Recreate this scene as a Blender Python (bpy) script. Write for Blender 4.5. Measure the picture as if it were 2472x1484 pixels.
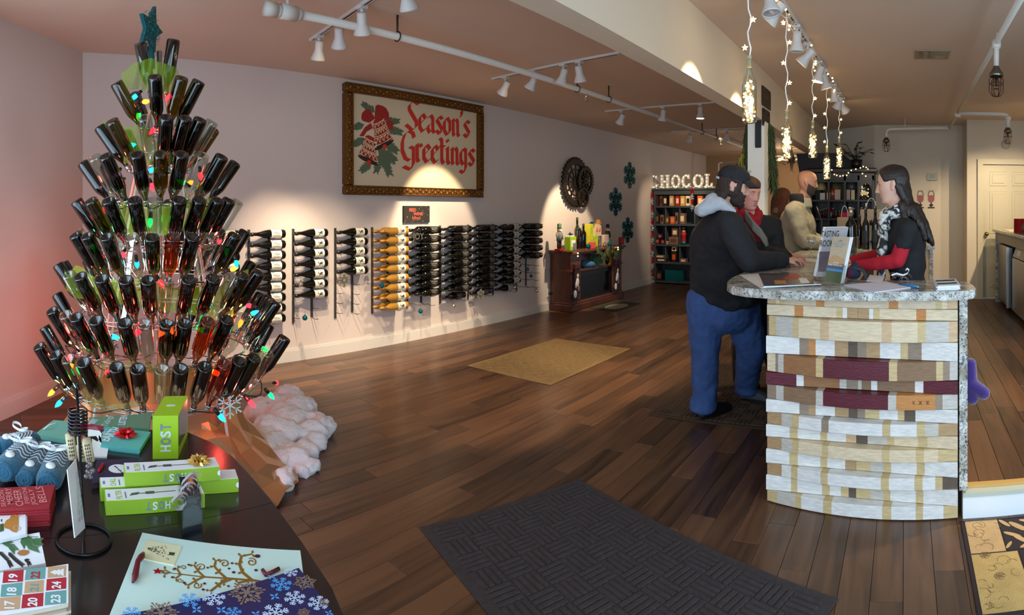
import bpy, bmesh, math, random
from math import sin, cos, pi, radians, atan2, hypot, sqrt
from mathutils import Vector, Matrix
random.seed(7)
for o in list(bpy.data.objects): bpy.data.objects.remove(o)
SC = bpy.context.scene
COL = SC.collection
EYE = 1.5

# ---------------------------------------------------------------- camera: the photograph is a swept panorama (central cylindrical)
cd = bpy.data.cameras.new('camera')
cd.type = 'PANO'
cd.panorama_type = 'CENTRAL_CYLINDRICAL'
cd.central_cylindrical_radius = 1.0
cd.central_cylindrical_range_u_min = -1236/1400
cd.central_cylindrical_range_u_max = 1236/1400
cd.central_cylindrical_range_v_min = -(1484-505.7)/1400
cd.central_cylindrical_range_v_max = 505.7/1400
cd.clip_start = 0.02
cam = bpy.data.objects.new('camera', cd)
COL.objects.link(cam)
cam.location = (0, 0, EYE)
cam.rotation_euler = (pi/2, 0, 949/1400)
SC.camera = cam

# ---------------------------------------------------------------- world, exposure, daylight
w = bpy.data.worlds.new('world'); SC.world = w; w.use_nodes = True
w.node_tree.nodes['Background'].inputs[0].default_value = (0.75, 0.87, 1.0, 1)
w.node_tree.nodes['Background'].inputs[1].default_value = 0.6
SC.view_settings.view_transform = 'Standard'
SC.view_settings.look = 'None'
SC.view_settings.exposure = 0.0
SC.view_settings.gamma = 1.0
SC.view_settings.use_curve_mapping = False

def light(name, kind, loc, energy, color, **kw):
    d = bpy.data.lights.new(name, kind); d.energy = energy; d.color = color
    tgt = kw.pop('target', None)
    for k, v in kw.items(): setattr(d, k, v)
    o = bpy.data.objects.new(name, d); COL.objects.link(o); o.location = loc
    if tgt is not None:
        o.rotation_euler = (Vector(tgt)-Vector(loc)).to_track_quat('-Z', 'Y').to_euler()
    return o
DAY = (0.57, 0.79, 1.0)
light('storefront_daylight', 'AREA', (-0.6, -1.32, 1.45), 135, DAY, shape='RECTANGLE', size=5.6, size_y=1.9, target=(-0.7, 3, 1.75))
light('side_window_daylight', 'AREA', (2.35, 0.6, 1.5), 100, DAY, shape='RECTANGLE', size=2.6, size_y=1.9, target=(-2.0, 2.0, 0.9))

# ---------------------------------------------------------------- helpers: where a photograph pixel lies in the room
def th(u): return (u-2185)/1400
def at(u, v, d):                       # at horizontal distance d
    return Vector((d*sin(th(u)), d*cos(th(u)), EYE-(v-505.7)/1400*d))
def onz(u, v, z):                      # on the level z
    return at(u, v, (EYE-z)*1400/(v-505.7))
def onx(u, v, x):                      # on the plane x
    return at(u, v, x/sin(th(u)))
def ony(u, v, y):
    return at(u, v, y/cos(th(u)))

# ---------------------------------------------------------------- helpers: materials
def lin(c):
    return tuple(((x/255)/12.92 if x/255 <= .04045 else ((x/255+.055)/1.055)**2.4) for x in c)+(1,)
MATS = {}
def mat(name, col, rough=.6, metal=0, spec=.5, emit=None, estr=0, bump=0, bscale=40, var=0, vscale=8, stretch=None, coat=0, trans=0, alpha=1, sheen=0):
    if name in MATS: return MATS[name]
    m = bpy.data.materials.new(name); m.use_nodes = True; nt = m.node_tree; b = nt.nodes['Principled BSDF']
    b.inputs['Base Color'].default_value = lin(col); b.inputs['Roughness'].default_value = rough
    b.inputs['Metallic'].default_value = metal; b.inputs['Specular IOR Level'].default_value = spec
    b.inputs['Coat Weight'].default_value = coat; b.inputs['Transmission Weight'].default_value = trans
    b.inputs['Alpha'].default_value = alpha; b.inputs['Sheen Weight'].default_value = sheen
    if emit: b.inputs['Emission Color'].default_value = lin(emit); b.inputs['Emission Strength'].default_value = estr
    if bump or var:
        tc = nt.nodes.new('ShaderNodeTexCoord'); mp = nt.nodes.new('ShaderNodeMapping'); nt.links.new(tc.outputs['Object'], mp.inputs[0])
        if stretch: mp.inputs['Scale'].default_value = stretch
        if var:
            n = nt.nodes.new('ShaderNodeTexNoise'); n.inputs['Scale'].default_value = vscale; n.inputs['Detail'].default_value = 5
            nt.links.new(mp.outputs[0], n.inputs['Vector'])
            r = nt.nodes.new('ShaderNodeMapRange'); r.inputs[1].default_value = .3; r.inputs[2].default_value = .7; r.inputs[3].default_value = 1-var; r.inputs[4].default_value = 1+var
            nt.links.new(n.outputs[0], r.inputs[0])
            mx = nt.nodes.new('ShaderNodeMix'); mx.data_type = 'RGBA'; mx.blend_type = 'MULTIPLY'; mx.inputs[0].default_value = 1
            mx.inputs[6].default_value = lin(col); nt.links.new(r.outputs[0], mx.inputs[7]); nt.links.new(mx.outputs[2], b.inputs['Base Color'])
        if bump:
            n = nt.nodes.new('ShaderNodeTexNoise'); n.inputs['Scale'].default_value = bscale; n.inputs['Detail'].default_value = 4
            nt.links.new(mp.outputs[0], n.inputs['Vector'])
            bp = nt.nodes.new('ShaderNodeBump'); bp.inputs['Strength'].default_value = bump; bp.inputs['Distance'].default_value = .01
            nt.links.new(n.outputs[0], bp.inputs['Height']); nt.links.new(bp.outputs[0], b.inputs['Normal'])
    MATS[name] = m; return m

def glow(name, col, strength):
    if name in MATS: return MATS[name]
    m = bpy.data.materials.new(name); m.use_nodes = True; nt = m.node_tree; nt.nodes.clear()
    e = nt.nodes.new('ShaderNodeEmission'); e.inputs[0].default_value = lin(col); e.inputs[1].default_value = strength
    o = nt.nodes.new('ShaderNodeOutputMaterial'); nt.links.new(e.outputs[0], o.inputs[0]); MATS[name] = m; return m

def thin_glass(name, tint, gloss=.12, rough=.03):
    """a thin wall of tinted glass: tinted see-through under a clear reflection"""
    if name in MATS: return MATS[name]
    m = bpy.data.materials.new(name); m.use_nodes = True; nt = m.node_tree; nt.nodes.clear()
    t = nt.nodes.new('ShaderNodeBsdfTransparent'); t.inputs[0].default_value = lin(tint)
    g = nt.nodes.new('ShaderNodeBsdfGlossy'); g.inputs['Roughness'].default_value = rough; g.inputs[0].default_value = (1, 1, 1, 1)
    l = nt.nodes.new('ShaderNodeLayerWeight'); l.inputs[0].default_value = .35
    r = nt.nodes.new('ShaderNodeMapRange'); r.inputs[3].default_value = gloss*.4; r.inputs[4].default_value = min(1, gloss*4)
    nt.links.new(l.outputs['Facing'], r.inputs[0])
    x = nt.nodes.new('ShaderNodeMixShader'); nt.links.new(r.outputs[0], x.inputs[0]); nt.links.new(t.outputs[0], x.inputs[1]); nt.links.new(g.outputs[0], x.inputs[2])
    o = nt.nodes.new('ShaderNodeOutputMaterial'); nt.links.new(x.outputs[0], o.inputs[0]); MATS[name] = m; return m

def mesh_cloth(name, col, opacity=.5, weave=400):
    """open weave ribbon: translucent cloth with see-through holes"""
    if name in MATS: return MATS[name]
    m = bpy.data.materials.new(name); m.use_nodes = True; nt = m.node_tree; nt.nodes.clear()
    d = nt.nodes.new('ShaderNodeBsdfDiffuse'); d.inputs[0].default_value = lin(col)
    tl = nt.nodes.new('ShaderNodeBsdfTranslucent'); tl.inputs[0].default_value = lin(col)
    mx = nt.nodes.new('ShaderNodeMixShader'); mx.inputs[0].default_value = .45
    nt.links.new(d.outputs[0], mx.inputs[1]); nt.links.new(tl.outputs[0], mx.inputs[2])
    t = nt.nodes.new('ShaderNodeBsdfTransparent')
    x = nt.nodes.new('ShaderNodeMixShader'); x.inputs[0].default_value = opacity
    nt.links.new(t.outputs[0], x.inputs[1]); nt.links.new(mx.outputs[0], x.inputs[2])
    o = nt.nodes.new('ShaderNodeOutputMaterial'); nt.links.new(x.outputs[0], o.inputs[0]); MATS[name] = m; return m

def wood(name, dark, light_, scale=(18, 1.2, 18), rough=.4, coat=0):
    """grain that runs along local y, a tone of its own for each piece"""
    if name in MATS: return MATS[name]
    m = bpy.data.materials.new(name); m.use_nodes = True; nt = m.node_tree; b = nt.nodes['Principled BSDF']; L = nt.links
    tc = nt.nodes.new('ShaderNodeTexCoord'); oi = nt.nodes.new('ShaderNodeObjectInfo'); ge = nt.nodes.new('ShaderNodeNewGeometry')
    ad = nt.nodes.new('ShaderNodeMath'); ad.operation = 'ADD'; L.new(oi.outputs['Random'], ad.inputs[0]); L.new(ge.outputs['Random Per Island'], ad.inputs[1])
    fr = nt.nodes.new('ShaderNodeMath'); fr.operation = 'FRACT'; L.new(ad.outputs[0], fr.inputs[0])
    sc = nt.nodes.new('ShaderNodeMath'); sc.operation = 'MULTIPLY'; sc.inputs[1].default_value = 37; L.new(fr.outputs[0], sc.inputs[0])
    va = nt.nodes.new('ShaderNodeVectorMath'); va.operation = 'ADD'; L.new(tc.outputs['Object'], va.inputs[0]); L.new(sc.outputs[0], va.inputs[1])
    mp = nt.nodes.new('ShaderNodeMapping'); mp.inputs['Scale'].default_value = scale; L.new(va.outputs[0], mp.inputs[0])
    n1 = nt.nodes.new('ShaderNodeTexNoise'); n1.inputs['Scale'].default_value = 1.0; n1.inputs['Detail'].default_value = 6; n1.inputs['Distortion'].default_value = 1.2
    L.new(mp.outputs[0], n1.inputs['Vector'])
    mm = nt.nodes.new('ShaderNodeMath'); mm.operation = 'MULTIPLY_ADD'; mm.inputs[1].default_value = .5; mm.inputs[2].default_value = -.1
    L.new(fr.outputs[0], mm.inputs[0])
    sm = nt.nodes.new('ShaderNodeMath'); sm.operation = 'MULTIPLY_ADD'; sm.inputs[1].default_value = 1.15; L.new(n1.outputs[0], sm.inputs[0]); L.new(mm.outputs[0], sm.inputs[2])
    cr = nt.nodes.new('ShaderNodeValToRGB'); cr.color_ramp.elements[0].position = .28; cr.color_ramp.elements[0].color = lin(dark)
    cr.color_ramp.elements[1].position = 1.05; cr.color_ramp.elements[1].color = lin(light_)
    L.new(sm.outputs[0], cr.inputs[0]); L.new(cr.outputs[0], b.inputs['Base Color'])
    b.inputs['Roughness'].default_value = rough; b.inputs['Coat Weight'].default_value = coat; b.inputs['Coat Roughness'].default_value = .15
    bp = nt.nodes.new('ShaderNodeBump'); bp.inputs['Strength'].default_value = .12; bp.inputs['Distance'].default_value = .004
    L.new(n1.outputs[0], bp.inputs['Height']); L.new(bp.outputs[0], b.inputs['Normal'])
    MATS[name] = m; return m

def granite():
    m = bpy.data.materials.new('granite'); m.use_nodes = True; nt = m.node_tree; b = nt.nodes['Principled BSDF']; L = nt.links
    tc = nt.nodes.new('ShaderNodeTexCoord')
    n1 = nt.nodes.new('ShaderNodeTexNoise'); n1.inputs['Scale'].default_value = 55; n1.inputs['Detail'].default_value = 8; n1.inputs['Distortion'].default_value = 1.5; n1.inputs['Roughness'].default_value = .7
    n2 = nt.nodes.new('ShaderNodeTexNoise'); n2.inputs['Scale'].default_value = 14; n2.inputs['Detail'].default_value = 5
    for n in (n1, n2): L.new(tc.outputs['Object'], n.inputs['Vector'])
    c1 = nt.nodes.new('ShaderNodeValToRGB'); e = c1.color_ramp.elements
    e[0].position = .36; e[0].color = lin((48, 50, 54)); e[1].position = .53; e[1].color = lin((222, 220, 212))
    k = e.new(.44); k.color = lin((150, 152, 152))
    c2 = nt.nodes.new('ShaderNodeValToRGB'); e = c2.color_ramp.elements
    e[0].position = .35; e[0].color = lin((176, 168, 154)); e[1].position = .65; e[1].color = (1, 1, 1, 1)
    L.new(n1.outputs[0], c1.inputs[0]); L.new(n2.outputs[0], c2.inputs[0])
    mx = nt.nodes.new('ShaderNodeMix'); mx.data_type = 'RGBA'; mx.blend_type = 'MULTIPLY'; mx.inputs[0].default_value = 1
    L.new(c1.outputs[0], mx.inputs[6]); L.new(c2.outputs[0], mx.inputs[7]); L.new(mx.outputs[2], b.inputs['Base Color'])
    b.inputs['Roughness'].default_value = .16
    return m
GRANITE = granite()

# ---------------------------------------------------------------- helpers: objects
ROOT = {}
def tag(o, label=None, cat=None, group=None, kind=None):
    if label: o['label'] = label
    if cat: o['category'] = cat
    if group: o['group'] = group
    if kind: o['kind'] = kind
    return o
def thing(name, label, cat, loc=(0, 0, 0), rotz=0, group=None):
    o = bpy.data.objects.new(name, None); COL.objects.link(o); o.location = loc; o.rotation_euler = (0, 0, rotz)
    o.empty_display_size = .1
    ROOT[o] = Matrix.Translation(Vector(loc)) @ Matrix.Rotation(rotz, 4, 'Z')
    return tag(o, label, cat, group)
def copy_tree(o, parent=None):
    c = o.copy(); COL.objects.link(c)
    if parent is not None: c.parent = parent
    for ch in list(o.children): copy_tree(ch, c)
    return c
ORD = ['first', 'second', 'third', 'fourth', 'fifth', 'sixth', 'seventh', 'eighth', 'ninth', 'tenth', 'eleventh', 'twelfth', 'thirteenth', 'fourteenth', 'fifteenth', 'sixteenth']

class MB:
    def __init__(s): s.v = []; s.f = []; s.mi = []; s.sm = []
    def add(s, vs, fs, mi=0, smooth=False, M=None):
        b = len(s.v)
        for p in vs:
            p = Vector(p); s.v.append(M @ p if M is not None else p)
        for q in fs: s.f.append([i+b for i in q]); s.mi.append(mi); s.sm.append(smooth)
        return s
    def box(s, c, size, rotz=0, mi=0, M=None, bev=0):
        x, y, z = size[0]/2, size[1]/2, size[2]/2
        R = Matrix.Translation(Vector(c)) @ Matrix.Rotation(rotz, 4, 'Z')
        if M is not None: R = M @ R
        if bev:
            b = min(bev, x*.9, y*.9, z*.9); vs = []; 
            for zz, xx, yy in ((-z, x-b, y-b), (-z+b, x, y), (z-b, x, y), (z, x-b, y-b)):
                vs += [(-xx, -yy, zz), (xx, -yy, zz), (xx, yy, zz), (-xx, yy, zz)]
            fs = [(3, 2, 1, 0), (12, 13, 14, 15)]
            for k in range(3):
                for i in range(4): j = (i+1) % 4; fs.append((4*k+i, 4*k+j, 4*k+4+j, 4*k+4+i))
            return s.add(vs, fs, mi, False, R)
        vs = [(-x, -y, -z), (x, -y, -z), (x, y, -z), (-x, y, -z), (-x, -y, z), (x, -y, z), (x, y, z), (-x, y, z)]
        return s.add(vs, [(0, 3, 2, 1), (4, 5, 6, 7), (0, 1, 5, 4), (1, 2, 6, 5), (2, 3, 7, 6), (3, 0, 4, 7)], mi, False, R)
    def b2(s, lo, hi, mi=0, M=None, bev=0):
        return s.box([(a+b)/2 for a, b in zip(lo, hi)], [abs(b-a) for a, b in zip(lo, hi)], 0, mi, M, bev)
    def lathe(s, prof, n=16, M=None, mi=0, smooth=True, caps=True):
        vs = []; fs = []
        for r, z in prof:
            for i in range(n): a = 2*pi*i/n; vs.append((r*cos(a), r*sin(a), z))
        for k in range(len(prof)-1):
            for i in range(n): j = (i+1) % n; fs.append((k*n+i, k*n+j, (k+1)*n+j, (k+1)*n+i))
        if caps:
            if prof[0][0] > 1e-5: fs.append(tuple(reversed(range(n))))
            if prof[-1][0] > 1e-5: k = (len(prof)-1)*n; fs.append(tuple(range(k, k+n)))
        return s.add(vs, fs, mi, smooth, M)
    def cyl(s, p0, p1, r0, r1=None, n=10, mi=0, smooth=True, caps=True):
        r1 = r0 if r1 is None else r1; p0 = Vector(p0); p1 = Vector(p1); d = p1-p0
        M = Matrix.Translation(p0) @ d.to_track_quat('Z', 'Y').to_matrix().to_4x4()
        return s.lathe([(r0, 0), (r1, d.length)], n, M, mi, smooth, caps)
    def ball(s, c, r, n=10, m=6, mi=0, M=None):
        r = (r, r, r) if not hasattr(r, '__len__') else r
        prof = [(max(0, sin(pi*k/m)), -cos(pi*k/m)) for k in range(m+1)]
        T = Matrix.Translation(Vector(c)) @ Matrix.Diagonal((*r, 1))
        if M is not None: T = M @ T
        vs = [(0, 0, -1)]; fs = []
        for k in range(1, m):
            for i in range(n): a = 2*pi*i/n; vs.append((prof[k][0]*cos(a), prof[k][0]*sin(a), prof[k][1]))
        vs.append((0, 0, 1)); t = len(vs)-1
        for i in range(n):
            j = (i+1) % n; fs.append((0, 1+j, 1+i)); fs.append((t, 1+(m-2)*n+i, 1+(m-2)*n+j))
            for k in range(m-2): fs.append((1+k*n+i, 1+k*n+j, 1+(k+1)*n+j, 1+(k+1)*n+i))
        return s.add(vs, fs, mi, True, T)
    def tube(s, pts, r, n=6, mi=0, closed=False, caps=True):
        pts = [Vector(p) for p in pts]; m = len(pts); vs = []; fs = []
        rr = r if hasattr(r, '__len__') else [r]*m
        up = Vector((0, 0, 1)); prev = None
        for i, p in enumerate(pts):
            t = (pts[(i+1) % m]-pts[i-1]) if closed else (pts[min(i+1, m-1)]-pts[max(i-1, 0)])
            if t.length < 1e-9: t = Vector((0, 0, 1))
            t.normalize()
            if prev is None: a = t.orthogonal().normalized()
            else:
                a = prev-t*prev.dot(t)
                a = a.normalized() if a.length > 1e-6 else t.orthogonal().normalized()
            prev = a; b = t.cross(a)
            for k in range(n): q = 2*pi*k/n; vs.append(p+(a*cos(q)+b*sin(q))*rr[i])
        for i in range(m if closed else m-1):
            j = (i+1) % m
            for k in range(n): l = (k+1) % n; fs.append((i*n+k, i*n+l, j*n+l, j*n+k))
        if caps and not closed: fs.append(tuple(reversed(range(n)))); fs.append(tuple(range((m-1)*n, m*n)))
        return s.add(vs, fs, mi, True)
    def prism(s, poly, z0, z1, M=None, mi=0, top=True):
        n = len(poly)
        a = sum(poly[i][0]*poly[(i+1) % n][1]-poly[(i+1) % n][0]*poly[i][1] for i in range(n))
        if a < 0: poly = list(reversed(poly))
        vs = [(x, y, z0) for x, y in poly]+[(x, y, z1) for x, y in poly]
        fs = [tuple(reversed(range(n))), tuple(range(n, 2*n))]+[(i, (i+1) % n, n+(i+1) % n, n+i) for i in range(n)]
        return s.add(vs, fs, mi, False, M)
    def strip(s, rows, mi=0, smooth=True):
        """grid of points (list of rows)"""
        n = len(rows[0]); vs = [p for r in rows for p in r]; fs = []
        for k in range(len(rows)-1):
            for i in range(n-1): fs.append((k*n+i, k*n+i+1, (k+1)*n+i+1, (k+1)*n+i))
        return s.add(vs, fs, mi, smooth)
    def build(s, name, mats, parent=None, world=False, loc=None, fixn=False):
        me = bpy.data.meshes.new(name)
        V = s.v
        if parent is not None and world: I = ROOT[parent].inverted(); V = [I @ p for p in V]
        if parent is None and loc is not None: L = Vector(loc); V = [p-L for p in V]
        me.from_pydata([tuple(p) for p in V], [], s.f)
        mats = mats if isinstance(mats, (list, tuple)) else [mats]
        for m in mats: me.materials.append(m)
        me.polygons.foreach_set('material_index', s.mi); me.polygons.foreach_set('use_smooth', s.sm)
        if fixn:
            bm = bmesh.new(); bm.from_mesh(me); bmesh.ops.recalc_face_normals(bm, faces=bm.faces); bm.to_mesh(me); bm.free()
        me.update()
        o = bpy.data.objects.new(name, me); COL.objects.link(o)
        if parent is not None:
            o.parent = parent; ROOT[o] = ROOT.get(parent, Matrix.Identity(4))
        else:
            if loc is not None: o.location = loc
            ROOT[o] = Matrix.Translation(Vector(loc)) if loc is not None else Matrix.Identity(4)
        return o
def struct(name, mb, m):
    return tag(mb.build(name, m), kind='structure')
def frame(o, ux, uy):
    """matrix of a flat surface: origin o, in-plane axes ux, uy (unit vectors), z its normal"""
    ux = Vector(ux).normalized(); uy = Vector(uy).normalized(); n = ux.cross(uy).normalized(); uy = n.cross(ux)
    M = Matrix((ux, uy, n)).transposed().to_4x4(); M.translation = Vector(o); return M
_txt = {}
def text2d(s, bold=0.0):
    """outline of words in the built-in typeface as flat triangles: (verts, faces, width, height)"""
    k = (s, bold)
    if k in _txt: return _txt[k]
    c = bpy.data.curves.new('words', 'FONT'); c.body = s; c.offset = bold; c.resolution_u = 3; c.space_line = .9
    o = bpy.data.objects.new('words', c); COL.objects.link(o)
    me = bpy.data.meshes.new_from_object(o)
    vs = [(p.co.x, p.co.y) for p in me.vertices]; fs = [tuple(p.vertices) for p in me.polygons]
    bpy.data.objects.remove(o); bpy.data.meshes.remove(me)
    x0 = min(p[0] for p in vs); x1 = max(p[0] for p in vs); y0 = min(p[1] for p in vs); y1 = max(p[1] for p in vs)
    vs = [(a-x0, b-y0) for a, b in vs]
    _txt[k] = (vs, fs, x1-x0, y1-y0); return _txt[k]
def words(mb, s, M, x, y, w=None, h=None, z=.0006, mi=0, bold=.01, rot=0, flipx=False):
    """write s on the surface M with its box's lower left at x, y; width w and or height h"""
    vs, fs, W, H = text2d(s, bold)
    sx = (w/W) if w else h/H; sy = (h/H) if h else sx
    R = Matrix.Rotation(rot, 2)
    out = []
    for a, b in vs:
        p = R @ Vector((a*sx, b*sy)); out.append((x+p.x, y+p.y, z))
    return mb.add(out, fs, mi, False, M)
def disc(cx, cy, rx, ry=None, n=14, rot=0):
    ry = rx if ry is None else ry
    return [(cx+rx*cos(2*pi*i/n)*cos(rot)-ry*sin(2*pi*i/n)*sin(rot), cy+rx*cos(2*pi*i/n)*sin(rot)+ry*sin(2*pi*i/n)*cos(rot)) for i in range(n)]
def pen(pts, w, ang=None):
    """a stroke as quads: broad nib of width w held at ang, or a round pen (ang None)"""
    out = []
    if ang is not None:
        nx, ny = cos(ang)*w/2, sin(ang)*w/2
        for (a, b), (c, d) in zip(pts, pts[1:]):
            out.append([(a-nx, b-ny), (a+nx, b+ny), (c+nx, d+ny), (c-nx, d-ny)])
    else:
        for i, ((a, b), (c, d)) in enumerate(zip(pts, pts[1:])):
            l = hypot(c-a, d-b) or 1e-6; nx, ny = -(d-b)/l*w/2, (c-a)/l*w/2
            ex, ey = (c-a)/l*w*.25, (d-b)/l*w*.25
            out.append([(a-nx-ex, b-ny-ey), (a+nx-ex, b+ny-ey), (c+nx+ex, d+ny+ey), (c-nx+ex, d-ny+ey)])
    return out
def flat(mb, polys, M, z=.0006, mi=0):
    for k, p in enumerate(polys):
        a = sum(p[i][0]*p[(i+1) % len(p)][1]-p[(i+1) % len(p)][0]*p[i][1] for i in range(len(p)))
        q = p if a > 0 else list(reversed(p))
        mb.add([(x, y, z+(k % 60)*1.2e-5) for x, y in q], [tuple(range(len(q)))], mi, False, M)
    return mb
def arc(cx, cy, r, a0, a1, n=8, ry=None):
    ry = r if ry is None else ry
    return [(cx+r*cos(radians(a0+(a1-a0)*i/n)), cy+ry*sin(radians(a0+(a1-a0)*i/n))) for i in range(n+1)]

# ---------------------------------------------------------------- helper: soft bodies (hulls of balls fused into one skin)
def hullpts(items, n=12, m=8):
    pts = []
    for c, r in items:
        r = (r, r, r) if not hasattr(r, '__len__') else r
        for k in range(m+1):
            a = pi*k/m
            for i in range(n if 0 < k < m else 1):
                b = 2*pi*i/n; pts.append((c[0]+r[0]*sin(a)*cos(b), c[1]+r[1]*sin(a)*sin(b), c[2]+r[2]*cos(a)))
    return pts
def blob(name, hulls, m, parent=None, voxel=.01, smooth=4, loc=None, noise=None, world=False, M=None, decimate=None):
    """hulls: list of lists of (centre, radius or radii); each list is wrapped in its convex hull, all are fused"""
    bm = bmesh.new()
    I = ROOT[parent].inverted() if (parent is not None and world) else None
    for h in hulls:
        if h and h[0] == 'mesh':
            vs_, fs_ = h[1]; q = [bm.verts.new((I @ p) if I is not None else p) for p in vs_]
            for f_ in fs_: bm.faces.new([q[k] for k in f_])
            continue
        b2 = bmesh.new()
        for p in hullpts(h):
            p = Vector(p)
            if M is not None: p = M @ p
            if I is not None: p = I @ p
            if loc is not None and parent is None: p = p-Vector(loc)
            b2.verts.new(p)
        r = bmesh.ops.convex_hull(b2, input=b2.verts)
        bmesh.ops.delete(b2, geom=[v for v in b2.verts if not v.link_faces], context='VERTS')
        t = bpy.data.meshes.new('t'); b2.to_mesh(t); b2.free(); bm.from_mesh(t); bpy.data.meshes.remove(t)
    me = bpy.data.meshes.new(name); bm.to_mesh(me); bm.free()
    o = bpy.data.objects.new(name, me); COL.objects.link(o)
    k = o.modifiers.new('r', 'REMESH'); k.mode = 'VOXEL'; k.voxel_size = voxel; k.use_smooth_shade = True
    if smooth: k = o.modifiers.new('s', 'SMOOTH'); k.factor = .5; k.iterations = smooth
    if noise:
        for i, (st, size) in enumerate(noise):
            tx = bpy.data.textures.new('clouds', 'CLOUDS'); tx.noise_scale = size; tx.noise_depth = 2
            k = o.modifiers.new('d', 'DISPLACE'); k.texture = tx; k.strength = st; k.mid_level = .5; k.texture_coords = 'LOCAL'
    if decimate: k = o.modifiers.new('dec', 'DECIMATE'); k.ratio = decimate
    dg = bpy.context.evaluated_depsgraph_get(); dg.update()
    nm = bpy.data.meshes.new_from_object(o.evaluated_get(dg))
    o.modifiers.clear(); o.data = nm; bpy.data.meshes.remove(me); nm.name = name
    nm.materials.clear(); nm.materials.append(m)
    nm.polygons.foreach_set('use_smooth', [True]*len(nm.polygons))
    if parent is not None: o.parent = parent; ROOT[o] = ROOT.get(parent, Matrix.Identity(4))
    else:
        if loc is not None: o.location = loc
        ROOT[o] = Matrix.Translation(Vector(loc or (0, 0, 0)))
    return o
# ================================================================ the room
CEIL = 2.87
M_wall = mat('wall_paint', (204, 192, 186), .85, bump=.03, bscale=120)
M_wall2 = mat('wall_paint_back', (196, 186, 168), .85, bump=.03, bscale=120)
M_brown = mat('wall_paint_tan', (168, 138, 104), .85, bump=.03, bscale=120)
M_ceil = mat('ceiling_paint', (212, 188, 168), .9, bump=.08, bscale=160)
M_trim = mat('trim_paint', (205, 200, 194), .6)
M_beam = mat('beam_paint', (214, 196, 172), .8, bump=.03, bscale=100)
M_dark = mat('black_board', (22, 21, 23), .6)
M_pipe = mat('pipe_white', (205, 200, 190), .55)

XW = -5.0                                              # the wine rack wall
struct('wall_left', MB().b2((XW-.12, .7, 0), (XW, 14.2, CEIL)), M_wall)
A0 = Vector((XW, .77, 0)); A1 = Vector((-3.55, -.45, 0))   # the slanted wall by the window
dA = (A1-A0).normalized(); nA = Vector((-dA.y, dA.x, 0));  nA = -nA if nA.x < 0 else nA   # nA points into the room
def slab(mb, p, q, n, t, z0, z1):
    a = [p, q, q-n*t, p-n*t]
    return mb.prism([(k.x, k.y) for k in a], z0, z1)
struct('wall_slant', slab(MB(), A0-dA*.05, A1, nA, .1, 0, CEIL), M_wall)
mb = MB(); slab(mb, A0, A1, nA, -.018, 0, .11); slab(mb, A0, A1, nA, -.012, .11, .128)
struct('baseboard_slant', mb, M_trim)
mb = MB().b2((XW, .8, 0), (XW+.018, 10.75, .108)); mb.b2((XW, .8, .108), (XW+.012, 10.75, .126))
struct('baseboard_left', mb, M_trim)
struct('wall_far', MB().b2((XW, 14.0, 0), (-1.35, 14.12, CEIL)), M_brown)
# front of the shop behind the photographer: low wall, header and posts round the window openings
mb = MB().b2((-3.75, -1.5, 0), (2.6, -1.38, .45)).b2((-3.75, -1.5, 2.45), (2.6, -1.38, CEIL))
for x in (-3.75, -.6, 2.5): mb.b2((x, -1.5, .45), (x+.1, -1.38, 2.45))
struct('wall_front', mb, M_wall)
struct('wall_front_return', MB().b2((-3.66, -1.45, 0), (-3.54, -.42, CEIL)), M_wall)
mb = MB().b2((2.5, -1.5, 0), (2.62, 9.5, .45)).b2((2.5, -1.5, 2.45), (2.62, 9.5, CEIL)).b2((2.5, 2.1, .45), (2.62, 9.5, 2.45))
struct('wall_right', mb, M_wall2)
struct('ceiling', MB().b2((XW-.12, -1.5, CEIL), (2.62, 14.1, CEIL+.1)), M_ceil)
# beam and post between the two rooms
struct('beam', MB().b2((-1.54, -1.38, 2.38), (-1.385, 10.1, CEIL)), M_beam)
struct('column', MB().b2((-1.545, 5.55, 0), (-1.375, 5.72, 2.38), bev=.006), mat('post_paint', (232, 230, 220), .6))
# the back of the right-hand room
struct('wall_back', MB().b2((-.5, 9.4, 0), (.96, 9.5, CEIL)), M_wall2)
mb = MB(); p = Vector((-.5, 9.4, 0)); q = Vector((-1.46, 10.05, 0)); n = Vector((q.y-p.y, -(q.x-p.x), 0)).normalized()*-1
slab(mb, p, q, n, .1, 0, CEIL); struct('wall_back_slant', mb, M_wall2)
mb = MB().b2((.94, 8.78, 0), (1.18, 8.9, CEIL)).b2((1.18, 8.78, 2.19), (2.5, 8.9, CEIL)).b2((2.0, 8.78, 0), (2.5, 8.9, 2.19)).b2((.94, 8.9, 0), (1.0, 9.42, CEIL))
struct('wall_door', mb, M_wall2)
mb = MB().b2((1.1, 8.74, .14), (1.18, 8.8, 2.27)).b2((1.1801, 8.741, 2.19), (1.9999, 8.8, 2.27)).b2((2.0, 8.74, .14), (2.08, 8.8, 2.27))
struct('trim_1', mb, mat('door_paint', (186, 178, 150), .45))
# dark screen under the beam, behind the counter
M0 = [(-1.62, 1.9), (-1.70, 2.38), (-1.0, 2.38), (-.75, 2.2), (-.62, 1.9)]
Msc = frame((0, 9.0, 0), (1, 0, 0), (0, 0, 1))
tag(MB().prism(M0, 0, .05, Msc).build('hanging_screen', M_dark), 'black slanted screen hanging under the beam above the dark hutch', 'screen')
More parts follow.
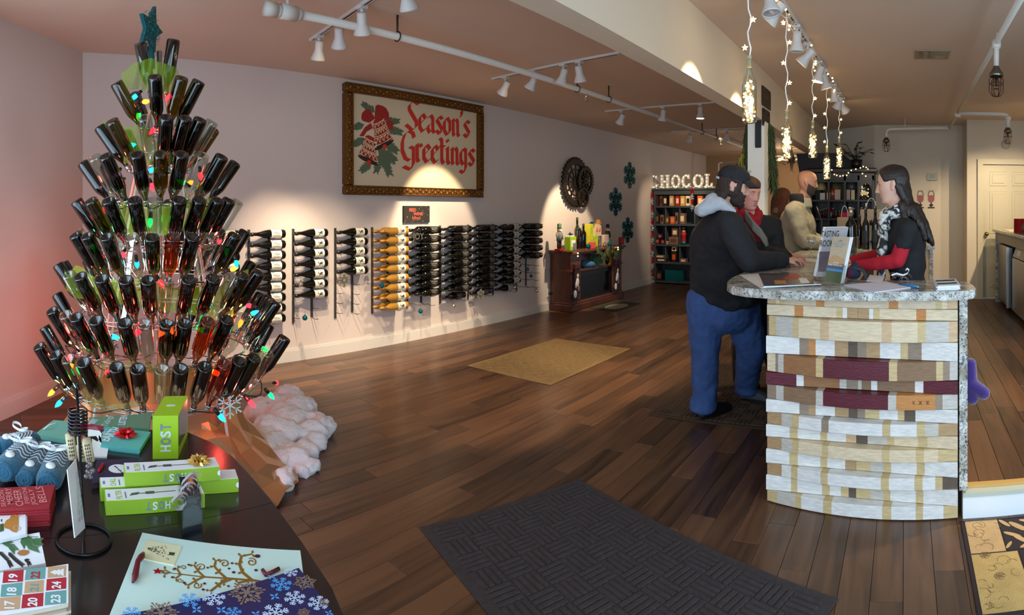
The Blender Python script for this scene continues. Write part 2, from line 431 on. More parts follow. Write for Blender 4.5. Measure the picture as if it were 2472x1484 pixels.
# door
d = tag(MB().build('door_1', MATS['door_paint']), kind='structure')
mb = MB().b2((1.185, 8.79, .15), (1.995, 8.83, 2.185))
dp = mb.build('door_panel', MATS['door_paint'], d)
for r, (z0, z1) in enumerate(((1.86, 2.08), (1.13, 1.78), (.3, .98))):
    for x0, x1 in ((1.29, 1.56), (1.64, 1.91)):
        mb = MB().b2((x0, 8.782, z0), (x1, 8.8, z1), bev=.008).b2((x0+.04, 8.774, z0+.04), (x1-.04, 8.79, z1-.04), bev=.012)
        mb.build('panel', MATS['door_paint'], d)
mb = MB(); mb.cyl((1.24, 8.79, 1.13), (1.24, 8.765, 1.13), .03, n=14); mb.cyl((1.24, 8.77, 1.13), (1.24, 8.735, 1.13), .012); mb.ball((1.24, 8.72, 1.13), .03)
mb.build('door_knob', mat('brass', (170, 140, 80), .25, 1), d)

# floor: planks one by one near the lens, joined beyond
M_floor = wood('floor_planks', (42, 29, 22), (112, 78, 53), (16, 1.1, 16), .38, .15)
fl = struct('floor', MB().b2((XW, -1.5, -.1), (2.6, 14.1, -.006)), mat('subfloor', (30, 20, 15), .8))
plat = struct('floor_platform', MB().b2((.255, 2.86, 0), (2.5, 9.4, .132)).b2((-.27, 3.3, 0), (.3, 9.4, .132)), mat('subfloor', (30, 20, 15)))
pw = .128
meshes = {}
def plank_mesh(L):
    k = round(L, 2)
    if k not in meshes:
        b = MB().b2((-pw/2+.0009, -L/2+.001, -.008), (pw/2-.0009, L/2-.001, 0), bev=.0012)
        o = b.build('plank', M_floor); meshes[k] = o.data; bpy.data.objects.remove(o)
    return meshes[k]
allp = []
rnd = random.Random(3)
i = 0; x = XW+pw/2
while x < 2.6:
    y = -1.45-rnd.random()*1.2
    while y < 13.9:
        L = rnd.choice((.9, 1.2, 1.2, 1.2)); a, b = y, y+L; y = b
        if b < -.3 and hypot(x, b) > 1.5: pass
        allp.append((x, (a+b)/2, L))
    x += pw
def inview(x, y):
    t = atan2(x, y); return -1.62 < t < .25 and y > -.4
def hidden(x, y):
    return (x > .27 and y > 2.4+0) or (-.62 < x and y > 3.2) or hypot(x, y) < 1.35 or (x < -1.2 and y < .35)
cand = sorted([p for p in allp if inview(p[0], p[1]) and not hidden(p[0], p[1]) and not (p[0] < -2.2 and p[1]+p[2]/2 < 1.0)], key=lambda p: hypot(p[0], p[1]))
near = set(cand[:225])
rest = MB()
for p in allp:
    if p in near:
        o = bpy.data.objects.new('plank', plank_mesh(p[2])); COL.objects.link(o); o.location = (p[0], p[1], 0); o.parent = fl
    elif not (p[0] > .3 and p[1] > 3.4):
        rest.b2((p[0]-pw/2+.001, p[1]-p[2]/2+.001, -.008), (p[0]+pw/2-.001, p[1]+p[2]/2-.001, 0))
tag(rest.build('planks', M_floor, fl), kind='stuff')
rest = MB(); n = 0
x = -.27+pw/2
pl = []
while x < 2.5:
    y = 2.87-rnd.random()*.9
    while y < 9.3:
        L = 1.2; a, b = max(y, 2.87 if x > .26 else 3.31), min(y+L, 9.4); y += L
        if b-a > .05: pl.append((x, (a+b)/2, b-a))
    x += pw
pl.sort(key=lambda p: hypot(p[0]-1.0, p[1]))
for k, p in enumerate(pl):
    if k < 60 and p[0] > .25 and p[0] < 1.6:
        o = bpy.data.objects.new('plank', plank_mesh(p[2])); COL.objects.link(o); o.location = (p[0], p[1], .14); o.parent = plat
    else:
        rest.b2((p[0]-pw/2+.001, p[1]-p[2]/2+.001, .132), (p[0]+pw/2-.001, p[1]+p[2]/2-.001, .14))
tag(rest.build('planks', M_floor, plat), kind='stuff')
MB().b2((.28, 2.80, 0), (2.5, 2.86, .108)).build('riser', mat('riser_white', (235, 238, 238), .5), plat)
MB().b2((.28, 2.79, .108), (2.5, 2.86, .128)).build('riser_trim', mat('riser_trim', (190, 195, 180), .5), plat)
MB().b2((.28, 2.84, .128), (2.5, 2.875, .142)).build('nosing', mat('nosing_gold', (205, 160, 90), .4), plat)
# ================================================================ rack wall: wall racks and their bottles
M_iron = mat('rack_steel', (92, 90, 90), .45, .7)
M_black_glass = mat('black_bottle_glass', (10, 11, 9), .08, spec=.6)
M_gold_glass = mat('golden_wine', (176, 128, 50), .06, spec=.6)
M_white_label = mat('label_cream', (226, 222, 206), .6)
M_ink = mat('ink_black', (22, 20, 20), .6)
M_dark_label = mat('label_black', (34, 33, 32), .55)
M_silver_ink = mat('label_silver_print', (150, 148, 140), .4)
M_foil_black = mat('foil_black', (18, 18, 20), .3)
M_foil_gold = mat('foil_gold', (196, 140, 62), .3, .4)
BL = .375; BR = .043
def bottle_profile(style, L=BL, r=BR):
    if style == 'syrah': return [(0, 0), (r*.9, .0), (r, .012), (r, L*.46), (r*.86, L*.56), (r*.52, L*.7), (r*.36, L*.8), (r*.34, L*.985), (.001, L*.985)]
    return [(0, 0), (r*.9, .0), (r*.97, .012), (r*.97, L*.6), (r*.86, L*.66), (r*.5, L*.715), (r*.36, L*.77), (r*.34, L*.985), (.001, L*.985)]
def wall_bottle(style, glass, lab, ink, foil, kind):
    """lies along local y: foot at +y, neck at -y, label towards +x"""
    M = Matrix.Rotation(pi/2, 4, 'X') @ Matrix.Translation((0, 0, -.0))
    t = thing('wine_bottle', 'x', 'bottle')
    T = Matrix.Translation((0, .0, 0)) @ M
    MB().lathe(bottle_profile(style), 16, T).build('glass', glass, t)
    MB().lathe([(BR*.39, BL*.80), (BR*.37, BL*.99), (.001, BL*.99)], 12, T).build('capsule', foil, t)
    r = BR+.0012; n = 9; vs = []; fs = []
    z0, z1 = (.045, .155) if kind != 'dark' else (.06, .17)
    for k in range(n):
        a = -1.25+2.5*k/(n-1)
        for z in (z0, z1): vs.append((r*cos(a), -z, r*sin(a)))
    for k in range(n-1): fs.append((2*k, 2*k+1, 2*k+3, 2*k+2))
    lb = MB().add(vs, fs, 0, True).build('label', lab, t)
    # the print on the label: a few curved strokes
    pr = MB(); rr = r+.0012
    def q(a0, a1, y0, y1):
        pr.add([(rr*cos(a), -y, rr*sin(a)) for a, y in ((a0, y0), (a0, y1), (a1, y1), (a1, y0))], [(0, 1, 2, 3)])
    if kind == 'figure':
        for a0, a1, y0, y1 in ((-.1, .25, .085, .1), (.15, .4, .07, .092), (-.35, .0, .1, .108), (.1, .2, .098, .125), (-.12, .05, .07, .088), (.3, .38, .11, .13)): q(a0, a1, y0, y1)
    elif kind == 'script':
        for a0, a1, y0, y1 in ((.3, .36, .06, .14), (.1, .15, .07, .12), (-.3, -.25, .06, .14), (.3, .75, .1, .104), (-.1, .5, .12, .124), (-.45, .2, .08, .084)): q(a0, a1, y0, y1)
    elif kind == 'dark':
        for a0, a1, y0, y1 in ((.55, .62, .07, .16), (-.1, .5, .09, .095), (.0, .05, .09, .15), (.05, .45, .146, .151), (-.5, -.42, .075, .155), (-.3, .2, .12, .124), (.2, .26, .1, .14), (-.4, -.1, .1, .105)): q(a0, a1, y0, y1)
    pr.build('print', ink, lb)
    return t
PROTO = dict(
    r0=wall_bottle('syrah', M_black_glass, M_white_label, M_ink, M_foil_black, 'script'),
    r1=wall_bottle('syrah', M_black_glass, M_white_label, M_ink, M_foil_black, 'figure'),
    gold=wall_bottle('bordeaux', M_gold_glass, M_white_label, M_ink, M_foil_gold, 'figure'),
    dark=wall_bottle('bordeaux', M_black_glass, M_dark_label, M_silver_ink, M_foil_black, 'dark'),
    grey=wall_bottle('syrah', M_black_glass, mat('label_grey', (176, 174, 168), .6), M_ink, M_foil_black, 'script'))
used = set()
def put(kind, x, y, z, label, group):
    p = PROTO[kind]
    if kind not in used: used.add(kind); o = p
    else: o = copy_tree(p)
    o.location = (x, y, z); o['label'] = label; o['group'] = group; return o
RPITCH = .1016; RTOP = 1.2665
ry = [1.86, 2.345, 2.83, 3.33, 3.81, 4.31, 4.83, 5.32, 5.80, 6.30]
nth = ['half hidden behind the bottle tree', 'right beside the bottle tree', 'second from the bottle tree', 'third from the tree', 'holding golden wine', 'just right of the golden one', 'second right of the golden one', 'third right of the golden one', 'second nearest the fireplace', 'nearest the fireplace']
cfg = [('r0', 4, 0), ('r0', 9, 0), ('r1', 7, 0), ('r1', 5, 0), ('gold', 9, 9), ('dark', 8, 8), ('dark', 9, 8), ('dark', 9, 8), ('grey', 9, 8), ('dark', 5, 5)]
desc = dict(r0='black bottle with cream label', r1='black bottle with figured label', gold='golden wine bottle', dark='black bottle with dark label', grey='black bottle with grey label')
rk = ['rack half behind the tree', 'rack beside the tree', 'second rack from the tree', 'third rack from the tree', 'golden rack', 'first rack after the golden', 'second rack after the golden', 'third rack after the golden', 'grey-label rack', 'rack nearest the fireplace']
for k, y0 in enumerate(ry):
    t = thing('wine_rack', 'grey steel wall wine rack, %s' % nth[k], 'wine rack', (XW, y0, 0), 0, 'wine racks along the wall')
    for s, yy in enumerate((0, .215)):
        z0, z1 = (.375, 1.31) if s == 0 else (.42, 1.27)
        MB().b2((0, yy-.012, z0), (.012, yy+.012, z1)).build('strap', M_iron, t)
    full, dbl = cfg[k][1], cfg[k][2]
    deep = .235 if dbl else .135
    for r in range(9):
        z = RTOP-r*RPITCH
        for s, yy in enumerate((0, .215)):
            mb = MB()
            for zz in (-BR*.55-.035*(s == 0)*0,):
                base = z-(.018 if s == 0 else .045)
                pts = []
                for i in range(13):
                    f = i/12; x = .01+f*deep
                    dip = abs(sin(pi*f*(2 if dbl else 1)))
                    pts.append((x, yy-.005, base+.012-.012*dip))
                mb.tube(pts, .0032, 5)
            mb.build('rod', M_iron, t)
    for r in range(full):
        z = RTOP-r*RPITCH; row = ORD[r]; ks = cfg[k][0]
        two = r < dbl
        xs = [.062, .165] if two else [.075]
        for q, x in enumerate(xs):
            where = '' if not two else (', back' if q == 0 else ', front')
            put(ks, XW+x, y0+.345+(.012 if q else 0), z, '%s, %s row, %s%s' % (desc[ks], row, rk[k], where), 'bottles in the wall racks')
# little ornaments hung on the racks
M_orn_t = mat('ornament_teal', (10, 110, 130), .15, .7)
M_orn_s = mat('ornament_silver', (200, 196, 186), .12, .9)
M_card = mat('silver_cutout', (190, 186, 172), .35, .6)
for (u, v, m, r, lab) in ((736, 767, M_orn_t, .026, 'teal ball hanging at the foot of the second full rack'), (726, 686, M_orn_s, .026, 'silver ball on sixth row of second rack from the tree'),
                      (922, 690, M_orn_t, .026, 'teal ball hanging in front of the golden bottles'), (1015, 751, M_orn_t, .026, 'teal ball below rack right of golden bottles'),
                      (1095, 738, M_orn_s, .024, 'silver ball hanging below the middle dark rack'), (1243, 693, M_orn_s, .024, 'silver ball at the foot of the grey-label rack'),
                      (1274, 650, M_orn_t, .024, 'upper teal ball on the rack nearest the fireplace'), (1282, 666, M_orn_t, .024, 'lower teal ball on the rack nearest the fireplace'),
                      (1295, 702, M_orn_s, .024, 'silver ball hanging low beside the fireplace')):
    p = onx(u, v, XW+.2)
    t = thing('ball_ornament', lab, 'ornament', p, 0, 'ball ornaments on the racks')
    MB().ball((0, 0, 0), r, 12, 8).build('ball', m, t)
    mb = MB(); mb.cyl((0, 0, r*.9), (0, 0, r*1.25), r*.25, n=8); mb.tube([(0, 0, r*1.2), (.004, 0, r*1.9), (0, 0, r*2.6)], .0015, 4); mb.build('hook', M_iron, t)
def snow_deco(name, p, R, n, m, label, group=None, thick=.01, facing='x', squash=1):
    F = frame(p, (0, 1, 0), (0, 0, 1)) if facing == 'x' else frame(p, (1, 0, 0), (0, 0, 1))
    mb = MB()
    for i in range(6):
        a = pi/2+i*pi/3
        def pt(r, off): return (R*(r*cos(a)-off*sin(a)), R*(r*sin(a)+off*cos(a)))
        for pts, wd in (([pt(0, 0), pt(1, 0)], .13), ([pt(.45, 0), pt(.72, .25)], .12), ([pt(.45, 0), pt(.72, -.25)], .12), ([pt(.7, 0), pt(.92, .2)], .12), ([pt(.7, 0), pt(.92, -.2)], .12), ([pt(.2, 0), pt(.4, .24)], .14), ([pt(.2, 0), pt(.4, -.24)], .14)):
            for q in pen(pts, wd*R): mb.prism(q, 0, thick, F)
        for r, o in ((1, 0), (.72, .25), (.72, -.25), (.92, .2), (.92, -.2), (.4, .24), (.4, -.24)):
            c = pt(r, o); mb.prism(disc(c[0], c[1], R*.085, n=8), 0, thick*1.1, F)
    mb.prism(disc(0, 0, R*.2, n=12), 0, thick*1.15, F)
    return tag(mb.build(name, m, loc=p), label, 'decoration', group)
for (u, v, R, lab) in ((1013, 572, .05, 'silver word Joy hung on the top row'),):
    t = thing('joy_ornament', 'silver JOY word ornament hung right of golden bottles', 'ornament', onx(u, v, XW+.22))
    F = frame(onx(u-17, v+12, XW+.22), (0, 1, 0), (0, 0, 1)); mb = MB(); words(mb, 'JOY', F, 0, 0, w=.17, h=.1, bold=.02); mb.build('letters', M_orn_s, t, world=True)
snow_deco('snowflake_ornament', onx(830, 676, XW+.16), .07, 6, M_card, 'silver snowflake hung under the five-bottle rack', 'snowflakes on the racks')
snow_deco('snowflake_ornament', onx(1160, 711, XW+.2), .065, 6, M_card, 'silver snowflake at the foot of the third dark rack', 'snowflakes on the racks')

# ================================================================ framed greeting
t = thing('framed_picture', 'large gilt-framed Season\'s Greetings picture with red bells', 'picture', (XW, 4.49, 2.24))
FX = XW+.05; y0, y1, z0, z1 = 3.42, 5.55, 1.655, 2.825; fw = .1
M_gilt = mat('gilt_frame', (122, 84, 38), .38, .75, bump=.9, bscale=55, var=.35, vscale=60)
for nm, a in (('frame_rail', ((y0, z1-fw), (y1, z1))), ('frame_rail', ((y0, z0), (y1, z0+fw))), ('frame_rail', ((y0, z0+fw), (y0+fw, z1-fw))), ('frame_rail', ((y1-fw, z0+fw), (y1, z1-fw)))):
    (a0, b0), (a1, b1) = a
    mb = MB().b2((XW, a0, b0), (FX+.012, a1, b1), bev=.012)
    # outer bead and inner fillet, then a row of carved lumps
    hor = (a1-a0) > (b1-b0)
    if hor:
        mb.b2((FX, a0, (b0 if b0 > 2 else b0)), (FX+.022, a1, b0+.018), bev=.006); mb.b2((FX, a0, b1-.018), (FX+.022, a1, b1), bev=.006)
        n = 44
        for i in range(n): mb.ball((FX+.012, a0+(i+.5)/n*(a1-a0), (b0+b1)/2+(.012 if i % 2 else -.012)), (.012, .02, .026), 6, 4)
    else:
        mb.b2((FX, a0, b0), (FX+.022, a0+.018, b1), bev=.006); mb.b2((FX, a1-.018, b0), (FX+.022, a1, b1), bev=.006)
        n = 20
        for i in range(n): mb.ball((FX+.012, (a0+a1)/2+(.012 if i % 2 else -.012), b0+(i+.5)/n*(b1-b0)), (.012, .026, .02), 6, 4)
    mb.build(nm, M_gilt, t, world=True)
mb = MB().b2((XW, y0+fw-.01, z0+fw-.01), (XW+.03, y1-fw+.01, z1-fw+.01))
cv = mb.build('canvas', mat('canvas_cream', (206, 190, 160), .8), t, world=True)
PX = XW+.032
def Z(px, py): p = onx(820+px/4.639, 180+py/4.639, PX); return (p.y, p.z)
FP = frame((PX, 0, 0), (0, 1, 0), (0, 0, 1))
M_red = mat('print_red', (196, 44, 26), .6); M_dred = mat('print_dark_red', (150, 24, 24), .6); M_green = mat('print_fir', (84, 100, 76), .7); M_cream = mat('print_cream', (218, 196, 158), .7); M_bk = mat('print_black', (44, 28, 22), .7)
GL = {
 'S': (.98, [[(.98, 1.46), (.62, 1.62), (.26, 1.34), (.26, 1.12), (.82, .52), (.82, .26), (.5, .03), (.0, .3)]]),
 'G': (1.02, [[(.95, 1.28), (.86, 1.52), (.55, 1.62), (.25, 1.4), (.08, 1.0), (.08, .55), (.3, .15), (.6, .05), (.9, .25)], [(.62, .78), (.9, .72), (.9, -.12), (.66, -.42), (.16, -.28)]]),
 'e': (.66, [[(.34, .98), (.11, .75), (.11, .25), (.34, .02), (.58, .24)], [(.34, .98), (.57, .78), (.16, .45)]]),
 'a': (.74, [[(.1, .78), (.35, .99), (.52, .82), (.52, .18), (.66, .04)], [(.5, .58), (.2, .45), (.1, .25), (.26, .02), (.5, .22)]]),
 's': (.66, [[(.6, .86), (.36, 1.0), (.13, .76), (.56, .32), (.36, .02), (.08, .2)]]),
 'o': (.74, [[(.35, .99), (.11, .75), (.11, .25), (.35, .01), (.6, .25), (.6, .75), (.35, .99)]]),
 'n': (.78, [[(.02, .84), (.16, .98), (.16, .14), (.24, .02)], [(.16, .78), (.42, .99), (.56, .82), (.56, .16), (.68, .02)]]),
 "'": (.28, [[(.12, 1.5), (.18, 1.36), (.06, 1.16)]]),
 'r': (.56, [[(.02, .84), (.16, .98), (.16, .16), (.28, .02)], [(.16, .78), (.36, .98), (.5, .84)]]),
 't': (.54, [[(.06, 1.42), (.22, 1.3), (.22, .22), (.36, .02), (.5, .14)], [(.02, .98), (.46, .98)]]),
 'i': (.4, [[(.02, .84), (.16, .98), (.16, .18), (.3, .02)], [(.1, 1.38), (.2, 1.26)]]),
 'g': (.72, [[(.52, .86), (.34, .99), (.11, .76), (.11, .3), (.3, .04), (.54, .26)], [(.54, .98), (.54, -.12), (.34, -.42), (.02, -.3)]])}
def blackletter(s, ya, yb, z, xh):
    W = sum(GL[c][0] for c in s); sx = (yb-ya)/W; x = ya; P = []
    for c in s:
        for st in GL[c][1]:
            # round the polyline a little
            pts = [st[0]]
            for a, b in zip(st, st[1:]): pts += [(a[0]+(b[0]-a[0])*f, a[1]+(b[1]-a[1])*f) for f in (.5, 1)]
            P += pen([(x+a*sx, z+b*xh) for a, b in pts], .30*sx, radians(32))
        x += GL[c][0]*sx
    return P
mb = MB(); flat(mb, blackletter("Season's", 4.27, 5.33, 2.395, .215), FP, .001); flat(mb, blackletter('Greetings', 4.20, 5.42, 2.045, .215), FP, .001)
mb.build('lettering', M_red, cv, world=True)
mb = MB(); rr = random.Random(5)
def sprig(x0, y0_, x1, y1_, w):
    P = []
    n = 26
    for i in range(n):
        f = i/n; cx, cy = x0+(x1-x0)*f, y0_+(y1_-y0_)*f; L = hypot(x1-x0, y1_-y0_); dx, dy = (x1-x0)/L, (y1_-y0_)/L
        for s in (-1, 1):
            l = w*(1-.5*f)*(.7+.5*rr.random()); ex, ey = cx+(dx*.75-dy*s*.66)*l, cy+(dy*.75+dx*s*.66)*l
            a, b = Z(cx, cy), Z(ex, ey); P += pen([a, b], .008)
    return P
for a in ((390, 420, 255, 325, 60), (520, 520, 660, 520, 60), (540, 600, 690, 650, 70), (270, 560, 170, 590, 60), (290, 720, 160, 780, 70), (520, 780, 640, 860, 75), (470, 860, 620, 970, 90), (480, 880, 560, 1120, 90), (450, 900, 410, 1090, 75), (350, 990, 240, 1080, 70), (430, 840, 560, 940, 90)):
    flat(mb, sprig(*a), FP, .0006)
tag(mb.build('fir_sprigs', M_green, cv, world=True), kind='stuff')
ZZ = lambda pts: [Z(*p) for p in pts]
mb = MB()
flat(mb, [ZZ([(400, 490), (330, 385), (290, 390), (250, 430), (240, 490), (260, 520), (330, 540)]), ZZ([(390, 490), (400, 350), (430, 335), (480, 350), (520, 375), (550, 430), (555, 500), (480, 520)]), ZZ([(350, 540), (280, 590), (220, 690), (270, 690), (300, 640), (370, 600)]), ZZ([(490, 520), (560, 510), (610, 545), (590, 580), (600, 630), (555, 610), (510, 560)])], FP, .0012)
mb.build('bow', M_dred, cv, world=True)
def bell(top, mid, lip0, lip1, w):
    L0, L1 = Vector(lip0), Vector(lip1); T = Vector(top); M_ = (L0+L1)/2; ax = (T-M_); pr = (L1-L0)/2
    def q(s, f): # s -1..1 across, f 0 (lip) .. 1 (top)
        k = (1-.34*min(1, f*2.2)) if f < .45 else (.66-.12*(f-.45)) if f < .75 else .62*sqrt(max(0, 1-((f-.75)/.27)**2))
        p = M_+ax*f+pr*s*k; return (p.x, p.y)
    return q
for nm, args in (('bell', ((425, 480), 0, (385, 845), (605, 735), 0)), ('bell', ((350, 690), 0, (203, 905), (432, 1015), 0))):
    q = bell(*args); mb = MB()
    out = [q(-1, f/16) for f in range(17)]+[q(1, f/16) for f in range(16, -1, -1)]
    flat(mb, [ZZ(out)], FP, .0016); ob = mb.build(nm, M_dred, cv, world=True)
    mb = MB()
    for f in (.06, .13, .36, .42, .62, .68, .86):
        flat(mb, pen(ZZ([q(s/6, f-.05*(1-(s/6)**2)) for s in range(-6, 7)]), .009), FP, .0022)
    for f0, f1, n in ((.14, .34, 9), (.45, .6, 10), (.7, .84, 7)):
        flat(mb, pen(ZZ([q(-1+2*i/n, (f0 if i % 2 else f1)) for i in range(n+1)]), .008), FP, .0022)
    mb.build('pattern', M_cream, ob, world=True) if False else mb.build('bell_pattern', M_cream, cv, world=True)
    a, b = Vector(args[2]), Vector(args[3]); c = (a+b)/2; d_ = b-a; rot = atan2(-d_.y, d_.x)
    pts = []
    for i in range(16):
        k = 2*pi*i/16; e = d_.normalized(); nn = Vector((-e.y, e.x)); p = c+e*cos(k)*d_.length*.49+nn*sin(k)*26; pts.append((p.x, p.y))
    flat(MB(), [], FP); mb = MB(); flat(mb, [ZZ(pts)], FP, .0026); mb.build('bell_mouth', M_bk, cv, world=True)
    mb = MB(); k = c+Vector((-.0, 1)).normalized()*22+d_.normalized()*8
    flat(mb, [ZZ(disc(k.x, k.y, 24, 30))], FP, .0034); mb.build('clapper', M_red, cv, world=True)

# small sign
p0 = onx(972, 538, XW); p1 = onx(1037, 497, XW+.02)
t = thing('wall_sign', 'small black Red Wine Blend sign below the framed picture', 'sign', (XW, p0.y, p0.z))
MB().b2((XW, p0.y, p0.z), (XW+.022, p1.y, p1.z)).build('board', mat('chalkboard', (34, 30, 26), .8), t, world=True)
F = frame((XW+.0225, 0, 0), (0, 1, 0), (0, 0, 1)); w_ = p1.y-p0.y; h_ = p1.z-p0.z; mb = MB()
words(mb, 'RED', F, p0.y+.2*w_, p0.z+.66*h_, w=.26*w_, h=.2*h_, bold=.03)
words(mb, 'WINE', F, p0.y+.36*w_, p0.z+.44*h_, w=.36*w_, h=.18*h_, bold=.03)
words(mb, 'blend', F, p0.y+.32*w_, p0.z+.2*h_, w=.3*w_, h=.19*h_, bold=.0)
mb.build('lettering', mat('chalk_red', (226, 84, 62), .8), t, world=True)
mb = MB()
for i in range(22): flat(mb, [disc(p0.y+rr.random()*w_, p0.z+rr.random()*h_, .0035, n=6)], F, .0004)
tag(mb.build('dots', M_cream, t, world=True), kind='stuff')

# gear art
M_gear = mat('gear_iron', (44, 32, 22), .5, .6, bump=.3, bscale=60)
t = thing('gear_wall_art', 'dark metal wall art of three toothed wheels over the fireplace', 'wall art', onx(1395, 450, XW))
for (u, v, R, teeth, off) in ((1388, 440, .4, 34, 0), (1409, 437, .245, 26, .02), (1402, 476, .165, 20, .03)):
    c = onx(u, v, XW+.04); F = frame(c, (0, 1, 0), (0, 0, 1)); mb = MB()
    def ring(r0, r1, z0_, z1_, n=40):
        for i in range(n):
            a, b = 2*pi*i/n, 2*pi*(i+1)/n
            mb.prism([(r0*cos(a), r0*sin(a)), (r1*cos(a), r1*sin(a)), (r1*cos(b), r1*sin(b)), (r0*cos(b), r0*sin(b))], z0_, z1_, F)
    ring(R*.72, R*.93, off, off+.03)
    for i in range(teeth):
        a = 2*pi*i/teeth; h = pi/teeth*.55
        mb.prism([(R*.92*cos(a-h), R*.92*sin(a-h)), (R*cos(a-h*.7), R*sin(a-h*.7)), (R*cos(a+h*.7), R*sin(a+h*.7)), (R*.92*cos(a+h), R*.92*sin(a+h))], off, off+.03, F)
    wh = mb.build('gear_wheel', M_gear, t, world=True)
    mb = MB(); ring(R*.08, R*.2, off+.004, off+.026, 20)
    ns = 12 if R > .3 else 10
    for i in range(ns):
        a = 2*pi*i/ns
        for q in pen([(R*.18*cos(a), R*.18*sin(a)), (R*.74*cos(a), R*.74*sin(a))], R*.05): mb.prism(q, off+.008, off+.022, F)
    if R > .3: ring(R*.5, R*.55, off+.006, off+.024)
    mb.build('spokes', M_gear, wh, world=True)
# teal snowflakes on the wall
M_flake = mat('teal_glitter', (24, 104, 110), .35, .5, bump=.8, bscale=300)
for (u, v, R, lab) in ((1520, 423, .235, 'teal glitter snowflake on the wall, the highest of three'), (1486, 487, .24, 'teal glitter snowflake on the wall, the middle one of three'), (1515, 555, .225, 'teal glitter snowflake on the wall, the lowest of three')):
    snow_deco('wall_snowflake', onx(u, v, XW+.005), R, 6, M_flake, lab, 'teal snowflakes on the wall')
# outlet and plug
p = onx(1323, 707, XW); t = thing('wall_outlet', 'white wall outlet plate with black plug beside the fireplace', 'outlet', p)
MB().box((.004, 0, 0), (.008, .08, .12), bev=.003).build('plate', mat('plastic_white', (225, 222, 214), .4), t)
mb = MB(); mb.cyl((.008, .02, -.01), (.05, .02, -.01), .016); mb.tube([(.04, .02, -.01), (.06, .06, -.02), (.05, .2, -.06)], .005, 6); mb.build('plug', M_foil_black, t)
# ================================================================ the bottle tree
TC = at(385, 500, 3.3); TC.z = 0; TD = 3.3
te = Vector((TC.x, TC.y, 0)).normalized(); tr = Vector((te.y, -te.x, 0))
def tdir(phi): return -te*cos(phi)+tr*sin(phi)
M_chrome = mat('tree_chrome', (190, 190, 192), .22, .95)
tree = thing('bottle_tree', 'tall silver wire tree stand hung with tiers of empty bottles', 'christmas tree', TC)
TIER = [(.04, 2.153, 12), (.10, 1.947, 33), (.165, 1.73, 35), (.275, 1.534, 36), (.30, 1.303, 34), (.35, 1.123, 34), (.435, .928, 34), (.485, .736, 34), (.54, .54, 33)]
MB().cyl((0, 0, .1), (0, 0, 2.4), .016, n=10).build('pole', M_chrome, tree)
for R, z, t in TIER:
    mb = MB()
    for dz, r in ((.0, R+.012), (-.022, R+.0)): mb.tube([(r*cos(a*pi/16), r*sin(a*pi/16), z+dz) for a in range(32)], .0042, 6, closed=True)
    mb.build('ring', M_chrome, tree)
for k in range(4):
    a = pi/2*k+.5; mb = MB(); mb.tube([(.54*cos(a), .54*sin(a), .1), (.30*cos(a), .30*sin(a), 1.3), (.03*cos(a), .03*sin(a), 2.2)], .009, 6); mb.build('strut', mat('strut_pale', (206, 196, 180), .5), tree)
M_led = glow('led_white', (225, 240, 255), 14)
for u, v0, v1, d in ((314, 582, 690, 3.15), (300, 735, 800, 3.1)):
    p, q = at(u+4, v0, d), at(u-8, v1, d); mb = MB(); mb.cyl(p, q, .011, n=8); mb.build('light_tube', M_led, tree, world=True)
light('tree_led_light', 'POINT', at(345, 640, 3.2), 5, (.85, .93, 1), shadow_soft_size=.05)
# bottles
KIND = {'d': ('dark', thin_glass('glass_dark_olive', (58, 50, 22), .11)), 'g': ('green', thin_glass('glass_bottle_green', (74, 88, 30), .11)), 'y': ('olive-yellow', thin_glass('glass_yellow_green', (150, 132, 34), .1)),
        'a': ('amber', thin_glass('glass_amber', (196, 112, 26), .1)), 'c': ('clear', thin_glass('glass_clear', (226, 232, 226), .14))}
TP = {}
def tree_bottle(k):
    if k in TP: return copy_tree(TP[k])
    nm, m = KIND[k]; r, L = .0375, .298
    t = bpy.data.objects.new('empty_bottle', None); COL.objects.link(t); t.empty_display_size = .1
    pr = [(0, .028), (r*.45, .02), (r*.72, .004), (r*.88, 0), (r*.98, .006), (r, .02), (r, L*.58), (r*.93, L*.66), (r*.62, L*.76), (r*.42, L*.84), (r*.37, L*.9), (r*.36, L)]
    MB().lathe(pr, 18, caps=False).build('glass', m, t)
    MB().lathe([(r*.40, L*.925), (r*.46, L*.93), (r*.46, L*1.04), (r*.3, L*1.04)], 12, caps=False).build('neck_collar', M_chrome, t)
    TP[k] = t; return t
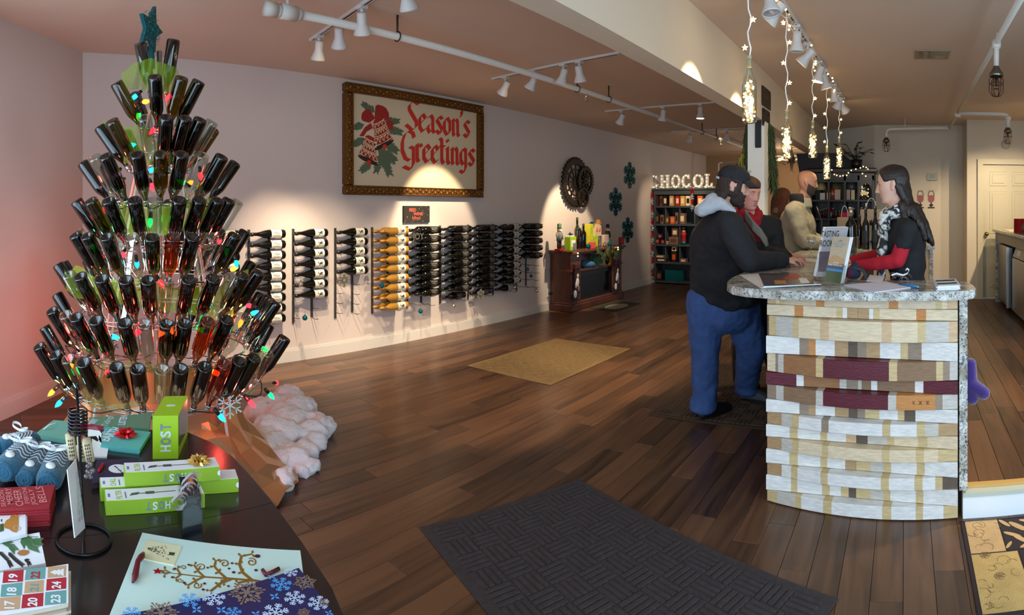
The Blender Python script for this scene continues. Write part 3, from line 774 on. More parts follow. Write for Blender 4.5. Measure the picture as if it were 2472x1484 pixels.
TB = [
 [(328, 'd', 1), (342, 'c'), (417, 'd')],
 [(283, 'y'), (318, 'd', 1), (375, 'd'), (438, 'y'), (478, 'd')],
 [(243, 'd'), (272, 'y'), (350, 'c'), (402, 'd'), (446, 'd'), (482, 'd'), (510, 'c')],
 [(202, 'd'), (229, 'c'), (256, 'd'), (332, 'd'), (388, 'y'), (437, 'g'), (487, 'c'), (534, 'd'), (566, 'd')],
 [(186, 'd'), (222, 'y'), (264, 'd'), (324, 'd'), (373, 'c'), (432, 'd'), (480, 'd'), (525, 'g'), (550, 'd'), (572, 'c')],
 [(184, 'd'), (192, 'c'), (212, 'g'), (260, 'g'), (320, 'c'), (369, 'g'), (418, 'a'), (464, 'd'), (511, 'c'), (566, 'g'), (590, 'd')],
 [(142, 'd'), (155, 'd'), (168, 'c'), (195, 'g'), (246, 'd'), (307, 'd'), (358, 'd'), (399, 'c'), (455, 'd'), (515, 'd'), (556, 'c'), (585, 'd'), (605, 'd'), (622, 'd')],
 [(128, 'd'), (140, 'd'), (160, 'c'), (186, 'd'), (235, 'd'), (303, 'd'), (350, 'c'), (406, 'g'), (446, 'd'), (502, 'a'), (546, 'd'), (590, 'c'), (628, 'd'), (650, 'd'), (668, 'd')],
 [(97, 'd'), (110, 'd'), (136, 'd'), (166, 'c'), (204, 'd'), (285, 'd'), (335, 'd'), (391, 'c'), (429, 'd'), (492, 'd'), (541, 'a'), (578, 'd'), (612, 'g'), (644, 'c'), (690, 'd')]]
rt = random.Random(11)
for k, row in enumerate(TB):
    R, z, tl = TIER[k]; tilt = radians(tl); L = .298*1.0; Rb = R+L*sin(tilt)
    row = [(e+(0,))[:3] for e in row]
    cuts = []
    for u, kind, back in row:
        best = min((abs((th(u)-th(385))-atan2(Rb*sin(f), TD-Rb*cos(f))), f) for f in [radians(a) for a in range(-112, 113)])
        cuts.append([best[1] if not back else pi-best[1], kind])
    # part two neighbours that the rim folds onto one another
    cuts.sort(key=lambda c: c[0])
    for a, b in zip(cuts, cuts[1:]):
        mind = .082/Rb
        if b[0]-a[0] < mind: b[0] = a[0]+mind
    if k >= 2:
        n = 3+k//3; lo, hi = cuts[-1][0], cuts[0][0]+2*pi
        for i in range(n): cuts.append([lo+(hi-lo)*(i+1)/(n+1), rt.choice('dddgy')])
    tiers = ORD[k]
    for j, (f, kind) in enumerate(cuts):
        o = tree_bottle(kind); d_ = tdir(f); ax = (d_*sin(tilt)+Vector((0, 0, cos(tilt)))).normalized()
        N = TC+d_*(R+.008)+Vector((0, 0, z))
        o.location = N+ax*L; o.rotation_mode = 'QUATERNION'
        o.rotation_quaternion = (-ax).to_track_quat('Z', 'Y') @ Matrix.Rotation(rt.random()*6, 3, 'Z').to_quaternion()
        if j < len(row): lab = '%s empty bottle, %s from left in %s tier from the tree top' % (KIND[kind][0], ORD[min(j, 15)], tiers)
        else: lab = '%s bottle on far side of %s tier of the tree, %s from right' % (KIND[kind][0], tiers, ORD[j-len(row)])
        tag(o, lab, 'bottle', 'bottles on the bottle tree')
# topper
p = at(363, 72, TD)
st = thing('tree_topper', 'teal glitter star on top of the bottle tree', 'star', p)
F = Matrix.Rotation(.1, 4, te) @ Matrix.Rotation(atan2(te.y, te.x)-.5, 4, 'Z') @ Matrix.Rotation(.12, 4, 'Y') @ frame((0, 0, 0), (1, 0, 0), (0, 0, 1))
mb = MB(); poly = []
for i in range(10): a = pi/2+i*pi/5; r = (.128 if i % 2 == 0 else .062)*(1.1 if i == 0 else 1); poly.append((r*cos(a), r*sin(a)))
mb.prism(poly, -.012, .012, F); mb.build('star', M_flake, st)
mb = MB(); rg = random.Random(2)
for i in range(150):
    a = rg.random()*2*pi; r = rg.random()*.1; c = Vector((r*cos(a), r*sin(a), rg.choice((-.013, .013)))); d_ = Vector((rg.uniform(-1, 1), rg.uniform(-1, 1), rg.uniform(-1, 1)))*.012
    mb.tube([F @ (c-d_), F @ (c+d_)], .0018, 4)
tag(mb.build('tinsel', mat('tinsel_teal', (60, 150, 156), .25, .7), st), kind='stuff')
MB().cyl((0, 0, -.1), (.005, 0, -.22), .02, .028, 10).build('socket', M_flake, st)
# bulbs on a dark cord
BC = {'r': ('red', glow('bulb_red', (255, 30, 40), 9)), 'g': ('green', glow('bulb_green', (20, 230, 90), 6)), 'b': ('blue', glow('bulb_blue', (30, 170, 220), 5)), 'o': ('orange', glow('bulb_orange', (255, 110, 30), 9)), 't': ('teal', glow('bulb_teal', (20, 150, 160), 4))}
RC = {'r': (1, .08, .06), 'g': (.1, 1, .3), 'b': (.1, .6, 1), 'o': (1, .35, .05), 't': (.1, .8, .9)}
def surf(u, v, extra=.0):
    """point on the front of the tree's outline cone"""
    z = EYE-(v-505.7)/1400*2.9; zz = [t[1] for t in TIER]
    R = None
    for (R0, z0, _), (R1, z1, _) in zip(TIER, TIER[1:]):
        if z1 <= z <= z0: R = R0+(R1-R0)*(z0-z)/(z0-z1)
    if R is None: R = TIER[0][0] if z > zz[0] else TIER[-1][0]
    R += extra; x = TD*(th(u)-th(385))
    if abs(x) > R*.98: d = TD
    else: d = TD-sqrt(R*R-x*x)
    return at(u, v, d)
bl = thing('string_lights', 'string of coloured bulbs wound round the bottle tree on dark cord', 'string lights', TC)
bulbs = [(328, 231, 'b'), (412, 231, 'r'), (348, 246, 'o'), (335, 275, 'g'), (372, 311, 'r'), (315, 351, 't'), (284, 419, 'r'), (363, 412, 'b'), (290, 435, 'b'), (484, 420, 'r'), (442, 441, 'g'), (366, 447, 'r'), (457, 443, 'o'), (252, 504, 'r'), (363, 531, 'g'),
         (222, 592, 'g'), (530, 578, 'r'), (547, 602, 'g'), (297, 613, 'r'), (330, 633, 'b'), (440, 629, 'o'), (386, 679, 'r'), (605, 738, 'r'), (583, 775, 'o'), (563, 770, 'r'), (609, 757, 'b'), (198, 790, 'r'), (212, 798, 'o'), (272, 812, 'b'), (296, 792, 'o'), (336, 799, 'r'), (394, 810, 'r'), (491, 797, 'g'), (517, 804, 'r'), (505, 789, 't'),
         (172, 858, 'r'), (173, 881, 'o'), (198, 900, 'g'), (260, 901, 'r'), (636, 841, 'g'), (596, 877, 't'), (525, 902, 'o'), (570, 632, 't'), (128, 944, 'o'), (146, 970, 'b'), (666, 924, 'r'), (651, 951, 'g'), (603, 969, 'r'), (531, 1003, 'b'), (560, 650, 'o')]
rb = random.Random(4); bp_ = {}
for u, v, c in bulbs:
    p = surf(u, v, .05 if v < 900 else .1)
    d_ = Vector((rb.uniform(-.6, .6), rb.uniform(-.6, .6), rb.uniform(-.9, .3))).normalized()
    if v > 940: d_ = (tr*(.6 if u > 500 else -.7)+Vector((0, 0, -.7))).normalized()
    T = Matrix.Translation(p) @ d_.to_track_quat('Z', 'Y').to_matrix().to_4x4()
    mb = MB(); mb.lathe([(.008, -.012), (.0125, 0), (.0135, .012), (.009, .028), (.001, .042)], 10, T)
    o = mb.build('bulb', BC[c][1], bl, world=True); o['label'] = '%s bulb' % BC[c][0]
    mb = MB(); mb.lathe([(.009, -.045), (.0105, -.03), (.0105, -.008)], 8, T); mb.build('socket', M_foil_black, o, world=True)
for u, v, c in ((128, 944, 'o'), (172, 858, 'r'), (603, 969, 'r'), (394, 810, 'r'), (583, 775, 'o'), (146, 970, 'b'), (636, 841, 'g'), (284, 419, 'r'), (222, 592, 'g'), (198, 790, 'r'), (530, 578, 'r')):
    light('bulb_glow', 'POINT', surf(u, v, .12), 1.6 if c in 'ro' else .8, RC[c], shadow_soft_size=.02)
# red point lights without bulbs, added behind the tree to redden the slanted wall
for q in ((-3.95, 1.0, .7), (-3.9, .85, 1.0), (-3.8, .75, .45)): light('red_wash_light', 'POINT', q, 4, (1, .12, .06), shadow_soft_size=.03)
mb = MB()
for k in (3, 5, 7, 8):
    R, z, _ = TIER[k]; pts = []
    for i in range(80):
        a = 2*pi*i/80; r = R+.03+.02*sin(7*a+k); pts.append((r*cos(a), r*sin(a), z-.012+.018*sin(11*a+k)))
    mb.tube(pts, .0035, 5, closed=True)
mb.build('cord', mat('cord_green', (16, 26, 20), .5), bl)
# lime mesh ribbon
M_lime = mesh_cloth('lime_mesh', (168, 206, 60), .5)
M_lime2 = mesh_cloth('lime_mesh_tan', (176, 160, 78), .5)
def ribbon(edge, m, label, extra=.1, ruf=.03):
    rows_t = []
    N = 60; rows = [[] for _ in range(7)]
    us = [e[0] for e in edge]
    for i in range(N+1):
        u = us[0]+(us[-1]-us[0])*i/N
        for (a, b) in zip(edge, edge[1:]):
            if a[0] <= u <= b[0]:
                f = (u-a[0])/(b[0]-a[0]); f = f*f*(3-2*f); vt, vb = a[1]+(b[1]-a[1])*f, a[2]+(b[2]-a[2])*f; break
        for j in range(7):
            g = j/6; vv = vt+(vb-vt)*g
            p = surf(u, vv, extra+ruf*sin(i*.9+j*.55)*(.4+abs(g-.5)))
            rows[j].append(p)
    mb = MB(); mb.strip(rows)
    c = at(385, (edge[0][1]+edge[0][2])/2, TD)
    return tag(mb.build('mesh_ribbon', m, loc=c), label, 'ribbon', 'mesh ribbons on the bottle tree')
ribbon([(293, 175, 215), (330, 150, 215), (365, 140, 222), (385, 150, 228), (420, 160, 225), (441, 185, 215)], M_lime, 'lime mesh ribbon tuft at the top of the bottle tree', .09)
ribbon([(246, 292, 325), (270, 290, 330), (305, 305, 395), (340, 300, 400), (380, 340, 398), (420, 350, 395)], M_lime, 'lime mesh ribbon in the third tier of the tree', .03)
ribbon([(218, 478, 520), (280, 490, 560), (340, 490, 575), (400, 492, 568), (450, 480, 556), (490, 476, 530), (545, 482, 505)], M_lime, 'lime mesh ribbon below the fourth tier of the tree', .02)
ribbon([(160, 665, 700), (185, 640, 720), (230, 668, 725), (290, 676, 735), (350, 672, 748), (400, 690, 752), (450, 695, 758), (500, 690, 768), (550, 672, 775), (600, 650, 700)], M_lime, 'lime mesh ribbon round the seventh tier of the tree', .06)
ribbon([(130, 850, 900), (170, 868, 925), (230, 882, 985), (270, 870, 995), (310, 872, 985), (370, 878, 975), (450, 888, 965), (510, 880, 950), (560, 866, 920), (620, 852, 905), (655, 848, 870)], M_lime2, 'wide tan-lime mesh ribbon round the lowest tier of the tree', .06)
# silver snowflakes on the tree
for k, (u, v, R) in enumerate(((297, 640, .05), (265, 826, .05), (590, 808, .055), (555, 978, .06))):
    p = surf(u, v, .02 if v < 900 else .1); F = frame((0, 0, 0), tr, (0, 0, 1)); mb = MB()
    for i in range(6):
        a = pi/2+i*pi/3
        for q in pen([(0, 0), (R*cos(a), R*sin(a))], R*.12)+pen([(R*.55*cos(a), R*.55*sin(a)), (R*.85*cos(a+.35), R*.85*sin(a+.35))], R*.1)+pen([(R*.55*cos(a), R*.55*sin(a)), (R*.85*cos(a-.35), R*.85*sin(a-.35))], R*.1): mb.prism(q, 0, .003, F)
        mb.prism(disc(R*cos(a), R*sin(a), R*.1, n=8), 0, .0035, F)
    mb.prism(disc(0, 0, R*.16, n=10), 0, .004, F); o = mb.build('tree_snowflake', M_orn_s); o.location = p
    tag(o, 'silver snowflake on the bottle tree, %s from the top of four' % ORD[k], 'ornament', 'silver snowflakes on the tree')
# foil over the base, cotton snow round it
rf = random.Random(9); rows = []
for j in range(7):
    f = j/6; row = []
    for i in range(41):
        a = 2*pi*i/40; r = .40+.36*f**1.3+.03*rf.uniform(-1, 1); z = .46*(1-f)**1.1+.015+.05*rf.uniform(-1, 1)*(1-f)+.03*rf.random()
        row.append((r*cos(a), r*sin(a), max(.01, z)))
    row[-1] = row[0]; rows.append(row)
mb = MB(); mb.strip(rows, smooth=False); mb.prism(disc(0, 0, .44, n=20), .3, .47)
tag(mb.build('foil_skirt', mat('foil_gold_crumpled', (206, 160, 118), .32, .75), loc=None), 'crumpled gold foil wrapped round the foot of the bottle tree', 'foil').location = TC
spots = [(640, 1165, .1), (655, 1120, .13), (700, 1115, .12), (742, 1078, .1), (690, 1050, .15), (600, 1110, .13), (560, 1090, .14), (640, 1080, .16), (720, 1030, .15), (735, 1050, .13), (670, 1010, .15), (700, 990, .14), (590, 1060, .15), (610, 1150, .1), (520, 1080, .13), (760, 1070, .06), (715, 1130, .07)]
hs = []
for u, v, r in spots:
    p = onz(u, v, .02)
    for _ in range(5):
        q = p+Vector((rf.uniform(-1, 1), rf.uniform(-1, 1), 0))*r; rr_ = r*rf.uniform(.45, .95); q.z = rr_*.55
        hs.append([(q, (rr_, rr_, rr_*.75))])
cz = TC+tr*.6
blob('cotton_snow', hs, mat('cotton_white', (226, 220, 226), .95, sheen=.4, bump=.8, bscale=90), None, .016, 2, loc=cz, noise=((.05, .06), (.022, .02)))
tag(bpy.data.objects['cotton_snow'], 'fluffy white cotton snow spread on the floor below the bottle tree', 'cotton snow')
# ================================================================ display table and what lies on it
TZ = .76
M_tab = wood('table_espresso', (11, 8, 9), (28, 20, 21), (14, 1.5, 14), .22, .5)
out = [(-1.93, -.1), (-1.945, .2), (-1.92, .45), (-1.83, .635), (-1.72, .68), (-1.605, .698), (-1.47, .694), (-1.322, .683), (-1.12, .657), (-.951, .627), (-.87, .6), (-.74, .52), (-.64, .4), (-.58, .2), (-.58, -.1), (-.62, -.4), (-.8, -.6), (-1.7, -.6), (-1.86, -.45)]
def clip(poly, x, keep):
    o_ = []
    for i, a in enumerate(poly):
        b = poly[(i+1) % len(poly)]; ia, ib = (a[0]-x)*keep >= 0, (b[0]-x)*keep >= 0
        if ia: o_.append(a)
        if ia != ib: f = (x-a[0])/(b[0]-a[0]); o_.append((x, a[1]+f*(b[1]-a[1])))
    return o_
t = thing('display_table', 'dark espresso oval display table covered with gift goods', 'table', (-1.3, .05, 0))
for k in (1, -1):
    q = clip(out, -1.3+k*.0008, k); mb = MB()
    cx, cy = -1.28, .05
    mb.prism(q, TZ-.022, TZ-.004)
    mb.prism([(cx+(x-cx)*.992, cy+(y-cy)*.992) for x, y in q], TZ-.004, TZ); mb.prism([(cx+(x-cx)*.985, cy+(y-cy)*.985) for x, y in q], TZ-.034, TZ-.022)
    mb.build('table_leaf', M_tab, t, world=True)
MB().lathe([(.3, 0), (.32, .03), (.12, .1), (.07, .2), (.07, .55), (.14, .66), (.35, .73)], 20).build('pedestal', M_tab, t)
def P2(px, py, Zf, z=TZ): u, v = Zf(px, py); return onz(u, v, z)
z4 = lambda x, y: (x/4.947, 930+y/4.947)
z5 = lambda x, y: (200+x/4.364, 930+y/4.364)
z6 = lambda x, y: (x/5.225, 1200+y/5.225)
z7 = lambda x, y: (260+x/4.12, 1260+y/4.12)
FT = frame((0, 0, 0), (1, 0, 0), (0, 1, 0))
def quadslab(pts, z0, z1, mb=None, mi=0):
    mb = mb or MB(); return mb.prism([(p.x, p.y) for p in pts], z0, z1, mi=mi)
def center(pts): return sum(pts, Vector())/len(pts)
# --- green tool boxes with the brand word on the side
M_lg = mat('box_lime', (158, 196, 30), .45); M_lg2 = mat('box_lime_side', (140, 176, 34), .5); M_w = mat('card_white', (232, 234, 238), .5); M_gr = mat('print_grey', (120, 132, 150), .5); M_pw = mat('print_pale', (206, 222, 226), .5)
def longbox(A, B, depth, z0, h, label, wordpos=None, top='FILTER', tool=True, notch=False, host=True):
    A = Vector((A.x, A.y, z0)); B = Vector((B.x, B.y, z0)); L = (B-A).length; ux = (B-A).normalized(); uy = Vector((-ux.y, ux.x, 0))
    if uy.dot(Vector((A.x, A.y, 0))) < 0: uy = -uy
    t = thing('tool_box', label, 'box', A, 0, 'lime boxes on the display table')
    F = frame(A, ux, uy) if ux.cross(uy).z > 0 else frame(A, ux, uy)
    mb = MB().b2((0, 0, 0), (L, depth, h), M=F, bev=.0012); mb.build('carton', M_lg2, t, world=True)
    mb = MB().b2((.0015, .0015, h), (L-.0015, depth-.0015, h+.0006), M=F); mb.build('top_face', M_w, t, world=True)
    FTp = F @ Matrix.Translation((0, 0, h+.0007)); FS = frame(A-uy*.0004, ux, (0, 0, 1))
    if host:
        w_ = h*1.55; x0 = wordpos*L
        for ch, dx, m in (('T', 3, M_gr), ('S', 2, M_pw), ('O', 1, M_gr), ('H', 0, M_pw)):
            cw = h*.34; mb = MB()
            Mr = FS @ Matrix.Translation((x0+(3-dx)*h*.44+cw, h*.78, 0)) @ Matrix.Rotation(pi, 4, 'Z')
            words(mb, ch, Mr, 0, 0, w=cw, h=h*.56, bold=.03); mb.build('letter', m, t, world=True)
    if top:
        R = FTp @ Matrix.Translation((.1*L+depth*.28, depth*.1, 0)) @ Matrix.Rotation(pi/2, 4, 'Z')
        mb = MB(); words(mb, top, R, 0, 0, w=depth*.75, h=depth*.26, z=.0002, bold=.01); mb.build('lettering', M_lg, t, world=True)
        mb = MB(); flat(mb, [[(-.0+depth*.05, -.13*depth), (depth*.6, -.13*depth), (depth*.6, -.19*depth), (depth*.05, -.19*depth)], [(depth*.2, depth*.5), (depth*.5, depth*.5), (depth*.5, depth*.6), (depth*.2, depth*.6)]], R, .0002); mb.build('small_print', M_gr, t, world=True)
    if tool:
        mb = MB(); y = depth*.5
        flat(mb, [[(.24*L, y-.16*depth), (.33*L, y-.1*depth), (.35*L, y+.12*depth), (.27*L, y+.06*depth)], [(.41*L, y-.11*depth), (.5*L, y-.11*depth), (.5*L, y+.12*depth), (.41*L, y+.12*depth)], [(.33*L, y-.04*depth), (.72*L, y-.04*depth), (.72*L, y+.02*depth), (.33*L, y+.02*depth)]], FTp, .0002)
        mb.build('tool_print', mat('print_steel', (74, 80, 84), .4), t, world=True)
    if notch:
        FE = frame(B-uy*.0006, -ux, (0, 0, 1)); mb = MB(); flat(mb, [[(0, h*.35)]+[(h*.22*sin(pi*i/8), h*.55-h*.2*cos(pi*i/8)) for i in range(9)]], frame(B-uy*.0006+Vector((0, 0, 0)), -ux, (0, 0, 1)), -.0005); mb2 = MB()
        pts = [(L-h*.2*sin(pi*i/8), h*.55-h*.2*cos(pi*i/8)) for i in range(9)]; flat(mb2, [pts], FS, .0006); mb2.build('thumb_notch', M_w, t, world=True)
    return t
Z1 = .796
A = onz(256, 1245, TZ); B = onz(494.5, 1225.6, TZ)
longbox(A, B, .058, TZ, .036, 'lime and white tool box in front, lowest of the four long ones', .40)
A2 = onz(243, 1211, TZ); B2 = onz(474, 1195, TZ); A2 += (A2-A).normalized()*.0
longbox(A2, B2, .056, TZ, .036, 'lime tool box lettered Chill under the topmost long box', .4, 'CHILL', False, host=False)
longbox(onz(478, 1194, TZ), onz(576, 1187.8, TZ), .056, TZ, .036, 'short visible lime box end nearest the table edge', .4, None, False, True, host=False)
A4 = onz(302, 1175, Z1+.0012); B4 = onz(531, 1159, Z1+.0012)
longbox(A4, B4, .058, Z1+.0012, .036, 'lime and white tool box with gold bow on top of the others', .395, notch=True)
# tall box
A = onz(368.4, 1107.6, TZ); B = onz(430, 1106.5, TZ); C = onz(453, 1049, TZ); h = .128
ux = (B-A).normalized(); D = A+(C-B)
t = thing('gift_box', 'tall lime box lettered Host standing upright on the table', 'box', A)
quadslab([A, B, C, D], TZ, TZ+h).build('carton', M_lg, t, world=True)
FS = frame(Vector((A.x, A.y, TZ))-Vector((-ux.y, ux.x, 0))*(.0006 if Vector((-ux.y, ux.x, 0)).dot(A) > 0 else -.0006), ux, (0, 0, 1)); W = (B-A).length
for i, (ch, m) in enumerate((('H', M_pw), ('O', M_gr), ('S', M_pw), ('T', M_gr))):
    mb = MB(); words(mb, ch, FS @ Matrix.Translation((W*.72, h*(.17+.165*i), 0)) @ Matrix.Rotation(pi/2, 4, 'Z'), 0, 0, w=h*.145, h=W*.42, bold=.03); mb.build('letter', m, t, world=True)
mb = MB(); q = [(B+(C-B)*f) for f in (.07, .93)]
nrm = Vector(((C-B).y, -(C-B).x, 0)).normalized()*.0006
mb.add([q[0]+nrm+Vector((0, 0, .03)), q[1]+nrm+Vector((0, 0, .02)), q[1]+nrm+Vector((0, 0, h-.004)), q[0]+nrm+Vector((0, 0, h-.006))], [(0, 1, 2, 3)])
mb.build('window_panel', mat('box_window', (92, 92, 60), .2, var=.3, vscale=30), t, world=True)
e = center([A, B, C, D]); mb = MB(); FTt = frame((e.x, e.y, TZ+h), ux, (C-B)); mb.prism(disc(0, 0, W*.2, W*.09), 0, .0006, FTt); mb.build('label_oval', M_pw, t, world=True)
# star bows
def bow(name, p, R, m, label, n=9):
    t = thing(name, label, 'bow', p); rbw = random.Random(len(label))
    for lay in range(3):
        for i in range(n-2*lay):
            a = 2*pi*i/(n-2*lay)+lay*.4; el = radians(8+32*lay); r = R*(1-.2*lay)
            d_ = Vector((cos(a)*cos(el), sin(a)*cos(el), sin(el))); s_ = Vector((-sin(a), cos(a), 0)); u_ = d_.cross(s_)*-1
            tip = d_*r; mid = d_*r*.45; w_ = R*.26
            mb = MB(); mb.add([Vector(), mid+s_*w_, tip, mid-s_*w_, mid+Vector((0, 0, R*.3))], [(0, 1, 4), (1, 2, 4), (2, 3, 4), (3, 0, 4), (0, 3, 2, 1)])
            mb.build('loop', m, t)
    return t
M_goldb = mat('bow_gold', (214, 176, 96), .18, .85); M_redb = mat('bow_red', (200, 20, 36), .2, .5); M_silvb = mat('ribbon_silver', (214, 218, 228), .25, .6)
p = onz(480, 1117, Z1+.038); p.z = Z1+.038; bow('gift_bow', p, .036, M_goldb, 'shiny gold star bow on the topmost lime box')
p = onz(303, 1052, TZ+.014); p.z = TZ+.014; bow('gift_bow', p, .042, M_redb, 'shiny red star bow lying on the mint gift bags')
# clear box with dark gift and curled silver ribbon
A = onz(443, 1300, TZ); B = onz(486, 1297, TZ); ux = (B-A).normalized(); uy = Vector((-ux.y, ux.x, 0)); uy = uy if uy.dot(A) > 0 else -uy
t = thing('clear_box', 'clear plastic box round a dark gift with curled silver ribbon', 'box', A)
quadslab([A, B, B+uy*.1, A+uy*.1], TZ, TZ+.093).build('dark_gift', mat('gift_dark', (28, 30, 36), .12, coat=.6), t, world=True)
a_, b_ = A-ux*.003-uy*.003, B+ux*.003-uy*.003
mb = quadslab([a_, b_, b_+uy*.106, a_+uy*.106], TZ, TZ+.097); mb.build('clear_case', thin_glass('clear_plastic', (236, 240, 242), .07, .06), t, world=True)
for (u, v, dd, n, r0) in ((462, 1160, 1.36, 2.6, .018), (452, 1180, 1.33, 2.2, .014), (432, 1205, 1.3, 2.4, .014)):
    c = at(u, v, dd); pts = []
    rows = [[], []]
    for i in range(40):
        a = 2*pi*n*i/39; q = c+ux*(r0*cos(a))+Vector((0, 0, r0*sin(a)))+uy*(-.01)+(-ux*.5+Vector((0, 0, -.5)))*(.028*i/39-.014)
        rows[0].append(q-uy*.006); rows[1].append(q+uy*.006)
    mb = MB(); mb.strip(rows); mb.build('curl', M_silvb, t, world=True)
# navy cards
A = onz(222, 1163, TZ+.018); B = onz(330, 1150, TZ+.018); C = onz(333, 1106, TZ+.018); D = onz(235, 1108, TZ+.018)
t = thing('card_stack', 'stack of navy folders with white oval behind the lime boxes', 'cards', center([A, B, C, D]))
M_navy = mat('card_navy', (44, 38, 66), .5); M_plum = mat('card_plum', (58, 26, 40), .5)
for i in range(5): s_ = .001*(i % 3); quadslab([p+Vector((s_, -s_, 0)) for p in (A, B, C, D)], TZ+.0001+i*.0036, TZ+.0034+i*.0036).build('folder', M_navy if i == 4 else M_plum, t, world=True)
e = onz(285, 1131, TZ+.018); mb = MB().prism(disc(e.x, e.y, .027, .027, 18), TZ+.0181, TZ+.0186); ov = mb.build('white_oval', M_w, t, world=True)
mb = MB(); a, b = onz(277, 1124, TZ+.019), onz(296, 1141, TZ+.019)
flat(mb, pen([(a.x, a.y), (b.x, b.y)], .0025)+[disc(a.x+(b.x-a.x)*f+.003*(-1)**k, a.y+(b.y-a.y)*f, .003, n=6) for k, f in enumerate((0, .25, .5, .75, 1))], FT, TZ+.0188); mb.build('print', M_ink, ov, world=True)
a, b = onz(238, 1138, TZ+.022), onz(250, 1118, TZ+.022); mb = MB(); mb.tube([a, a+(b-a)*.1, a+(b-a)*.9, b], [.001, .005, .005, .001], 6); mb.build('red_tab', M_redb, t, world=True)
# mint gift bags
M_mint = mat('bag_mint', (112, 176, 158), .5); M_mint2 = mat('bag_teal', (92, 176, 172), .5); M_sage = mat('bag_sage', (98, 136, 108), .5); M_white = mat('ribbon_white', (228, 230, 232), .5)
def bagstack(name, pts, n, th_, m, label, cat='gift bag', group='stacks of gift bags', z=TZ, jit=.003):
    t = thing(name, label, cat, center(pts), 0, group); rj = random.Random(len(label))
    for i in range(n):
        j = Vector((rj.uniform(-jit, jit), rj.uniform(-jit, jit), 0)) if i < n-1 else Vector()
        quadslab([p+j for p in pts], z+i*th_+.0001, z+(i+1)*th_-.0004).build('bag', m, t, world=True)
    return t
zt = TZ+.014
pts = [onz(u, v, zt) for u, v in ((84, 1047), (162, 1061), (176, 1017), (129, 1013))]
t = bagstack('gift_bag_stack', pts, 5, .0028, M_mint, 'stack of mint gift bags behind the blue socks')
a, b, c = onz(105, 1036, zt+.002), onz(118, 1025, zt+.012), onz(135, 1020, zt+.002); mb = MB(); mb.strip([[p-Vector((.004, 0, 0)) for p in (a, b, c)], [p+Vector((.004, 0, 0)) for p in (a, b, c)]]); mb.build('handle_ribbon', M_white, t, world=True)
pts = [onz(u, v, zt) for u, v in ((213, 1024), (360, 1033), (366, 996), (215, 1007))]
t = bagstack('gift_bag_stack', pts, 5, .0028, M_sage, 'stack of sage green lettered gift bags farthest back on the table')
def wordsat(t, s, u0, v0, u1, v1, hgt, m, z, bold=.02):
    a, b = onz(u0, v0, z), onz(u1, v1, z); d_ = (b-a); F = frame((a.x, a.y, z+.0003), d_, Vector((-d_.y, d_.x, 0))); mb = MB(); words(mb, s, F, 0, 0, w=d_.length, h=hgt, z=.0002, bold=bold)
    return mb.build('lettering', m, t, world=True)
wordsat(t, 'LISTEN', 302, 1026, 309, 1003, .026, M_pw, zt, .03); wordsat(t, 'Tidings', 265, 1030, 278, 1005, .03, M_pw, zt, 0); wordsat(t, 'MERRY', 224, 1026, 240, 1012, .026, M_pw, zt, .03)
pts = [onz(u, v, zt) for u, v in ((243.5, 1072), (337.5, 1083.5), (364, 1042), (253, 1028.5))]
t = bagstack('gift_bag_stack', pts, 5, .0028, M_mint2, 'stack of turquoise Earth gift bags under the red bow')
wordsat(t, 'EARTH', 262, 1066, 296, 1034, .036, M_pw, zt, .04); wordsat(t, 'on', 250, 1052, 258, 1043, .014, M_pw, zt, 0)
pts = [onz(u, v, TZ+.004) for u, v in ((125, 1096), (258, 1102), (262, 1078), (130, 1072))]
t = tag(quadslab(pts, TZ+.0002, TZ+.005).build('white_papers', M_w), 'white folded papers under the cork holder on the table', 'papers')
# sign holder: ring foot, rod, card; and the cork charms hung on it
M_wire = mat('wire_black', (14, 14, 16), .3, .4)
c = onz(202, 1305, TZ); t = thing('card_holder', 'black wire card holder with ring foot and price card', 'sign holder', c)
MB().tube([(.061*cos(2*pi*i/40), .061*sin(2*pi*i/40), .004) for i in range(40)], .0035, 6, closed=True).build('ring_foot', M_wire, t)
vd = Vector((c.x, c.y, 0)).normalized()
pts = [c-vd*.061+Vector((0, 0, .004)), c+Vector((0, 0, .004)), c+vd*.05+Vector((0, 0, .006)), at(199, 1200, 1.345), at(189, 1000, 1.345), at(185, 938, 1.345), at(187, 931, 1.34), at(190, 940, 1.335)]
mb = MB(); mb.tube(pts, .0035, 8); mb.build('rod', M_wire, t, world=True)
q = [at(163, 1134, 1.22), at(184, 1108, 1.33), at(206, 1274, 1.33), at(181, 1298, 1.22)]
nn = (q[1]-q[0]).cross(q[3]-q[0]).normalized(); nn = nn if nn.dot(-q[0]) > 0 else -nn
mb = MB(); mb.add(q+[k-nn*.002 for k in q], [(0, 1, 2, 3), (4, 7, 6, 5), (0, 4, 5, 1), (1, 5, 6, 2), (2, 6, 7, 3), (3, 7, 4, 0)]); cdx = mb.build('price_card', M_w, t, world=True, fixn=True)
F = frame(q[3]+nn*.0006, q[2]-q[3], q[0]-q[3]); wq = (q[2]-q[3]).length; hq = (q[0]-q[3]).length; mb = MB(); rl = random.Random(8)
for (fx, n) in ((.3, 1), (.42, 2), (.54, 1), (.64, 2), (.74, 1)):
    y = .16
    while y < .82:
        l = rl.uniform(.05, .12); flat(mb, [[(fx*wq, y*hq), (fx*wq+.003*n*.6, y*hq), (fx*wq+.003*n*.6, (y+l)*hq), (fx*wq, (y+l)*hq)]], F, .0003); y += l+.02
tag(mb.build('print_lines', M_gr, cdx, world=True), kind='stuff')
t = thing('cork_charm', 'wine cork charms and beaded coil tied with ribbon on the card holder', 'ornament', at(190, 1050, 1.36))
mb = MB()
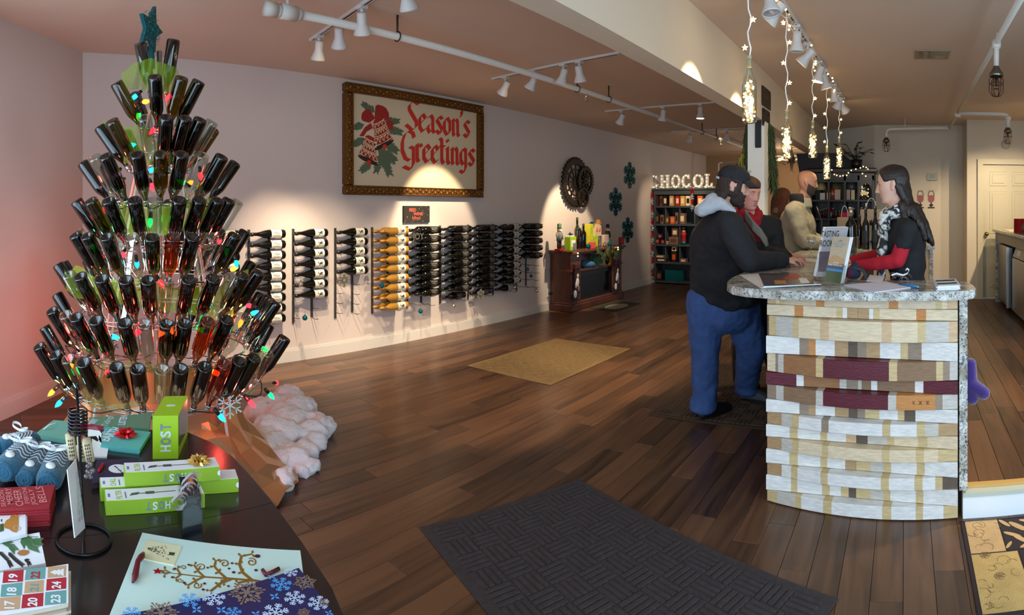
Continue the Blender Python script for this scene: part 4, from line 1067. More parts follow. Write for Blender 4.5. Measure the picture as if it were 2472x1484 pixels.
for i in range(7):
    z_ = at(188, 990+i*8.5, 1.36); mb.tube([z_+Vector((.022*cos(a*pi/10), .022*sin(a*pi/10), .002*sin(a))) for a in range(20)], .0026, 6, closed=True)
mb.build('coil', mat('bead_coil', (60, 60, 64), .15, .9), t, world=True)
M_cork = mat('cork', (196, 178, 140), .8, bump=.3, bscale=200, var=.15, vscale=60)
for (u0, v0, u1, v1, dd) in ((168, 1048, 176, 1106, 1.4), (208, 1060, 218, 1112, 1.38), (196, 1055, 200, 1110, 1.43)):
    a, b = at(u0, v0, dd), at(u1, v1, dd); mb = MB(); mb.cyl(a, b, .0115, n=14); o = mb.build('cork', M_cork, t, world=True)
    mb = MB(); ax = (b-a).normalized(); tc = -Vector((a.x, a.y, 0)).normalized(); sd = ax.cross(tc).normalized()
    for k in (-1, 0, 1):
        for j in range(5):
            c0 = a+(b-a)*(.15+.15*j)+tc*(.0115*sqrt(1-(k*.4)**2)+.0004)+sd*.0115*.4*k
            mb.add([c0-sd*.0012, c0+sd*.0012, c0+sd*.0012+ax*.005, c0-sd*.0012+ax*.005], [(0, 1, 2, 3)])
    mb.build('cork_print', M_ink, o, world=True)
M_marn = mesh_cloth('ribbon_maroon', (150, 24, 56), .85)
for pts_ in ([(180, 1020), (196, 1028), (215, 1022)], [(200, 1030), (222, 1030), (250, 1034)], [(192, 1030), (195, 1070), (184, 1108)], [(196, 1030), (200, 1060), (198, 1075)]):
    P = [at(u, v, 1.35) for u, v in pts_]; mb = MB(); mb.strip([[p+Vector((0, 0, .006)) for p in P], [p-Vector((0, .003, .006)) for p in P]]); mb.build('ribbon', M_marn, t, world=True)
P = [at(u, v, 1.4) for u, v in ((212, 1042), (232, 1040), (245, 1058), (236, 1078), (222, 1070))]; mb = MB(); mb.strip([[p+Vector((0, 0, .012)) for p in P], [p-Vector((0, .0, .012)) for p in P]]); mb.build('dotted_ribbon', mat('ribbon_dotted', (220, 216, 206), .6), t, world=True)
mb = MB(); rl = random.Random(3)
for i in range(12): mb.ball(at(208+rl.random()*16, 1116+rl.random()*40, 1.36), .006, 8, 5)
tag(mb.build('beads', mat('beads_smoke', (120, 110, 112), .1, .3), t, world=True), kind='stuff')
# rolled socks
M_sock = mat('sock_teal', (20, 84, 112), .9, bump=.5, bscale=160, sheen=.3, var=.12, vscale=40)
def sock(a, b, r, label, flatten=.8):
    c = (a+b)/2; ax = (b-a).normalized(); up = Vector((0, 0, 1)); sd = ax.cross(up).normalized()
    t = thing('rolled_socks', label, 'socks', c, 0, 'rolled socks on the table')
    blob('roll', [[(a+sd*r*.25, (r, r, r*.9)), (b+sd*r*.25, (r, r, r*.9)), (a-sd*r*.25, (r, r, r*.9)), (b-sd*r*.25, (r, r, r*.9))]], M_sock, t, .006, 2, world=True)
    mb = MB(); e0 = a-ax*r*.75
    pts = [e0+(sd*cos(k*.5)*1.2+up*sin(k*.5))*(r*.16+r*.6*k/34)-ax*.002 for k in range(35)]
    mb.tube(pts, .006, 6); mb.build('spiral_end', M_sock, t, world=True)
    for f in (.3, .42, .54, .66, .78, .9):
        p0 = a+(b-a)*f; mb = MB(); rows = [[], []]
        for k in range(11):
            g = -1.1+2.2*k/10; q = p0+sd*(r*1.2*sin(g))+up*(r*(cos(g))*.97+.0015); rows[0].append(q-ax*.0028+ax*.01*sin(k*1.3)); rows[1].append(q+ax*.0028+ax*.01*sin(k*1.3))
        mb.strip(rows); mb.build('stripe', M_white, t, world=True)
    p0 = a+(b-a)*.12+up*r*.93; mb = MB(); mb.ball(p0, (.018, .014, .006), 12, 6); mb.build('patch', M_white, t, world=True)
    p0 = a+(b-a)*.62; mb = MB()
    for s in (-1, 1):
        rows = [[], []]
        for k in range(13):
            g = pi*k/6; q = p0+up*(r*1.05+.012*sin(g/2)+.006)+sd*s*.022*(1-cos(g))/1.2+ax*.012*sin(g); rows[0].append(q-up*.004); rows[1].append(q+up*.004)
        mb.strip(rows)
    mb.build('ribbon_bow', M_white, t, world=True)
ts = lambda x, y, z: onz(x/4.947, 930+y/4.947, z)
sock(ts(40, 740, TZ+.035), ts(360, 660, TZ+.035), .032, 'teal rolled socks with white tag, the farthest back pair')
sock(ts(90, 990, TZ+.04), ts(330, 760, TZ+.04), .034, 'teal rolled socks with big spiral end, front pair at the edge')
sock(ts(330, 1080, TZ+.03), ts(530, 760, TZ+.03), .026, 'slim teal rolled socks between two fatter pairs')
sock(ts(590, 1120, TZ+.032), ts(710, 830, TZ+.032), .03, 'teal rolled socks with white bow nearest the card holder')
# red napkins
M_rn = mat('napkin_red', (150, 26, 36), .6); M_rnp = mat('napkin_print', (214, 130, 130), .6)
zr = TZ+.045
pts = [onz(u, v, zr) for u, v in ((-12, 1228), (119, 1221), (133, 1168.5), (-12, 1177))]
t = thing('napkin_stack', 'stack of red lettered napkin packs at the table edge', 'napkins', center(pts))
rj = random.Random(6)
for i in range(10):
    j = Vector((rj.uniform(-.003, .003), rj.uniform(-.003, .003), 0)) if i < 9 else Vector(); quadslab([p+j for p in pts], TZ+i*.0045+.0001, TZ+i*.0045+.0041).build('napkin_pack', M_rn, t, world=True)
o0, o1, o3 = pts[0], pts[1], pts[3]; F = frame((o0.x, o0.y, zr), o1-o0, o3-o0); W, H = (o1-o0).length, (o3-o0).length
phr = ['SEASON', 'MERRY', 'CHEER', 'EVERYONE', 'JOLLY', 'BELLS', 'MERRY', 'WISHES', 'BRIGHT', 'NOEL', 'PEACE']
mb = MB(); x = .12*W; k = 0
while x < .9*W:
    hh = .011+.004*(k % 3)
    R = F @ Matrix.Translation((x+hh, .08*H+.01*(k % 2), 0)) @ Matrix.Rotation(pi/2, 4, 'Z'); words(mb, phr[k % len(phr)], R, 0, 0, w=H*.78, h=hh, z=.0003, bold=.01); x += hh+.004; k += 1
mb.build('lettering', M_rnp, t, world=True)
# reindeer cards, pine napkins, numbered napkins
zc = TZ+.03
pts = [onz(u, v, zc) for u, v in ((-14, 1305), (62, 1287), (62, 1226), (-14, 1236))]
t = bagstack('card_pack', pts, 7, .0043, M_w, 'stack of white cards with golden reindeer motif', 'cards', 'paper goods stacked at the left of the table', TZ, .004)
mb = MB(); ok = lambda x, y: (lambda p: (p.x, p.y))(onz(x/5.225, 1200+y/5.225, zc))
flat(mb, [[ok(*p) for p in q] for q in ([(45, 350), (80, 290), (120, 270), (150, 210), (200, 200), (235, 230), (235, 330), (225, 420), (205, 445), (150, 430), (110, 400), (60, 390)],)], FT, zc+.0004); mb.build('reindeer_print', mat('print_ochre', (186, 124, 50), .6), t, world=True)
mb = MB(); flat(mb, [[ok(*p) for p in q] for q in ([(0, 340), (45, 330), (50, 420), (0, 440)], [(5, 290), (30, 270), (25, 320)])], FT, zc+.0004); mb.build('sprig_print', mat('print_olive', (70, 84, 40), .6), t, world=True)
for cx, cy in ((225, 215), (215, 390)):
    mb = MB(); a_ = [ok(cx+42*cos(i*.5), cy+28*sin(i*.5)) for i in range(14)]; flat(mb, pen(a_, .0018), FT, zc+.0007); mb.build('swirl_print', mat('print_rose', (206, 164, 140), .6), t, world=True)
zc = TZ+.02
pts = [onz(u, v, zc) for u, v in ((-14, 1378), (110, 1358), (95, 1284), (-14, 1302))]
t = bagstack('napkin_pack', pts, 4, .005, M_w, 'white napkins printed with pine branches and a cone', 'napkins', 'paper goods stacked at the left of the table', TZ, .003)
for (pts_, m, wd, l) in (((( 90, 500), (280, 495), (480, 500)), 'print_fir2', .004, 0), ((( 20, 530), (120, 590), (190, 670)), 'print_fir2', .004, 60), (((280, 500), (330, 590), (480, 640)), 'print_fir2', .004, 75), (((300, 500), (400, 560), (520, 560)), 'print_fir2', .004, 60), (((0, 690), (100, 790), (140, 870)), 'print_black', .004, 34), (((110, 700), (200, 790), (290, 860)), 'print_black', .004, 34), (((310, 790), (350, 800), (370, 850)), 'print_black', .004, 30)):
    mm = mat(m, (64, 110, 62) if 'fir2' in m else (44, 28, 22), .7); mb = MB(); P = []
    for a, b in zip(pts_, pts_[1:]):
        for i in range(10):
            f = i/10; x, y = a[0]+(b[0]-a[0])*f, a[1]+(b[1]-a[1])*f; L = hypot(b[0]-a[0], b[1]-a[1]); dx, dy = (b[0]-a[0])/L, (b[1]-a[1])/L
            for s in (-1, 1):
                if l: P += pen([ok(x, y), ok(x+(dx*.7-s*dy*.7)*l, y+(dy*.7+s*dx*.7)*l)], .0016)
    P += pen([ok(*p) for p in pts_], .002); flat(mb, P, FT, zc+.0003); tag(mb.build('branch_print', mm, t, world=True), kind='stuff')
mb = MB(); flat(mb, [[ok(*p) for p in ((215, 715), (240, 680), (290, 665), (370, 675), (360, 710), (310, 735), (250, 735))]], FT, zc+.001); mb.build('cone_print', mat('print_cone', (176, 112, 56), .6), t, world=True)
zc = TZ+.042
pts = [onz(u, v, zc) for u, v in ((-16, 1488), (165, 1455), (165, 1361), (-16, 1384))]
t = bagstack('napkin_pack', pts, 8, .0052, mat('napkin_cream', (206, 196, 176), .6), 'napkins printed with numbered advent squares, nearest the lens', 'napkins', 'paper goods stacked at the left of the table', TZ, .006)
mb = quadslab(pts, zc-.0004, zc+.0004); mb.build('top_sheet', M_w, t, world=True)
M_nr, M_nt, M_nk = mat('square_red', (178, 30, 46), .6), mat('square_teal', (104, 158, 154), .6), mat('square_kraft', (196, 158, 122), .6)
cells = [((45, 935), (300, 918), (290, 1065), (30, 1085), M_nr, '19', M_w), ((330, 905), (578, 885), (568, 1030), (312, 1050), M_nt, '22', M_nr), ((605, 880), (840, 860), (830, 1000), (598, 1020), M_nk, '', M_w),
         ((20, 1105), (285, 1075), (275, 1240), (5, 1262), M_nt, '18', M_w), ((318, 1065), (555, 1043), (548, 1195), (305, 1215), M_nk, '21', M_nt), ((590, 1035), (838, 1010), (836, 1155), (580, 1180), M_nr, '24', M_w),
         ((-20, 1275), (262, 1245), (250, 1410), (-25, 1440), M_nk, '17', M_w), ((285, 1232), (550, 1205), (543, 1375), (268, 1405), M_nr, '20', M_w), ((572, 1200), (838, 1172), (835, 1340), (563, 1365), M_nt, '23', M_w)]
for a, b, c_, d_, m, s, mi in cells:
    q = [onz(p[0]/5.225, 1200+p[1]/5.225, zc) for p in (a, b, c_, d_)]
    mb = MB(); flat(mb, [[(p.x, p.y) for p in q]], FT, zc+.0006); sq = mb.build('square', m, t, world=True)
    # numbers run from the lower edge up
    F = frame((q[3].x, q[3].y, zc), q[1]-q[2] if False else q[0]-q[3], q[0]-q[1]); wq, hq = (q[0]-q[3]).length, (q[0]-q[1]).length
    if s:
        mb = MB(); words(mb, s, F, wq*.18, -hq*.72, w=wq*.62, h=hq*.46, z=.0009, bold=.03); mb.build('number', mi, sq, world=True)
    else:
        mb = MB(); T = lambda x, y: (wq*x, -hq*y); flat(mb, [[T(.5, .12), T(.26, .42), T(.74, .42)], [T(.5, .3), T(.2, .62), T(.8, .62)], [T(.5, .46), T(.14, .84), T(.86, .84)]], F, .0009); mb.build('tree_print', M_w, sq, world=True)
# cream bag with the golden tree, navy snowflake bag over it
zb = TZ+.012
pts = [onz(u, v, zb) for u, v in ((343.7, 1285), (724.8, 1328), (734, 1400), (700, 1520), (262, 1490))]
M_cb = mat('bag_cream', (204, 232, 224), .28, coat=.3)
t = thing('gift_bag', 'cream gift bag with golden scrolled tree lying flat', 'gift bag', center(pts), 0, 'large gift bags lying at the front')
quadslab(pts, TZ+.0002, zb).build('bag', M_cb, t, world=True)
o7 = lambda x, y: (lambda p: (p.x, p.y))(onz(260+x/4.12, 1260+y/4.12, zb))
pts2 = [Vector((*o7(*p), 0)) for p in ((390, 180), (738, 245), (660, 435), (318, 360))]
quadslab(pts2, zb, zb+.0016).build('gift_tag', mat('tag_cream', (222, 220, 180), .5), t, world=True)
M_scroll = mat('print_gold', (150, 110, 40), .4, .3); M_ber = mat('print_berry', (70, 20, 44), .5)
mb = MB(); P = []
trunk = [(560, 500), (700, 515), (950, 545), (1200, 560), (1450, 580), (1560, 600)]
for i in range(len(trunk)-1): P += pen([o7(*trunk[i]), o7(*trunk[i+1])], .0022+.0012*i)
def limb(pts_, w0, leaves=True):
    global P
    n = len(pts_)
    for i in range(n-1): P += pen([o7(*pts_[i]), o7(*pts_[i+1])], w0*(1-.5*i/n))
    if leaves:
        for i in range(1, n):
            x, y = pts_[i]; dx, dy = pts_[i][0]-pts_[i-1][0], pts_[i][1]-pts_[i-1][1]; L = hypot(dx, dy) or 1; dx, dy = dx/L, dy/L
            for s in (-1, 1):
                e = (x+(dx*.5-s*dy*.85)*52, y+(dy*.5+s*dx*.85)*40); m_ = ((x+e[0])/2, (y+e[1])/2); nx, ny = -(e[1]-y), e[0]-x; l2 = hypot(nx, ny)
                P.append([o7(x, y), o7(m_[0]+(e[0]-x)*.15+nx/l2*13, m_[1]+(e[1]-y)*.15+ny/l2*13), o7(*e), o7(m_[0]+(e[0]-x)*.15-nx/l2*13, m_[1]+(e[1]-y)*.15-ny/l2*13)])
def curl(cx, cy, r, a0, turns, w_):
    global P
    pts_ = []
    for i in range(26):
        f = i/25; a = a0+turns*2*pi*f; rr_ = r*(1-.75*f); pts_.append(o7(cx+rr_*cos(a), cy+rr_*.8*sin(a)))
    P += pen(pts_, w_)
limb([(960, 545), (900, 490), (860, 430)], .005); limb([(1180, 560), (1110, 500), (1060, 440), (1075, 385)], .006); limb([(1430, 575), (1340, 500), (1310, 420), (1330, 340), (1430, 320)], .007)
limb([(960, 545), (880, 580), (800, 630)], .005); limb([(1180, 565), (1110, 620), (1020, 690)], .006); limb([(720, 515), (690, 470)], .004); limb([(730, 520), (680, 560)], .004); limb([(620, 505), (570, 480)], .003); limb([(620, 505), (570, 520)], .003); limb([(1250, 565), (1160, 600)], .004); limb([(1430, 580), (1300, 605)], .005)
curl(930, 450, 46, 3.3, 1.2, .0026); curl(1160, 415, 50, 3.5, 1.2, .003); curl(890, 630, 44, -.4, 1.2, .0026); curl(1430, 400, 52, -2, 1.3, .003); curl(755, 455, 30, 3, 1.1, .002); curl(720, 580, 30, 0, 1.1, .002)
flat(mb, P, FT, zb+.0004); mb.build('tree_print', M_scroll, t, world=True)
mb = MB()
for x, y, r in ((805, 428, 13), (670, 465, 11), (995, 458, 13), (1237, 413, 14), (1207, 466, 13), (1253, 503, 17), (1475, 482, 17), (1490, 342, 28), (638, 553, 11), (762, 608, 15), (963, 615, 14), (950, 675, 14), (1200, 640, 12)):
    c_ = o7(x, y); flat(mb, [disc(c_[0], c_[1], r/4.12/1400*1.25, n=12)], FT, zb+.0012)
tag(mb.build('berries_print', M_ber, t, world=True), kind='stuff')
mb = MB(); c_ = o7(497, 492); flat(mb, [[(c_[0]+(.011 if i % 2 == 0 else .005)*cos(i*pi/5+2.8), c_[1]+(.011 if i % 2 == 0 else .005)*sin(i*pi/5+2.8)) for i in range(10)]], FT, zb+.0012); mb.build('star_print', M_redb, t, world=True)
P = []; rl = random.Random(12)
for i in range(70):
    f = rl.random(); cx, cy = 400+f*205, 270+f*42; s = rl.uniform(-1, 1)*(8+62*f); P.append([o7(cx+4*k[0], cy+s+4*k[1]) for k in ((-1, -1), (1, -1), (1, 1), (-1, 1))])
P.append([o7(*p) for p in ((612, 305), (672, 312), (660, 340), (608, 335))])
mb = MB(); flat(mb, P, FT, zb+.0018); tag(mb.build('tag_print', mat('print_moss', (62, 70, 52), .6), t, world=True), kind='stuff')
a, b = Vector((*o7(355, 340), zb+.006)), Vector((*o7(250, 625), zb+.006)); mb = MB(); mb.tube([a, a+(b-a)*.2+Vector((.002, 0, .006)), a+(b-a)*.5+Vector((-.003, 0, .01)), a+(b-a)*.8, b], [.004, .007, .0055, .007, .003], 7); mb.build('ribbon_handle', mat('ribbon_wine', (96, 18, 30), .4), t, world=True)
a, b, c_ = [Vector((*o7(*p), zb+.004)) for p in ((1540, 495), (1575, 545), (1705, 480))]; mb = MB(); mb.tube([a, b], .004, 6); mb.tube([b, c_], .004, 6); mb.build('ribbon_end', MATS['ribbon_wine'], t, world=True)
zn = zb+.012
pts = [onz(u, v, zn) for u, v in ((290, 1484), (721, 1370), (757.6, 1415), (808, 1486), (815, 1560), (300, 1580))]
t = thing('gift_bag', 'navy gift bag with white, blue and tan snowflakes', 'gift bag', center(pts), 0, 'large gift bags lying at the front')
quadslab(pts, zb+.0004, zn).build('bag', mat('bag_navy', (26, 32, 84), .3, coat=.3), t, world=True)
o8 = lambda x, y: (lambda p: (p.x, p.y))(onz(260+x/4.12, 1260+y/4.12, zn))
M_sw, M_sb, M_st = mat('flake_white', (196, 212, 240), .5), mat('flake_blue', (84, 160, 232), .5), mat('flake_tan', (140, 120, 104), .4, .2)
def flake(cx, cy, r, m, kind):
    c_ = o8(cx, cy); d_ = onz(260+cx/4.12, 1260+cy/4.12, zn); R = r/4.12/1400*hypot(d_.x, d_.y); P = []
    for i in range(6 if kind != 'd' else 4):
        a = i*pi/3+.3 if kind != 'd' else i*pi/2+.5
        def pt(q, o_): return (c_[0]+R*(q*cos(a)-o_*sin(a)), c_[1]+R*(q*sin(a)+o_*cos(a)))
        if kind == 'l': # leafed
            for q, s in ((.3, .0), (.55, .2), (.55, -.2), (.75, .16), (.75, -.16), (.92, 0)):
                k = pt(q, s); P.append(disc(k[0], k[1], R*(.15 if q < .7 else .1), R*(.1 if q < .7 else .07), 10, a+s*3))
            P += pen([pt(.1, 0), pt(.9, 0)], R*.06)
        elif kind == 'd': P.append([pt(.05, 0), pt(.5, .22), pt(1, 0), pt(.5, -.22)])
        else:
            P += pen([pt(0, 0), pt(1, 0)], R*.11)
            for q, l in ((.35, .2), (.6, .28), (.8, .22)):
                for s in (-1, 1): P += pen([pt(q, 0), pt(q+l*.75, s*l)], R*.1)
    if kind == 'l': P.append(disc(c_[0], c_[1], R*.18, n=12))
    mb = MB(); flat(mb, P, FT, zn+.0003); mb.build('snowflake_print', m, t, world=True)
for x, y, r, m, k in ((1725, 620, 105, M_sb, 's'), (1055, 755, 115, M_sw, 's'), (1860, 755, 105, M_sw, 's'), (2095, 805, 105, M_sw, 's'), (815, 775, 105, M_sb, 's'), (1670, 900, 130, M_sw, 's'), (1820, 500, 70, M_sw, 's'), (1385, 700, 190, M_st, 'l'), (1960, 600, 120, M_st, 'l'), (535, 905, 180, M_st, 'l'), (1950, 900, 70, M_st, 'l'), (2150, 800, 60, M_st, 'l'),
                      (1660, 740, 62, M_sb, 'd'), (885, 870, 66, M_sb, 'd'), (1130, 875, 66, M_sb, 'd'), (1475, 915, 60, M_sb, 'd'), (2200, 905, 50, M_sb, 'd'), (1630, 545, 48, M_sb, 'd'), (240, 905, 90, M_sb, 's'), (1250, 900, 80, M_sb, 's')): flake(x, y, r, m, k)
# ================================================================ tasting counter
ZC = 1.115
ct = thing('tasting_counter', 'L-shaped tasting counter clad in barrel staves under a granite top', 'counter', (-.3, 3.4, 0))
out = [(.22, 2.715), (.30, 2.735), (.335, 2.775), (.348, 2.84), (.35, 2.95), (.335, 3.06), (.26, 3.14), (.1, 3.155), (-.24, 3.16), (-.27, 3.19), (-.27, 5.95), (-.98, 5.95), (-.985, 3.5), (-.97, 3.15), (-.945, 2.98), (-.913, 2.88), (-.86, 2.79), (-.78, 2.73), (-.63, 2.695), (-.395, 2.70), (0, 2.712)]
mb = MB()
cx, cy = -.45, 3.3
def inset(e):
    r = []; n = len(out)
    for i in range(n):
        a, b, c = Vector(out[i-1]), Vector(out[i]), Vector(out[(i+1) % n]); d_ = (c-a).normalized(); r.append((b.x-d_.y*e, b.y+d_.x*e))
    return r
mb.prism(out, ZC-.038, ZC-.005); mb.prism(inset(.005), ZC-.005, ZC); mb.prism(inset(.005), ZC-.043, ZC-.038)
mb.build('granite_top', GRANITE, ct, world=True)
MB().b2((.262, 2.795, .14), (.302, 3.12, ZC-.043)).build('granite_end_panel', GRANITE, ct, world=True)
M_core = mat('counter_core', (60, 48, 38), .7)
MB().b2((-.66, 2.96, 0), (.258, 3.1, ZC-.044)).build('core', M_core, ct, world=True)
MB().b2((-.70, 3.08, 0), (-.32, 5.9, ZC-.044)).build('core', M_core, ct, world=True)
MB().b2((-.70, 2.93, 0), (-.66, 3.2, ZC-.044)).build('side_panel', M_core, ct, world=True)
PAL = {'C': (222, 200, 166), 'W': (226, 222, 216), 'O': (196, 132, 72), 'P': (206, 172, 132), 'T': (204, 178, 128), 'U': (180, 146, 104), 'G': (148, 128, 108), 'H': (196, 188, 176), 'B': (152, 104, 64), 'K': (138, 106, 78), 'M': (92, 20, 36), 'D': (96, 80, 66), 'L': (214, 192, 162)}
PK = list(PAL); PM = [mat('stave_'+k, PAL[k], .55 if k != 'M' else .4, bump=.25, bscale=30, stretch=(1.5, 6, 9), var=.14, vscale=14) for k in PK]
ROWS = [
 ('190P 232C 300T 680L 780O 1520L 1625O 2040L 2115T 2170C 2290P', 737, 743), ('415C 520O 910C 985T 1035W 1160U 1290U 1335W 1410T 1825C 1935O 2290C', 764, 771),
 ('105D 200T 410H 485T 745C 850P 1450C 1560P 1845C 1935T 2190H 2290P', 812, 822), ('475W 585G 665O 888W 1045U 1150D 1255G 1412U 1645W 1730T 1885G 2290W', 858, 864),
 ('190C 225G 295H 695B 780T 1530M 1620T 2050K 2125T 2200G 2290H', 903, 910), ('440M 525W 945B 1025H 1155G 1200H 1310K 1380W 1810K 1905W 2290M', 933, 943),
 ('200G 295H 695K 780H 1520M 1610H 2040O 2120G 2290H', 966, 982), ('475W 585G 665U 890W 1050U 1150D 1240G 1315T 1405T 1615W 1690T 1815D 2290W', 998, 1014),
 ('270U 400H 485T 760W 845G 1455W 1545T 1835W 1925T 2075H 2290U', 1029, 1043), ('360W 455T 720W 800T 1020W 1140P 1270D 1495H 1575T 1845C 1950T 2290C', 1058, 1075),
 ('270U 400H 485T 765C 840T 1450C 1535T 1825C 1915T 2070C 2290T', 1086, 1107), ('355W 455T 720W 800T 1010W 1135U 1305T 1450H 1540T 1830W 1920T 2290W', 1118, 1146),
 ('270U 390W 470T 750W 835T 1440W 1530T 1810W 1900T 2040W 2120T 2290D', 1145, 1177), ('375W 450T 740W 830T 960W 1050T 1135D 1305T 1445H 1530T 1820W 1905T 2290W', 1180, 1217), ('210T 440H 515T 780W 880T 1455W 1555T 1825W 1905T 2130W 2290T', 1210, 1252)]
e0, e1 = Vector((-.702, 2.9, 0)), Vector((.256, 2.805, 0)); nn = Vector((e1.y-e0.y, -(e1.x-e0.x), 0)).normalized()   # towards the lens
zt0 = ZC-.045
for r, (bands, vl, vr) in enumerate(ROWS):
    zb_ = (EYE-2.978*(vl-505.7)/1400+EYE-2.812*(vr-505.7)/1400)/2; zb_ = max(.004, zb_)
    bs = [(int(''.join(ch for ch in q if ch.isdigit())), q[-1]) for q in bands.split()]
    segs = []; x = 80
    for e, k in bs: segs.append(((x-80)/2210, (e-80)/2210, k)); x = e
    odd = r % 2 == 0
    def off(f):
        k = 1-(2*f-1)**2
        return (.004+.046*k) if odd else (.022-.034*k)
    if r in (0, 1): off0 = off; off = lambda f, g=off0: g(f)*.35
    groups = [segs]
    if not odd:
        mid = min((abs(s[1]-.484), s[1]) for s in segs)[1]; groups = [[s for s in segs if s[1] <= mid+1e-6], [s for s in segs if s[1] > mid+1e-6]]
    for g in groups:
        mb = MB(); f0, f1 = g[0][0]+.0007, g[-1][1]-.0007
        z0, z1 = zb_+.0012, zt0-.0012
        for s0, s1, k in g:
            s0, s1 = max(s0, f0), min(s1, f1); n = max(1, int((s1-s0)*14))
            for i in range(n):
                a, b = s0+(s1-s0)*i/n, s0+(s1-s0)*(i+1)/n; pa, pb = e0+(e1-e0)*a, e0+(e1-e0)*b
                oa, ob = off(a), off(b); qa, qb = pa+nn*oa, pb+nn*ob; ra, rb_ = pa+nn*(oa-.068), pb+nn*(ob-.068); Zv = lambda p, z: Vector((p.x, p.y, z))
                dz = .0022
                mb.add([Zv(qa, z0+dz), Zv(qb, z0+dz), Zv(qb, z1-dz), Zv(qa, z1-dz), Zv(qa-nn*dz, z0), Zv(qb-nn*dz, z0), Zv(qb-nn*dz, z1), Zv(qa-nn*dz, z1), Zv(ra, z0), Zv(rb_, z0), Zv(rb_, z1), Zv(ra, z1)],
                       [(0, 1, 2, 3), (3, 2, 6, 7), (4, 5, 1, 0), (7, 6, 10, 11), (8, 9, 5, 4)], PK.index(k))
        for f in (f0, f1):
            p = e0+(e1-e0)*f; q, rr2 = p+nn*off(f), p+nn*(off(f)-.068); mb.add([Vector((q.x, q.y, z0)), Vector((q.x, q.y, z1)), Vector((rr2.x, rr2.y, z1)), Vector((rr2.x, rr2.y, z0))], [(0, 1, 2, 3)], PK.index('T'))
        mb.build('barrel_stave', PM, ct, world=True)
    if r == 6:
        mb = MB(); F = frame(e0+(e1-e0)*.77+nn*(off(.8)+.002)+Vector((0, 0, zb_+.03)), e1-e0, (0, 0, 1)); words(mb, 'x  x  x', F, 0, 0, w=.085, h=.018, bold=.0); mb.build('stencil', mat('stencil_brown', (104, 62, 30), .7), ct, world=True)
    zt0 = zb_
# ---- on the counter
def on(u, v, h=0): return onz(u, v, ZC+h)
zoom = lambda x, y: (1740+x/4.12, 530+y/4.12)
def O(x, y, h=0): return on(*zoom(x, y), h)
top = [O(375, 530, .012), O(900, 525, .012), O(1000, 640, .012), O(430, 662, .012)]
mt = thing('magazine_fan', 'fan of wine magazines spread on the near left end of the counter', 'magazines', center(top))
M_mag = mat('magazine_cover', (92, 80, 92), .25, coat=.4, var=.35, vscale=9); M_page = mat('magazine_pages', (232, 232, 232), .5)
piv = top[1]
for i in range(9, 0, -1):
    R = Matrix.Translation(piv) @ Matrix.Rotation(.018*i, 4, 'Z') @ Matrix.Translation(-piv)
    q = [R @ p+Vector((-.014*i, .002*i, 0)) for p in top]; quadslab(q, ZC+.0004+(9-i)*.0009, ZC+.0004+(9-i)*.0009+.0007).build('magazine', M_page, mt, world=True)
    zq = ZC+.0004+(9-i)*.0009+.0008; L_ = lambda f_, g_: (q[3]*(1-f_)+q[2]*f_)*(1-g_)+(q[0]*(1-f_)+q[1]*f_)*g_; mb = MB(); mb.add([Vector((*L_(*k).xy, zq)) for k in ((.03, .0), (.1, .0), (.1, 1), (.03, 1))], [(0, 1, 2, 3)]); mb.build('cover_edge', M_mag, mt, world=True, fixn=True)
quadslab(top, ZC+.009, ZC+.012).build('magazine', M_page, mt, world=True)
zt_ = ZC+.0122; q = top
mb = MB(); mb.add([Vector((p.x, p.y, zt_)) for p in q], [tuple(range(4)) if (q[1]-q[0]).cross(q[3]-q[0]).z > 0 else (3, 2, 1, 0)]); mb.build('cover', M_mag, mt, world=True)
def inq(f, g, z=zt_+.0003): p = (q[3]*(1-f)+q[2]*f)*(1-g)+(q[0]*(1-f)+q[1]*f)*g; return Vector((p.x, p.y, z))
for pts_, m in (([(.35, .45), (.6, .85), (.72, .9), (.75, .6), (.6, .4)], mat('print_rosewine', (176, 34, 44), .3)), ([(.2, .1), (.4, .1), (.42, .35), (.22, .38)], mat('print_amber', (190, 130, 60), .3)), ([(.66, .1), (.82, .12), (.82, .5), (.68, .52)], M_page), ([(.0, .86), (.5, .9), (.5, .98), (.0, .98)], mat('print_black', (44, 28, 22), .6))):
    mb = MB(); mb.add([inq(*p) for p in pts_], [tuple(range(len(pts_)))]); mb.build('cover_print', m, mt, world=True, fixn=True)
d_ = inq(.97, .08)-inq(.97, .95); F = frame(inq(.84, .95, zt_+.0006), -(inq(.84, .95)-inq(.84, .1)), inq(.98, .5)-inq(.84, .5)); mb = MB(); words(mb, 'WINE', F, 0, 0, w=.15, h=.035, bold=.01); mb.build('lettering', M_page, mt, world=True)
# brochure stand
bs = thing('brochure_stand', 'clear acrylic stand holding wine maps and tasting magazines on the counter', 'brochure holder', at(2008, 682, 3.02))
def sheet(corners, th_, name, m, par):
    n_ = (corners[1]-corners[0]).cross(corners[3]-corners[0]).normalized(); n_ = n_ if n_.dot(-corners[0]+Vector((0, 0, EYE))) > 0 else -n_
    mb = MB(); mb.add(list(corners)+[c-n_*th_ for c in corners], [(0, 1, 2, 3), (4, 7, 6, 5), (0, 4, 5, 1), (1, 5, 6, 2), (2, 6, 7, 3), (3, 7, 4, 0)]); return mb.build(name, m, par, world=True, fixn=True), n_
mg = [at(1969, 668, 3.10), at(2024, 668, 3.06), at(2048, 548, 3.13), at(1993, 549, 3.17)]
for i in range(4):
    o_, n_ = sheet([c+Vector((-.006, .012, .0008))*i for c in mg], .003, 'magazine', M_page, bs)
_, n_ = sheet([c for c in mg], .0008, 'magazine_cover', mat('cover_pale', (206, 204, 206), .3), bs)
